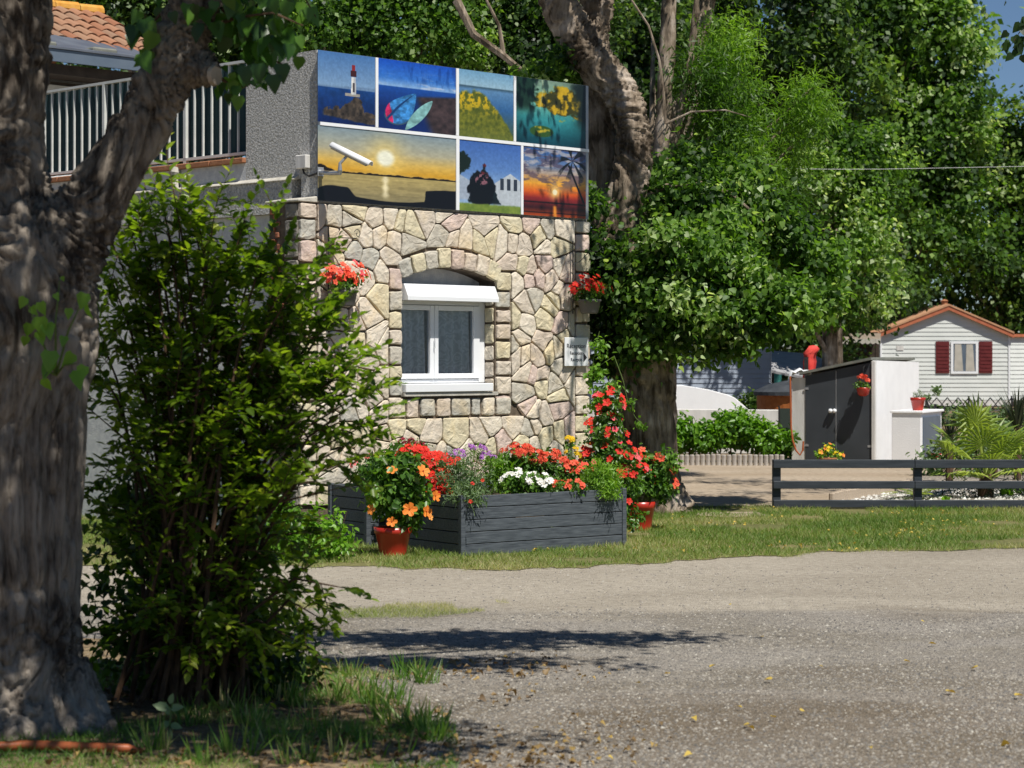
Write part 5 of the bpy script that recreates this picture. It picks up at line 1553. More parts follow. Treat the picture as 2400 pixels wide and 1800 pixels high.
# local: x from -w (left) to 0 (corner), y backwards
w = 1.10; L = 2.55; zl, zr = 1.36, 1.58
def zroof(x): return zl+(zr-zl)*(x+w)/w
xm = -w*.54
for (a_, b_, nm) in ((-w+.02, xm-.006, 0), (xm+.006, -.03, 1)):
    d_ = MB(); d_.prism_y([(a_, .03),(b_, .03),(b_, zroof(b_)-.03),(a_, zroof(a_)-.03)], -.03, .0)
    dob = d_.build('door', M['shed_door'], sh, bevel=.003)
    if nm == 0:
        d_ = MB(); d_.lathe([(.012,0),(.03,.02),(.034,.05),(.02,.07)], seg=12); kb = d_.build('handle', M['white'], dob, smooth=True); kb.location = (b_-.07, -.03, .80); kb.rotation_euler=(R(90),0,0)
        d_ = MB(); d_.lathe([(.012,0),(.03,.02),(.034,.05),(.02,.07)], seg=12); kb = d_.build('handle', M['white'], dob, smooth=True); kb.location = (b_-.005, -.034, .80); kb.rotation_euler=(R(90),0,0)
d_ = MB(); d_.box(xm-.005, xm+.005, -.034, -.02, .03, zroof(xm)-.05); d_.build('astragal', M['steel'], sh)
mb = MB(); mb.add([(-.028,-.01,0),(.03,-.01,0),(.03,L,0),(-.028,L,0),(-.028,-.01,zr-.01),(.03,-.01,zr-.01),(.03,L,zr-.04),(-.028,L,zr-.04)], [(0,3,2,1),(4,5,6,7),(0,1,5,4),(1,2,6,5),(2,3,7,6),(3,0,4,7)]); mb.build('side_wall', M['white_wall'], sh)
mb = MB(); mb.box(-w-.20, -w+.015, -.015, .12, 0, 1.30); mb.build('side_pillar', M['white_aged'], sh)
mb = MB(); mb.box(-w+.0, -w+.05, .125, L, 0, 1.30); mb.box(-w, 0, L+.002, L+.1, 0, 1.3); mb.build('rear_wall', M['white_aged'], sh)
mb = MB(); mb.add([(-w-.06,-.09,zl-.01),(.0-.035,-.09,zr-.002),(-.035,L,zr-.002),(-w-.06,L,zl-.01),(-w-.06,-.09,zl+.03),(-.035,-.09,zr+.038),(-.035,L,zr+.038),(-w-.06,L,zl+.03)], [(0,3,2,1),(4,5,6,7),(0,1,5,4),(1,2,6,5),(2,3,7,6),(3,0,4,7)]); mb.build('roof', M['shed_roof'], sh)
def S3(x, y, z):
    p = np.array([sc0.x, sc0.y]) - E1*x + E2*y
    return Vector((p[0], p[1], z))
for zz_ in (.25, 1.12):
    for xa_ in (-w+.0, -.10):
        mb = MB(); mb.box(xa_, xa_+.07, -.036, -.029, zz_, zz_+.035); mb.build('hinge', M['steel'], sh)
mb = MB(); mb.box(-.035, .02, -.055, -.012, 0, zr-.02); mb.build('corner_trim', M['white_aged'], sh, bevel=.004)
# hanging red pot on the right door
hp = thing('hanging_pot', 'small red pot of pink flowers hanging on the dark shed door', 'hanging planter', tuple(S3(-.13, -.17, 1.03)), STH)
mb = MB(); mb.lathe([(.05,0),(.085,.03),(.10,.11),(.105,.13),(.09,.13)], seg=18); mb.build('pot', M['redpot'], hp, smooth=True)
mb = MB(); mb.tube([(.0,.16,.0),(0,.15,.42),(0,.08,.46),(0,0,.42),(0,0,.36)], .006, 6); [mb.tube([(0,0,.36),(.1*math.cos(a_),.1*math.sin(a_),.12)], .003, 4) for a_ in (.5,2.6,4.7)]; mb.build('hanger', M['iron'], hp)
arr = crown_arrays([(-.02,0,.17,.11,.1,.08)], 40, 7, .02, .035, fill=(.1,1)); add_foliage('foliage', hp, M['leaf_plant'], arr, T_OVAL)
for i in range(20):
    o = bpy.data.objects.new('flower', fmesh('coral','single')); COL.objects.link(o); o.parent = hp; d = rand_dirs(1)[0]
    o.location = (d[0]*.11-.02, d[1]*.09, .20+abs(d[2])*.12); o.scale=(.03,)*3; o.rotation_mode='QUATERNION'; o.rotation_quaternion=(Vector(d)+Vector((0,-1,.4))).to_track_quat('Z','Y')
# pots on the ground and on the block
pp = S3(-.62, -.35, 0)
round_pot('flower_pot', 'low brown pot on the ground in front of the shed doors', tuple(pp), .10, .14, .10, M['terracotta'])
plant('yellow_pansies', 'yellow flowers with bright leaves at the foot of the shed doors', 'flowers', (pp.x, pp.y, .08), [(-.13,0,.06,.09,.1,.07),(.0,0,.12,.10,.1,.10),(.15,0,.04,.08,.1,.06)], 'leaf_lime', 300, .05, [(14,'yellow','single',.032,.4),(7,'orange','single',.03,.2)], stems=False)
# white block with the grey panel
bc = P(2158, 0, 31.2)
bk = thing('meter_block', 'white masonry block with a slate grey door panel beside the shed', 'utility block', (bc.x, bc.y, 0), STH)
mb = MB(); mb.box(-.43, 0, 0, 1.25, 0, .80); mb.build('body', M['white_wall'], bk, bevel=.006)
mb = MB(); mb.box(.002, .02, .10, 1.12, .02, .74); mb.build('door_panel', M['greypanel'], bk)
mb = MB(); mb.box(-.45, .035, -.02, 1.27, .802, .835); mb.build('cap', M['white_wall'], bk, bevel=.005)
def B3(x, y, z):
    p = np.array([bc.x, bc.y]) - E1*x + E2*y; return (p[0], p[1], z)
round_pot('flower_pot', 'bright red pot with a small cactus on top of the white block', B3(-.12,.30,.835), .075, .11, .19, M['redpot'])
plant('cactus', 'little round cactus in the bright red pot on the white block', 'cactus', B3(-.12,.30,1.0), [(0,0,.06,.085,.085,.09)], 'leaf_grey', 500, .03, (), None, T_SLIM, stems=False, sig=.012)
round_pot('flower_pot', 'dark red pot on the ground right of the white block', B3(.18,.35,0), .11, .15, .20, M['redpot'])
st = P(2192, 0, 33.0)
t = thing('garden_figure', 'dark dried plant on a thin stand behind the white block', 'garden ornament', (st.x, 33.0, 0))
mb = MB(); mb.tube([(0,0,0),(.0,0,.9)], .02, 6); mb.tube([(0,0,.62),(-.14,0,.95)], .018, 6); mb.tube([(0,0,.55),(.15,0,.85)], .02, 6); mb.build('stand', M['yucca'] if False else M['iron'], t)
arr = crown_arrays([(.02,0,1.12,.07,.07,.08),(-.13,0,1.0,.06,.05,.05)], 40, 7, .015, .04, fill=(.1,1)); add_foliage('foliage', t, M['leaf_grey'], arr, T_OVAL)

# hose on the side pillar
hs = thing('hanging_hose', 'orange hose hanging down beside the white shed pillar', 'hose', tuple(P(1855,0,32.6).xy)+(0,))
mb = MB(); mb.tube([(-.02,0,1.33),(-.015,0,1.1),(-.01,0,.8),(-.005,0,.55),(.02,0,.35),(.07,0,.2),(.13,0,.13),(.17,0,.2),(.18,0,.34)], .014, 8); mb.build('tube', M['hose'], hs)
# folded parasol
ps = thing('folded_parasol', 'folded bright red parasol standing behind the shed', 'parasol', tuple(P(1897,0,34.2).xy)+(0,))
mb = MB(); mb.tube([(0,0,0),(0,0,1.55)], .02, 8); mb.build('pole', M['iron'], ps)
vs, fs = [], []
prof = [(.07,1.18),(.085,1.3),(.075,1.42),(.085,1.55),(.075,1.62),(.09,1.68),(.085,1.75),(.055,1.80),(.0,1.81)]
for (r_, z) in prof:
    for k in range(14):
        t = 2*math.pi*k/14; rr = r_*(1+.25*math.cos(k*math.pi)+.12*math.sin(3*t+z*9)); vs.append((rr*math.cos(t)+(.06 if z > 1.68 else 0)*math.sin(z*8), rr*math.sin(t), z))
for i in range(len(prof)-1):
    for k in range(14): fs.append((i*14+k, i*14+(k+1)%14, (i+1)*14+(k+1)%14, (i+1)*14+k))
mb = MB(); mb.add(vs, fs); mb.build('canopy', M['redcloth'], ps, smooth=True)
mb = MB(); mb.box(-.10,-.04,-.16,-.13,1.15,1.62); mb.build('strap', M['iron'], ps)
# white cloth on the pillar
cl = thing('white_cloth', 'white cloth bundled on top of the shed pillar', 'cloth', tuple(S3(-w-.09, .05, 1.30)))
vs, fs = [], []
for i in range(9):
    for k in range(9):
        x = (i/8-.5)*.36; y = (k/8-.5)*.3; r_ = math.hypot(x,y); vs.append((x, y, .13-.9*r_*r_*2+.02*math.sin(i*2.1)+.02*math.cos(k*2.7)-(.12 if i in (0,) else 0)))
for i in range(8):
    for k in range(8): q = i*9+k; fs.append((q, q+9, q+10, q+1))
mb = MB(); mb.add(vs, fs); mb.build('sheet', M['white'], cl, smooth=True)
# netting panel
nt_ = thing('netting_panel', 'dark green netting panel between the low white wall and the hose', 'screen', tuple(P(1826,0,35.2).xy)+(0,))
mb = MB(); mb.box(0,.36,0,.01,.0,.78); mb.build('net', M['netting'], nt_)
mb = MB(); mb.tube([(0,0,0),(0,0,.82)], .015, 6); mb.tube([(.36,0,0),(.36,0,.82)], .015, 6); mb.build('post', M['iron'], nt_)
# low walls
def wall_px(name, label, pts_px, D, th_, mat, base=0):
    """pts_px: top outline left to right"""
    t = thing(name, label, 'wall', (P(pts_px[0][0],0,D).x, D, 0)); o = P(pts_px[0][0],0,D)
    pts = [P(x,y,D)-Vector((o.x,D,0)) for x,y in pts_px]
    poly = [(pts[0].x, base)] + [(pts[-1].x if len(pts_px[-1]) < 3 else pts[-1].x, base)] + [(p.x, p.z) for p in reversed(pts)]
    mb = MB(); mb.prism_y(poly, 0, th_); mb.build('masonry', mat, t, bevel=.008)
    return t
wall_px('low_white_wall', 'low flat-topped white wall behind the green hedge', [(1300,959),(1585,959),(1832,961)], 36.0, .22, M['white_aged'])
wall_px('stepped_white_wall', 'white wall with a sloping top running down behind the flat wall', [(1560,905),(1600,903),(1655,912),(1706,925),(1722,932),(1752,958)], 38.2, .9, M['white_wall'])

# hedge
hg = thing('green_hedge', 'bright green leafy hedge behind the concrete edging', 'hedge', (P(1700,0,33.2).x, 33.2, 0))
o_ = P(1700,0,33.2)
bl = []
for px, py, r_ in ((1560,1020,40),(1610,1015,45),(1650,1025,40),(1700,1010,48),(1730,1000,45),(1770,1020,42),(1800,1030,38),(1835,1035,34),(1860,1045,30),(1500,1010,50)):
    q = P(px, py, 33.2); bl.append((q.x-o_.x, rng.normal(0,.08), q.z, pix(r_,33.2), .28, pix(r_,33.2)*1.0))
arr = crown_arrays(bl, 800, 9, .05, .095, fill=(.3,1.02)); k = arr[0][:,2] > .08; arr = tuple(a[k] for a in arr)
add_foliage('foliage', hg, M['leaf_hedge'], arr, T_OVAL)
mb = MB(); [mb.tube([(x_,0,0),(x_+.05,0,.35),(x_,.05,.6)], [.015,.01,.004], 5) for x_ in np.arange(-.9,1.1,.16)]; mb.build('stem', M['stem'], hg)

# hot tub under a dark cover
ht = thing('hot_tub', 'orange wooden tub under a charcoal cover beyond the low wall', 'hot tub', tuple(P(1850,0,42).xy)+(0,))
mb = MB(); mb.lathe([(.62,.0),(.64,.9)], seg=30); mb.build('staves', M['orangewood'], ht)
mb = MB(); mb.lathe([(.70,.88),(.70,.95),(.45,1.08),(.1,1.16),(.02,1.17)], seg=30); mb.build('cover', M['blackcover'], ht, smooth=False)
# parked-away dark things below the blue home
db = thing('dark_shrub', 'low dark shrub under the blue-grey mobile home', 'shrub', tuple(P(1770,0,45).xy)+(0,))
arr = crown_arrays([(-.2,0,.6,.45,.4,.28),(.3,0,.5,.4,.3,.25),(-.9,0,.5,.5,.3,.3)], 260, 8, .06, .09, fill=(.2,1)); add_foliage('foliage', db, M['leaf_wood'], arr, T_OVAL)

# ================================================================== MOBILE HOMES
def siding(parent, x0, x1, z0, z1, pitch, mat, y=0, clipf=None, name='siding_board', depth=.018):
    z = z0; i = 0
    while z < z1-.01:
        zt_ = min(z+pitch, z1)
        a0, b0 = clipf(z) if clipf else (x0, x1)
        a1, b1 = clipf(zt_) if clipf else (x0, x1)
        if b1-a1 < .02: a1 = b1 = (a1+b1)/2; b1 += .01
        vs = [(a0,y-depth,z+.004),(b0,y-depth,z+.004),(b1,y-.003,zt_),(a1,y-.003,zt_),(a0,y+.01,z+.004),(b0,y+.01,z+.004),(b1,y+.01,zt_),(a1,y+.01,zt_)]
        mb = MB(); mb.add(vs, [(0,1,2,3),(0,4,5,1),(4,7,6,5),(0,3,7,4),(1,5,6,2),(3,2,6,7)]); mb.build(name, mat, parent)
        z += pitch; i += 1
D1 = 67.0
m0 = P(2065, 0, D1)
mh = thing('mobile_home', 'pale mobile home with dark red shutters and orange gable trim', 'mobile home', (m0.x, D1, 0), 0)
Wg = 3.98; ze, zp = 2.40, 3.17; xp = 2.09
def cg(z):
    if z <= ze: return (0, Wg)
    t = (z-ze)/(zp-ze); return (xp*t, Wg-(Wg-xp)*t)
siding(mh, 0, Wg, .30, zp-.02, .133, M['siding_w'], 0, cg)
mb = MB(); mb.box(0, Wg, .02, 8, .2, ze-.02); mb.prism_y([(0,ze-.019),(Wg,ze-.019),(xp,zp-.04)], .02, 8); mb.build('body', M['siding_w'], mh)
for (xa, za, xb, zb_) in ((-.14, ze-.06, xp, zp+.04), (xp, zp+.04, Wg+.14, ze-.06)):
    mb = MB(); mb.prism_y([(xa, za-.10),(xb, zb_-.10),(xb, zb_+.03),(xa, za+.03)], -.16, -.05); mb.build('bargeboard', M['orange_trim'], mh)
    mb = MB(); mb.prism_y([(xa, za+.032),(xb, zb_+.032),(xb, zb_+.09),(xa, za+.09)], -.18, 8.2); mb.build('roof', M['roof_tan'], mh)
mb = MB(); mb.box(-.1, Wg+.1, -.03, .02, .12, .29); mb.build('skirt', M['white_aged'], mh)
mb = MB(); mb.box(Wg*.12, Wg*.12+.22, -.03, -.02, 1.85, 2.0); mb.build('vent', M['white_aged'], mh)
# corner posts
for x in (-.03, Wg-.01):
    mb = MB(); mb.box(x, x+.05, -.04, .012, .25, ze-.05); mb.build('corner_trim', M['white'], mh)
# angled right side wall (recedes to the right)
rt = thing('side_wing', None, None); rt.parent = mh; rt.location = (Wg+.045, .0, 0); rt.rotation_euler = (0, 0, R(35))
siding(rt, 0, 3.2, .30, 2.26, .133, M['siding_w'])
mb = MB(); mb.box(0, 3.2, .02, .2, .25, 2.26); mb.build('wall', M['siding_w'], rt)
mb = MB(); mb.box(-.05, 3.3, -.12, .25, 2.27, 2.36); mb.build('fascia', M['orange_trim'], rt)
mb = MB(); mb.box(1.6, 2.6, -.03, -.02, 1.0, 2.0); mb.build('window', M['glass'], rt)
wx0, wx1 = P(2228,0,D1).x-m0.x, P(2292,0,D1).x-m0.x; wz1, wz0 = P(0,800,D1).z, P(0,876,D1).z
wn_ = thing('window', None, None); wn_.parent = mh
mb = MB(); t_=.075
mb.box(wx0, wx0+t_, -.05, -.02, wz0, wz1); mb.box(wx1-t_, wx1, -.05, -.02, wz0, wz1); mb.box(wx0+t_, wx1-t_, -.05, -.02, wz0, wz0+t_); mb.box(wx0+t_, wx1-t_, -.05, -.02, wz1-t_, wz1); mb.build('frame', M['white'], wn_)
mb = MB(); mb.box(wx0+t_, wx1-t_, -.035, -.03, wz0+t_, wz1-t_); mb.build('pane', M['greypanel'], wn_)
for k in range(2):
    x_ = wx0+t_+.03+k*.36; mb = MB(); mb.prism_y([(x_,wz0+t_+.01),(x_+.28,wz0+t_+.01),(x_+.22,wz1-t_-.02),(x_+.02,wz1-t_-.02)], -.042, -.037); mb.build('curtain', M['blind'], wn_)
for xa in (P(2193,0,D1).x-m0.x, P(2293,0,D1).x-m0.x+.01):
    sh2 = MB(); sh2.box(xa, xa+.42, -.045, -.022, wz0+.02, wz1+.0); so_ = sh2.build('shutter', M['shutter'], mh)
    for k in range(8):
        z_ = wz0+.07+k*(wz1-wz0-.1)/8; s2 = MB(); s2.box(xa+.04, xa+.38, -.055, -.046, z_, z_+.06); s2.build('slat', M['shutter'], so_)
mb = MB(); mb.lathe([(.10,0),(.10,.16),(.14,.17),(.02,.22)], c=(xp+.05,.8,zp+.08), seg=12); mb.build('roof_vent', M['terracotta'], mh)

D2 = 50.0
b0 = P(1808, 0, D2)
bh = thing('mobile_home', 'blue-grey mobile home half hidden behind the poplar leaves', 'mobile home', (b0.x-4.2, D2, 0), 0)
def cb(z):
    if z <= 2.18: return (0, 4.2)
    t = (z-2.18)/(.75); return (2.1*t, 4.2-2.1*t)
siding(bh, 0, 4.2, .35, 2.92, .112, M['siding_b'], 0, cb)
mb = MB(); mb.box(0, 4.2, .02, 7, .3, 2.17); mb.build('body', M['siding_b'], bh)
mb = MB(); mb.box(4.19, 4.25, -.04, .03, .35, 2.2); mb.build('corner_trim', M['white'], bh)
for (xa, za, xb, zb_) in ((-.2, 2.12, 2.1, 2.98), (2.1, 2.98, 4.4, 2.12)):
    mb = MB(); mb.prism_y([(xa, za),(xb, zb_),(xb, zb_+.1),(xa, za+.1)], -.25, 7.2); mb.build('roof', M['blackcover'], bh)
mb = MB(); mb.box(4.3, 4.55, .9, 1.0, .5, 1.42); mb.build('side_door', M['tealdoor'], bh)

# grey sheet carport
D3 = 46.0
cp = thing('carport', 'low dark grey sloping sheet roof behind the shed', 'carport', tuple(P(1808,0,D3).xy)+(0,))
q = [P(1808,822,D3), P(1900,829,D3), P(2010,876,D3-.3), P(2010,884,D3-1.6), P(1880,882,D3-1.8), P(1808,868,D3-1.6)]
o_ = P(1808,0,D3)
vs = [p_-Vector((o_.x,o_.y,0)) for p_ in q]; vs2 = [v-Vector((0,0,.05)) for v in vs]
mb = MB(); mb.add(vs+vs2, [(0,1,5),(1,2,3),(1,3,4),(1,4,5),(6,11,7),(7,9,8),(7,10,9),(7,11,10)]+[(i,6+i,6+(i+1)%6,(i+1)%6) for i in range(6)]); mb.build('roof_sheet', noise_mat('dull_grey_sheet', (.26,.26,.265), (.34,.34,.345), scale=5, rough=.7, bump=.1), cp)
mb = MB(); [mb.tube([(v.x+.03, v.y, 0), (v.x+.03, v.y, v.z-.06)], .03, 8) for v in (vs[4], vs[0], vs[2])]; mb.build('post', M['iron'], cp)
mb = MB(); mb.box(.0, 1.8, .5, .6, 0, 1.0); mb.build('back_panel', M['blackcover'], cp)
# pergola roof left of the pale home
D4 = 62.0
pg = thing('pergola', 'tan flat porch roof with scalloped edge left of the pale mobile home', 'pergola', tuple(P(1955,0,D4).xy)+(0,))
zz = P(0,781,D4).z
mb = MB(); mb.box(0, 1.35, 0, 2.5, zz-.16, zz); mb.build('roof', M['log'], pg)
for k in range(9):
    mb = MB(); mb.prism_y([(k*.15,zz-.28),(k*.15+.07,zz-.32),(k*.15+.145,zz-.28),(k*.15+.145,zz-.162),(k*.15,zz-.162)], -.01, .0); mb.build('valance', M['blind'], pg)
mb = MB(); mb.box(.02,.12,0,.1,0,zz-.17); mb.box(1.2,1.3,0,.1,0,zz-.17); mb.build('post', M['darkwood'], pg)
mb = MB(); mb.box(0,1.35,.9,1.0,0,zz-.17); mb.build('rear_screen', M['darkwood'], pg)
# scalloped black fence
D5 = 48.0
lf = thing('lattice_fence', 'black ornamental wire fence before the pale mobile home', 'fence', tuple(P(2170,0,D5).xy)+(0,))
zt_, zb_ = P(0,932,D5).z, P(0,962,D5).z
for k in range(13):
    x = k*.24
    mb = MB(); mb.tube([(x,0,zb_),(x+.12,0,zb_+.14),(x,0,zt_)], .014, 5); mb.tube([(x+.24,0,zb_),(x+.12,0,zb_+.14),(x+.24,0,zt_)], .014, 5)
    mb.tube([(x+.12+.055*math.cos(a_), 0, zb_+.05+.055*math.sin(a_)) for a_ in np.linspace(0,6.28,11)], .010, 5, cap=False)
    mb.build('lattice', M['iron'], lf)
mb = MB(); mb.tube([(0,0,zb_),(3.2,0,zb_)], .014, 5); [mb.tube([(x_,0,0),(x_,0,zt_+.03)], .02, 6) for x_ in (0,.96,1.92,2.88)]; mb.build('frame', M['iron'], lf)
# low wall/bank below it
bkh = thing('low_hedge', 'dull olive low hedge under the black wire fence', 'hedge', tuple(P(2260,0,47).xy)+(0,))
arr = crown_arrays([(-.7,0,.28,.6,.3,.3),(.1,0,.28,.6,.3,.3),(.9,0,.28,.6,.3,.3),(1.7,0,.28,.6,.3,.3)], 420, 8, .06, .08, fill=(.3,1)); add_foliage('foliage', bkh, M['leaf_grey'], arr, T_OVAL)
# cable
ca = thing('overhead_cable', 'thin pale cable crossing in front of the trees', 'cable', tuple(P(1850,395,30)))
mb = MB(); mb.tube([(-.3,0,0),(.6,0,-.01),(1.3,.1,0),(3.5,.3,.06)], .0035, 5); mb.build('wire', M['plaster_low'], ca)
# ================================================================== TREES
def blob_px(lst):
    out = []
    for b in lst:
        px, py, r_, D = b[:4]; q = P(px, py, D); rr = pix(r_, D)
        out.append((q.x, D, q.z, rr, b[5] if len(b) > 5 else max(rr*.9, .5), rr, b[4] if len(b) > 4 else 0))
    return out
# ---- front tree --------------------------------------------------------
FT = (P(0,0,9.33).x, 9.33, 0)
ft = thing('forked_tree', 'huge grey furrowed trunk forking in the left foreground', 'tree', FT)
Dt = 9.33
def T(px, py, D=Dt): return P(px, py, D)
k_ = Dt/F
fused_trunk('trunk', [
    [(T(20,1800),.50),(T(16,1740),.465),(T(6,1680),.41),(T(-4,1600),.370),(T(-8,1400),.368),(T(-10,1150),.372),(T(-2,950),.372),(T(14,780),.40),(T(10,620),.40),(T(-30,480),.30),(T(-40,330),.27),(T(-20,170),.25),(T(-12,0),.245),(T(-20,-260),.22),(T(-60,-700),.19),(T(-60,-1100),.15)],
    [(T(60,820),.25),(T(100,680),.23),(T(175,540),.18),(T(248,430),.145),(T(328,300),.130),(T(403,150),.125),(T(463,-10),.122),(T(530,-200),.11),(T(640,-500,9.2),.10),(T(760,-800,8.9),.07)],
    [(T(130,1600),.18),(T(195,1690,9.22),.13),(T(245,1735,9.15),.085),(T(285,1768,9.1),.04)],
    [(T(-10,1600,9.25),.20),(T(20,1720,9.12),.15),(T(40,1790,9.05),.08)],
    [(T(470,160),.10),(T(488,168,9.24),.062),(T(503,176,9.20),.05)],
], M['bark'], ft, FT, voxel=.0105, depth=.028, fa=21, fl=2.8)
mb = MB(); q = T(505,177,9.197)-Vector(FT); mb.tube([q-Vector((.012,-.005,0)), q+Vector((.006,-.004,0))], [.046,.042], 12); mb.build('broken_stub', M['log'], ft)
# hanging leaves on the limb
mb = MB()
tw = [[T(500,60),T(560,40),T(640,30,8.9),T(710,60,8.9)],[T(500,170),T(540,200),T(570,205),T(600,190)],[T(520,20),T(600,90),T(640,140),T(680,160)],[T(420,10),T(380,30),T(350,60),T(345,95)],[T(540,-40),T(620,-60),T(700,-30),T(740,40)]]
for t_ in tw: mb.tube([p_-Vector(FT) for p_ in t_], [.010,.007,.005,.003], 6)
mb.build('twig', M['stem'], ft)
Cs, As, Ns, Ss, Vs = [], [], [], [], []
def lp_(cx, cy, rx, ry, n, size=.085):
    for _ in range(n):
        px = cx+rng.normal(0,rx); py = cy+rng.normal(0,ry)
        p_ = T(px, py, Dt+rng.normal(-.05,.12)); Cs.append(p_-Vector(FT)); As.append((rng.normal(0,.35), rng.normal(0,.35), -1)); Ns.append((rng.normal(.2,.6), -1+rng.normal(0,.5), rng.normal(.1,.4))); Ss.append(size*rng.uniform(.6,1.15)); Vs.append(rng.uniform(0,1))
lp_(590,30,60,35,60); lp_(600,110,35,35,34); lp_(545,185,22,22,20,.06); lp_(650,60,38,50,34); lp_(350,60,18,34,15); lp_(450,10,60,12,12); lp_(690,20,20,30,10)
for (px, py) in ((660,150),(605,150),(640,175),(575,155)): Cs.append(T(px,py,8.8)-Vector(FT)); As.append((.1,0,-1)); Ns.append((.1,-1,.1)); Ss.append(.08); Vs.append(.1)
arr = tuple(np.array(a, float) for a in (Cs, As, Ns, Ss, Vs))
leaf_parts(ft, M['leaf_front'], arr, T_HEART, 300)
# sprout growing out of the trunk
sp_ = thing('trunk_sprout', 'bright green sprout of young leaves growing out of the grey trunk', 'sprout', tuple(T(120,880,8.90)))
o_ = Vector(sp_.location)
Cs, As, Ns, Ss, Vs = [], [], [], [], []
for (px, py, s) in ((60,710,.045),(95,720,.05),(200,700,.06),(205,725,.055),(95,755,.07),(110,770,.06),(75,730,.04),(160,735,.04),(118,835,.075),(125,860,.075),(170,840,.06),(185,880,.075),(200,870,.06),(90,790,.05),(150,800,.04),(60,800,.04),(105,900,.05),(130,700,.03),(145,660,.02),(70,770,.05)):
    Cs.append(T(px,py-12,8.87+rng.normal(0,.03))-o_); As.append((rng.normal(0,.4), rng.normal(0,.2), -1)); Ns.append((rng.normal(0,.5),-1,rng.normal(.3,.5))); Ss.append(s*1.15); Vs.append(rng.uniform(.6,1))
leaf_parts(sp_, M['leaf_hedge'], tuple(np.array(a, float) for a in (Cs, As, Ns, Ss, Vs)), T_HEART, 60)
mb = MB()
for e in ((60,705),(200,700),(118,830),(180,860),(140,665),(105,890)): mb.tube([(0,.10,0), (T((120+e[0])/2,(880+e[1])/2-14,8.89)-o_), (T(e[0],e[1]-8,8.88)-o_)], [.006,.004,.002], 5)
mb.build('stem', M['green_stem'], sp_)
# crown overhead (above the frame): shades the foreground
brs = MB()
b0_ = Vector((-1.25,8.8,3.5))-Vector(FT)
for e in ((-.3,7.5,4.9),(1.6,9.6,4.8),(-1.2,9.6,5.6),(-3.2,8.2,5.6),(-2.3,9.8,6.0)):
    ee = Vector(e)-Vector(FT); st_ = b0_ if e[0] > -2 else Vector((.0,0,4.3)); brs.tube([st_, st_.lerp(ee,.5)+Vector((0,0,.15)), ee], [.07,.045,.02], 8)
brs.build('branch', M['bark'], ft)
cb_ = [(-.7,7.5,4.4,.7,.6,.3),(-1.0,8.2,5.0,.9,.7,.4),(.95,6.6,5.0,.8,.6,.4),(-.45,7.3,4.7,1.0,1.15,.7),(.55,6.9,5.2,.7,.8,.5),(-1.6,7.0,5.2,1.0,1.0,.7),(-3.0,8.0,5.8,1.3,1.3,1.0),(-1.4,9.3,6.0,1.0,1.0,.6),
       (1.25,10.1,4.7,.75,.13,.3),(2.2,10.05,4.75,.75,.10,.25),(1.6,9.72,4.85,.9,.08,.2),(1.5,8.95,4.85,.85,.12,.25),(.8,9.0,4.8,.5,.18,.3),(.3,10.1,4.7,.6,.14,.3),(.9,10.0,4.75,.8,.13,.3),(1.7,10.1,4.7,.8,.13,.3),(1.2,9.75,4.85,.9,.10,.2),(1.1,8.95,4.85,.85,.14,.25),(.2,8.9,4.8,.5,.18,.3)]
arr = crown_arrays([(b[0]-FT[0], b[1]-FT[1], b[2], *b[3:]) for b in cb_], 1500, 13, .11, .095, fill=(.2,1.05))
add_foliage('crown', ft, M['leaf_front'], arr, T_DIAM)

# ---- hose on the ground -------------------------------------------------
hz = thing('garden_hose', 'thick orange brown hose lying on the ground at the foot of the front tree', 'hose', tuple(G(0,1745)))
o_ = Vector(hz.location)
def gz(px, py, z=.03): return P(px, py, 0.0001) if False else (G(px, py, z)-o_)
mb = MB(); mb.tube([gz(-200,1766), gz(0,1750), gz(60,1746), gz(150,1749), gz(240,1752), gz(300,1754), gz(330,1762,.01)], [.02,.02,.02,.02,.019,.018,.012], 12); mb.build('tube', M['hose'], hz, smooth=True)
# small pale plant
wp = thing('young_plant', 'single pale green seedling with drooping leaves right of the trunk foot', 'plant', tuple(G(398,1742)))
mb = MB(); mb.tube([(0,0,0),(.0,0,.08),(.01,0,.17)], [.006,.005,.003], 6); mb.build('stem', M['green_stem'], wp)
for (x, z, ax, az, s, v) in ((0,.02,.05,1,.08,1),(0,.22,-1,.3,.12,.8),(0,.22,1,.2,.10,.8),(0,.14,-.8,-.6,.09,.6),(0,.25,.3,1,.08,.9),(0,.12,.9,-.2,.09,.7),(0,.18,-.4,.9,.07,.7)):
    me = leaf_mesh('leaf', [(x,0,z*.65)], [(ax,-.2,az)], [(0,-1,.5)], s*.62, T_OVAL, np.array([v])); link('leaf', me, M['leaf_grey'], wp)

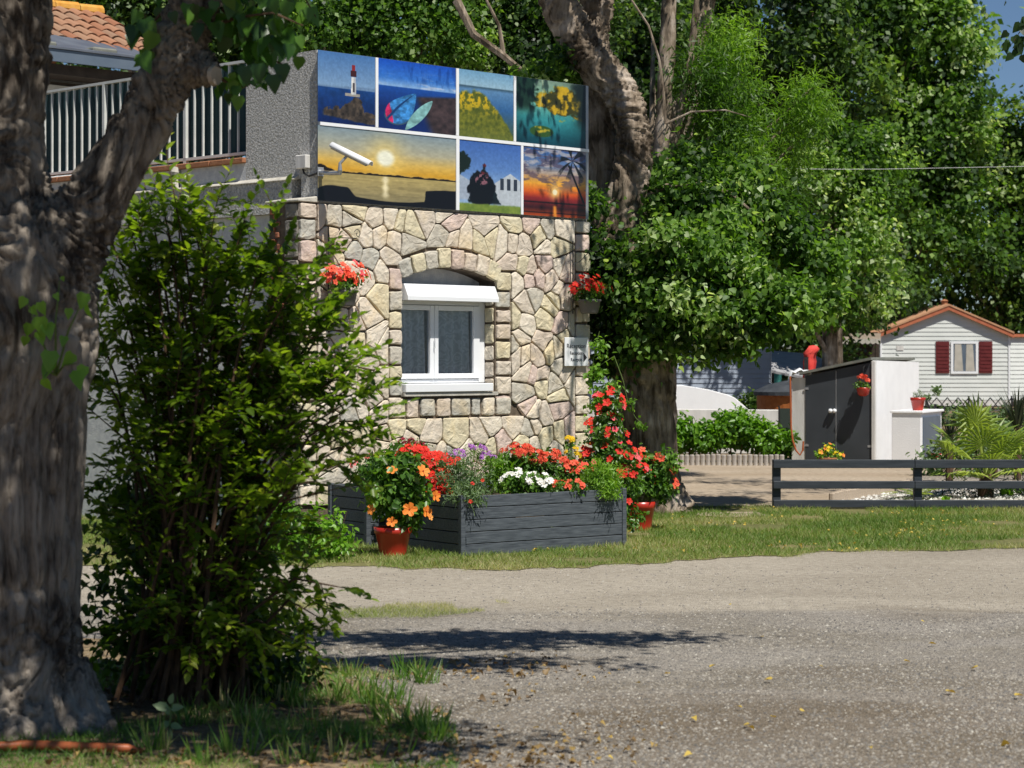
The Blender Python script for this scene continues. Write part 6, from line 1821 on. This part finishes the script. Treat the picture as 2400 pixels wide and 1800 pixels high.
# ---- shrub ---------------------------------------------------------------
SB = (-1.50, 10.0, 0)
sbh = thing('leafy_shrub', 'tall dense green shrub beside the forked trunk', 'shrub', SB)
outline = [(405,440,10.1),(450,500,10.1),(500,520,10),(560,560,10),(630,560,9.9),(665,600,9.9),(715,650,9.9),(748,745,9.9),(300,520,10.3),(260,650,10.3),(240,800,10.3),(762,835,9.8),(830,900,9.8),(865,975,9.8),(800,1050,9.8),(770,1150,9.8),(700,1250,9.8),(300,960,10.4),(250,1100,10.4),(240,1300,10.4),(790,1375,9.7),(735,1440,9.7),(690,1500,9.7),(640,1360,9.8),(380,480,10.2),(600,700,10.3),(480,640,10.3),(350,700,10.3),(680,780,10.2),(560,860,10.3),(420,860,9.7),(520,1000,9.7),(640,980,9.8),(350,1060,9.8),(720,960,9.7),(440,1180,9.6),(580,1180,9.6),(300,1240,9.8),(500,1320,9.6),(640,1150,9.6),(360,1420,9.6),(560,1460,9.6),(450,1500,9.6),(270,1500,9.9),(600,1290,9.7),(830,1010,9.9),(690,715,10.0),(530,760,10.1),(300,840,10.1),(262,565,10.3),(300,620,10.2),(280,720,10.3),(232,860,10.3),(335,560,10.2),(365,620,10.1),(235,980,10.2),(240,1180,10.2),(470,545,10.1),(540,625,10.0),(600,610,10.1),(420,560,10.2),(560,690,10.2),(640,670,10.0),(500,700,9.9),(440,770,10.1),(620,770,9.9),(700,810,9.9),(590,830,10.1),(480,890,10.0),(380,770,10.2),(720,900,9.8),(650,880,10.0),(810,960,9.7),(790,1090,9.7),(345,460,10.3),(390,520,10.1),(740,640,10.0),(745,790,10.0),(770,745,9.9),(815,860,9.8),(835,930,9.8),(760,880,9.9)]
mbs = MB(); Cs, As, Ns, Ss, Vs = [], [], [], [], []
def twig_leaves(p0, d, L, n, size, v0, r_=.003):
    """a twig with leaves in two rows along it"""
    pts = []; dd = d.copy(); p_ = p0.copy()
    for i in range(5):
        pts.append(p_.copy()); p_ = p_+dd*(L/4); dd = (dd+Vector((rng.normal(0,.08), rng.normal(0,.08), -.10))).normalized()
    mbs.tube(pts, [r_, r_*.9, r_*.7, r_*.5, r_*.3], 4, cap=False)
    sd_ = dd.cross(Vector((rng.normal(0,.3),rng.normal(0,.3),1))).normalized()
    for i in range(n):
        u = .12+.88*i/(n-1); k = min(int(u*4), 3); q = pts[k].lerp(pts[k+1], u*4-k)
        s_ = 1 if i % 2 else -1
        a = (d*.75+sd_*s_*1.0+Vector((0,0,rng.normal(-.05,.22)))) if i < n-1 else d
        Cs.append(q); As.append(a); Ns.append((rng.normal(0,.35), rng.normal(0,.35), 1)); Ss.append(size*rng.uniform(.7,1.2)*(1-.3*u)); Vs.append(v0+rng.normal(0,.12)+.2*u)
for j, (px, py, D_) in enumerate(outline):
    tip = P(px, py, D_)-Vector(SB)
    b_ = Vector((rng.normal(.02,.12), rng.normal(0,.12), 0))
    mid = b_.lerp(tip, .5)+Vector((-.10*np.sign(tip.x)*abs(tip.x), 0, .10+.12*tip.z*.5))
    pts = [b_, b_.lerp(mid,.5)+Vector((0,0,.06)), mid, mid.lerp(tip,.55)+Vector((0,0,.10)), tip]
    mbs.tube(pts, [.014,.012,.009,.006,.003], 6, cap=False)
    v0 = rng.uniform(.22,.6)
    nt_w = (8 if j < 25 else 6) if py > 900 else 9
    for i in range(nt_w):
        u = (.22 if py > 900 else .42)+(.78 if py > 900 else .58)*(i/(nt_w-1))**.85; k = min(int(u*4), 3); q = pts[k].lerp(pts[k+1], u*4-k)
        ax_d = (pts[k+1]-pts[k]).normalized()
        d = (Vector(rand_dirs(1)[0])*.9+ax_d*.6+Vector((0,-.15,.15))).normalized() if i < nt_w-1 else ax_d
        L = rng.uniform(.20,.42)*(1.15-.5*u)
        twig_leaves(q, d, L, rng.integers(9,14), .076, v0)
        if rng.random() < .75: twig_leaves(q+d*L*.4, (Vector(rand_dirs(1)[0])+d*.7).normalized(), L*.8, rng.integers(8,12), .064, v0)
mbs.build('stem', M['stem'], sbh)
arr = tuple(np.array([tuple(x) if hasattr(x, '__len__') else x for x in a], float) for a in (Cs, As, Ns, Ss, Vs))
print('shrub leaves', len(arr[0]))
rest = leaf_parts(sbh, M['leaf_shrub'], arr, T_OVAL, 300)
add_foliage('foliage', sbh, M['leaf_shrub'], rest, T_OVAL)
# dense dark undergrowth at the shrub foot
ug = thing('undergrowth', 'dense dark undergrowth between the trunk and the shrub foot', 'bush', (-1.68, 10.3, 0))
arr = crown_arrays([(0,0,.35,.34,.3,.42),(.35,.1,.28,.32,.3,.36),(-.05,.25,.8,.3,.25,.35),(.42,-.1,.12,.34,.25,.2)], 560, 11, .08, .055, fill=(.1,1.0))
k = arr[0][:,2] > 0; add_foliage('foliage', ug, M['leaf_wood'], tuple(a[k] for a in arr), T_OVAL)
# low light green bush seen right of the shrub
lb = thing('low_bush', 'small light green bush in front of the left planter', 'bush', tuple(P(760,0,16.9).xy)+(0,))
arr = crown_arrays([(.0,0,.22,.22,.2,.24),(-.2,0,.18,.25,.2,.2),(-.35,0,.3,.22,.2,.3),(.12,0,.12,.12,.12,.12)], 210, 9, .05, .05, fill=(.2,1)); k = arr[0][:,2] > 0
add_foliage('foliage', lb, M['leaf_hedge'], tuple(a[k] for a in arr), T_OVAL)
mb = MB(); [mb.tube([(0,0,0),(x_,0,.2),(x_*1.5,0,.4)], [.008,.005,.002], 5) for x_ in (-.2,-.08,.05,.12)]; mb.build('stem', M['stem'], lb)

# ---- poplar beside the building -----------------------------------------
PB = (P(1500,0,22.3).x, 22.3, 0)
pop = thing('ivy_poplar', 'thick leaning poplar trunk at the corner of the stone wall', 'tree', PB)
def Q(px, py, D=22.3): return P(px, py, D)
fused_trunk('trunk', [
    [(Q(1560,1215),.36),(Q(1545,1180),.32),(Q(1530,1100),.27),(Q(1520,1000),.28),(Q(1510,900),.33),(Q(1490,820),.37),(Q(1450,720),.36),(Q(1440,620),.32),(Q(1450,540),.25),(Q(1462,480),.21),(Q(1480,400),.20),(Q(1485,310),.195),(Q(1455,220),.20),(Q(1390,140),.21),(Q(1335,60),.21),(Q(1300,-20),.20),(Q(1270,-160),.17)],
    [(Q(1440,620,22.6),.22),(Q(1425,520,22.6),.19),(Q(1415,420,22.6),.17),(Q(1408,300,22.6),.16),(Q(1400,180,22.6),.15),(Q(1395,60,22.6),.13),(Q(1370,-80,22.6),.10)],
    [(Q(1335,60),.16),(Q(1400,90),.10),(Q(1420,10),.08),(Q(1440,-80),.06)],
    [(Q(1560,1150),.16),(Q(1600,1200,22.2),.10),(Q(1630,1222,22.1),.05)],
    [(Q(1520,1150),.16),(Q(1480,1200,22.1),.09)],
], M['bark2'], pop, PB, voxel=.022, depth=.04, fa=12, fl=1.8, seedp=40)
PBb = [(1430,620,60,21.9),(1520,600,70,21.9),(1560,620,100,21.7),(1480,680,80,21.7),(1640,660,100,21.8),(1700,590,90,22),(1620,520,100,22.4),(1780,690,80,22),(1850,715,50,22),(1540,740,90,21.7),(1640,735,75,21.7),(1720,725,70,21.8),(1790,748,38,22),(1500,800,50,21.7),(1740,480,90,22.8),(1378,480,24,21.9,-.15),(1400,560,40,21.9),(1380,620,30,21.9,-.1),(1650,735,34,21.6,.42),(1585,700,30,21.5,.40),(1700,780,26,21.6,.42),(1560,560,26,21.6,.32),(1610,830,20,21.5,.4),(1480,620,24,21.6,.3),(1760,640,30,21.6,.3),(1660,590,26,21.6,.3),(1880,660,60,22.8),(1820,560,80,23),(1640,420,80,23),(1560,480,40,22.7,-.1),(1640,835,12,21.8),(1745,815,14,21.8),(1570,830,22,21.8),(1690,815,12,21.8),(1905,700,50,22.8),(1930,620,45,23),(1320,150,40,22.6),(1260,190,30,22.9),(1530,400,24,22.8)]
arr = crown_arrays([(b[0]-PB[0], b[1]-PB[1], *b[2:]) for b in blob_px(PBb)], 4300, 15, .10, .066, up=.5, fill=(.4,1.18), gap=.44)
rest = leaf_parts(pop, M['leaf_poplar'], arr, T_HEART, 300)
add_foliage('crown', pop, M['leaf_poplar'], rest, T_HEART)
mb = MB()
for (a_, b_, r_) in (((1500,560),(1640,640),.05),((1490,640),(1600,740),.045),((1600,720),(1740,770),.03),((1480,480),(1640,430),.04),((1640,640),(1800,690),.03),((1640,430),(1790,520),.03)):
    A_, B_ = Q(*a_)-Vector(PB), Q(*b_)-Vector(PB); mb.tube([A_, A_.lerp(B_,.5)+Vector((0,-.05,.08)), B_], [r_, r_*.7, r_*.3], 7)
mb.build('branch', M['bark2'], pop)
# boughs above the frame that dapple the facade
arr = crown_arrays([(b[0]-PB[0], b[1]-PB[1], *b[2:]) for b in ((1.9,19.4,6.2,.55,.6,.35),(2.7,20.3,6.6,.8,.7,.5),(.9,19.9,6.3,.45,.4,.3),(1.4,21.4,7.3,1.2,1.0,.7),(3.2,21.6,7.4,1.2,1.0,.7),(2.35,18.6,6.0,.35,.4,.25))], 330, 9, .12, .085, fill=(.2,1.05))
add_foliage('upper_crown', pop, M['leaf_poplar'], arr, T_DIAM)
mb = MB(); t0 = Q(1300,-20)-Vector(PB)
for e in ((1.9,19.4,6.2),(2.7,20.3,6.6),(.9,19.9,6.3),(1.4,21.4,7.3),(3.2,21.6,7.4),(2.35,18.6,6.0)):
    ee = Vector(e)-Vector(PB); mb.tube([t0, t0.lerp(ee,.5)+Vector((0,0,.4)), ee], [.09,.06,.02], 7)
mb.build('upper_branch', M['bark2'], pop)
# ivy on the lower trunk
iv = thing('ivy', 'dark ivy sheath climbing the poplar trunk beside the stone wall', 'ivy', PB)
arr = crown_arrays([(b[0]-PB[0], b[1]-PB[1], *b[2:]) for b in blob_px([(1420,760,45,21.95,-.2,.2),(1400,680,40,21.95,-.2,.2),(1410,600,45,21.95,-.15,.2),(1405,860,25,22.0,-.2,.15),(1450,800,40,21.9,-.2,.15),(1550,560,30,22.1,-.1,.2),(1560,440,25,23.0,-.1,.2)])], 420, 9, .06, .06, fill=(.4,1.0))
add_foliage('foliage', iv, M['leaf_wood'], arr, T_HEART)

# ---- generic background tree ---------------------------------------------
def bg_tree(name, label, base_px, D, trunk_r, blobs, n, per, _s, size, mat, tmpl=T_DIAM, sig=.16, lean=0, group=None, bark='bark2', fill=(.4,1.05), up=.5):
    b_ = (P(base_px,0,D).x, D, 0)
    t = thing(name, label, 'tree', b_, 0, group)
    bl = [(q[0]-b_[0], q[1]-b_[1], *q[2:]) for q in blob_px(blobs)]
    top = max(q[2] for q in bl)
    mb = MB(); mb.tube([(0,0,0),(lean*.3,0,top*.35),(lean*.7,.05,top*.7),(lean,0,top)], [trunk_r*1.2, trunk_r, trunk_r*.7, trunk_r*.25], 12); mb.build('trunk', M[bark], t, smooth=True)
    mb = MB()
    for q in bl[:14]:
        z0 = min(q[2]*.6, top*.7); mb.tube([(lean*z0/top,0,z0), (q[0]*.55+lean*.2,q[1]*.5,(z0+q[2])*.52), (q[0],q[1],q[2])], [trunk_r*.4, trunk_r*.25, .02], 6)
    mb.build('branch', M[bark], t)
    arr = crown_arrays(bl, int(n*1.25), per, sig, size, fill=(.4,1.15), up=up, gap=.47)
    add_foliage('crown', t, M[mat], arr, tmpl)
    return t
GT = 'trees of the wood behind the campsite'
# straight trunks between the forks and the bright foliage
for (px, D, r_, dx, lab) in ((1548,27.0,.115,.16,'tall slim straight trunk right of the leaning poplar'),(1560,28.5,.14,.75,'darker leaning trunk just behind the slim straight one')):
    b_ = (P(px,0,D).x, D, 0); t = thing('tall_tree', lab, 'tree', b_, 0, 'slim trunks right of the poplar')
    fused_trunk('trunk', [[(Vector(b_),r_*1.3),(Vector(b_)+Vector((0,0,2)),r_*1.05),(Vector(b_)+Vector((dx*.1,0,4)),r_),(Vector(b_)+Vector((dx,0,7.2)),r_*.8)],[(Vector(b_)+Vector((dx*.05,0,3.6)),r_*.6),(Vector(b_)+Vector((dx*.1+.3,0,5)),r_*.5),(Vector(b_)+Vector((dx*.1+.55,0,7)),r_*.4)]], M['bark2'], t, b_, voxel=.035, depth=.02, seedp=px)
    arr = crown_arrays([(dx,0,7.4,1.2,1.0,.9),(dx+.4,0,6.8,.7,.6,.4)], 160, 9, .15, .10, fill=(.3,1)); add_foliage('crown', t, M['leaf_wood'], arr, T_DIAM)
# thin arching bare twigs
tg = thing('bare_branch', 'thin bare branch arching between the poplar forks', 'branch', tuple(P(1500,300,24)))
o_ = Vector(tg.location); mb = MB()
mb.tube([P(1480,0,24)-o_,P(1520,60,24)-o_,P(1545,140,24)-o_,P(1555,220,24)-o_,P(1560,290,24)-o_], [.012,.012,.014,.016,.016], 6)
mb.tube([P(1560,290,24)-o_,P(1620,262,24)-o_,P(1700,258,24)-o_,P(1760,275,24)-o_], [.014,.011,.008,.004], 6)
mb.build('twig', M['bark2'], tg)
tg = thing('bare_branch', 'pale bare forked branch slanting down above the right half of the billboard', 'branch', tuple(P(1500,300,24)))
mb = MB(); mb.tube([P(1070,0,24)-o_,P(1110,80,24)-o_,P(1180,130,24)-o_,P(1240,180,24)-o_], [.05,.045,.04,.03], 7)
mb.tube([P(1180,130,24)-o_,P(1170,60,24)-o_,P(1140,0,24)-o_], [.03,.02,.015], 6)
mb.build('twig', M['bark2'], tg)
bg_tree('feathery_tree', 'bright green feathery acacia behind the poplar', 1530, 27.5, .09, [(1640,170,70,27),(1700,110,70,27.4),(1730,240,80,27.2),(1670,300,80,27),(1740,380,90,27),(1650,420,80,27),(1800,460,80,27.4),(1700,520,80,27),(1880,260,55,27.5),(1910,200,45,27.5),(1860,340,60,27.4),(1640,90,50,27.6)], 1700, 14, .055, .10, 'leaf_feather', T_SLIM, sig=.13)
bg_tree('dark_poplar', 'mid green poplar with small glossy leaves right of the acacia', 1945, 45, 0.16, [(1850,520,90,44.5),(1920,450,100,44.5),(1980,560,100,44.5),(1900,620,90,44.3),(1960,690,80,44.5),(2030,640,80,44.7),(1880,720,50,44.3),(2000,460,90,45),(2060,540,80,45.5),(1940,360,90,45),(2040,380,90,45.5),(1830,430,60,44.5)], 2600, 11, .10, 0.13, 'leaf_poplar', T_DIAM, group=GT)
bg_tree('broad_tree', 'large dark green crown against the sky at the upper right', 2120, 70, 0.22, [(2050,150,130,70),(2150,60,130,70),(2180,220,130,70),(2220,120,110,70),(2080,300,120,70),(2200,350,120,69.5),(2120,450,120,69.5),(2240,480,110,69.5),(2160,580,110,69),(2060,60,120,70),(2000,0,130,70.5),(2100,-60,120,70),(2270,300,65,69.5),(2250,210,60,69.6),(2210,0,50,70),(2090,690,80,69),(2290,580,80,69.5)], 4600, 11, .1, 0.21, 'leaf_poplar', T_DIAM, sig=.2, group=GT)
bg_tree('broad_tree', 'paler lower tree at the right edge of the view', 2360, 72, 0.2, [(2330,420,80,72),(2390,300,90,72),(2420,420,120,72),(2350,540,110,71.5),(2440,560,120,71.5),(2330,650,90,71),(2410,680,110,71),(2330,700,60,71),(2290,690,50,71),(2380,760,60,71),(2400,310,60,72),(2480,300,110,72)], 2400, 11, .1, 0.2, 'leaf_wood', T_DIAM, sig=.22, group=GT)
bg_tree('broad_tree', 'dark tree filling the top of the view above the acacia', 1952, 48, 0.2, [(1760,60,120,48),(1860,120,120,48),(1660,20,110,48),(1900,0,120,48),(1980,200,110,48),(1780,250,110,48.5),(1860,330,100,48.5),(1680,180,100,48.5),(1600,60,100,48)], 2700, 10, .1, 0.16, 'leaf_wood', T_DIAM, sig=.18, group=GT)
bg_tree('broad_tree', 'dark tree behind the leaning poplar', 1520, 39, 0.2, [(1440,100,110,39),(1540,60,110,39),(1560,220,110,39),(1480,260,100,39),(1600,360,100,39.5),(1540,420,100,39.5),(1420,320,80,39.5),(1620,520,100,39.5),(1620,640,90,39),(1700,700,90,39.5),(1500,520,90,40)], 2700, 10, .1, 0.13, 'leaf_wood', T_DIAM, sig=.17, group=GT)
bg_tree('broad_tree', 'dark leafy tree over the right half of the billboard', 1250, 29, .18, [(1180,60,90,29),(1260,40,90,29),(1340,100,80,29),(1330,180,70,29),(1250,140,70,29),(1120,20,90,29),(1380,40,80,29.4),(1180,150,60,29),(1380,240,60,29.4)], 1900, 10, .1, .085, 'leaf_wood', T_DIAM, sig=.15, group=GT)
bg_tree('broad_tree', 'leafy tree over the left half of the billboard', 900, 28, .18, [(760,40,70,28),(840,60,80,28),(920,40,80,28),(1000,60,80,28),(1060,90,70,28),(760,110,55,27.6),(940,120,60,27.8),(700,20,70,28),(870,-40,90,28),(1020,-20,90,28),(740,170,40,27.8),(660,90,50,28)], 2300, 11, .1, .08, 'leaf_poplar', T_DIAM, sig=.13, group=GT)
bg_tree('broad_tree', 'green tree behind the tiled roof', 500, 36, .2, [(200,-40,90,36),(300,0,80,36),(400,40,80,36),(480,80,80,36),(560,60,90,36),(620,40,80,36),(640,140,70,36),(420,120,70,36),(120,-40,90,36),(560,180,70,36),(520,-20,90,36),(380,-40,90,36),(690,100,60,36)], 2600, 10, .1, .12, 'leaf_wood', T_DIAM, sig=.2, group=GT)
bg_tree('broad_tree', 'low green tree between the shed and the pale mobile home', 1955, 58, .25, [(1850,740,70,58),(1940,720,80,58),(2030,700,70,58),(1900,800,60,58),(2010,650,80,58),(1860,660,80,58),(2110,640,70,59),(1960,860,60,60)], 1300, 10, .1, .15, 'leaf_wood', T_DIAM, sig=.25, group=GT)
bg_tree('roadside_tree', 'tree beside the fence reaching over the path from the right', 2900, 23.5, .15, [(2270,-330,190,22.2),(2500,-300,200,23.3),(2350,-480,170,24),(2700,-350,220,23.5)], 300, 10, .1, .10, 'leaf_poplar', T_DIAM, sig=.16, group=GT)
# far wood: reads as one mass
fb_ = []
for i in range(34):
    px = 60+i*72; top = 60 if px < 2230 else 330+ (px-2230)*.3
    for py in range(int(top), 960, 130):
        fb_.append((px+rng.normal(0,18), py+rng.normal(0,25), 105, 76+rng.normal(0,2)))
arr = crown_arrays(blob_px(fb_), 8200, 9, .5, .33, fill=(.2,1.0))
fw = thing('x', None, None); bpy.data.objects.remove(fw)
o = add_foliage('far_wood', None, M['leaf_wood'], arr, T_DIAM); tag(o, 'dense dark wood closing the view behind all the trees', 'wood')
# sprig against the sky at the right edge
sk = thing('leafy_sprig', 'small dark sprig of leaves against the sky at the right edge', 'sprig', tuple(P(2430,90,21)))
o_ = Vector(sk.location); mb = MB(); mb.tube([P(2560,-60,21)-o_, P(2470,10,21)-o_, P(2400,60,21)-o_, P(2370,105,21)-o_], [.02,.012,.006,.003], 6)
mb.tube([P(2560,-60,21)-o_, P(2700,-200,21.5)-o_, P(2900,-350,22.5)-o_], [.02,.05,.08], 7); mb.build('twig', M['stem'], sk)
Cs, As, Ns, Ss, Vs = [], [], [], [], []
for _ in range(46):
    u = rng.random(); px = 2370+90*u+rng.normal(0,10); py = 112-75*u+rng.normal(0,18)
    Cs.append(P(px,py,21)-o_); As.append((rng.normal(0,.5),rng.normal(0,.3),-1)); Ns.append((rng.normal(0,.5),-1,rng.normal(0,.5))); Ss.append(rng.uniform(.08,.12)); Vs.append(rng.random()*.4)
leaf_parts(sk, M['leaf_wood'], tuple(np.array([tuple(x) if hasattr(x,'__len__') else x for x in a], float) for a in (Cs,As,Ns,Ss,Vs)), T_HEART, 60)
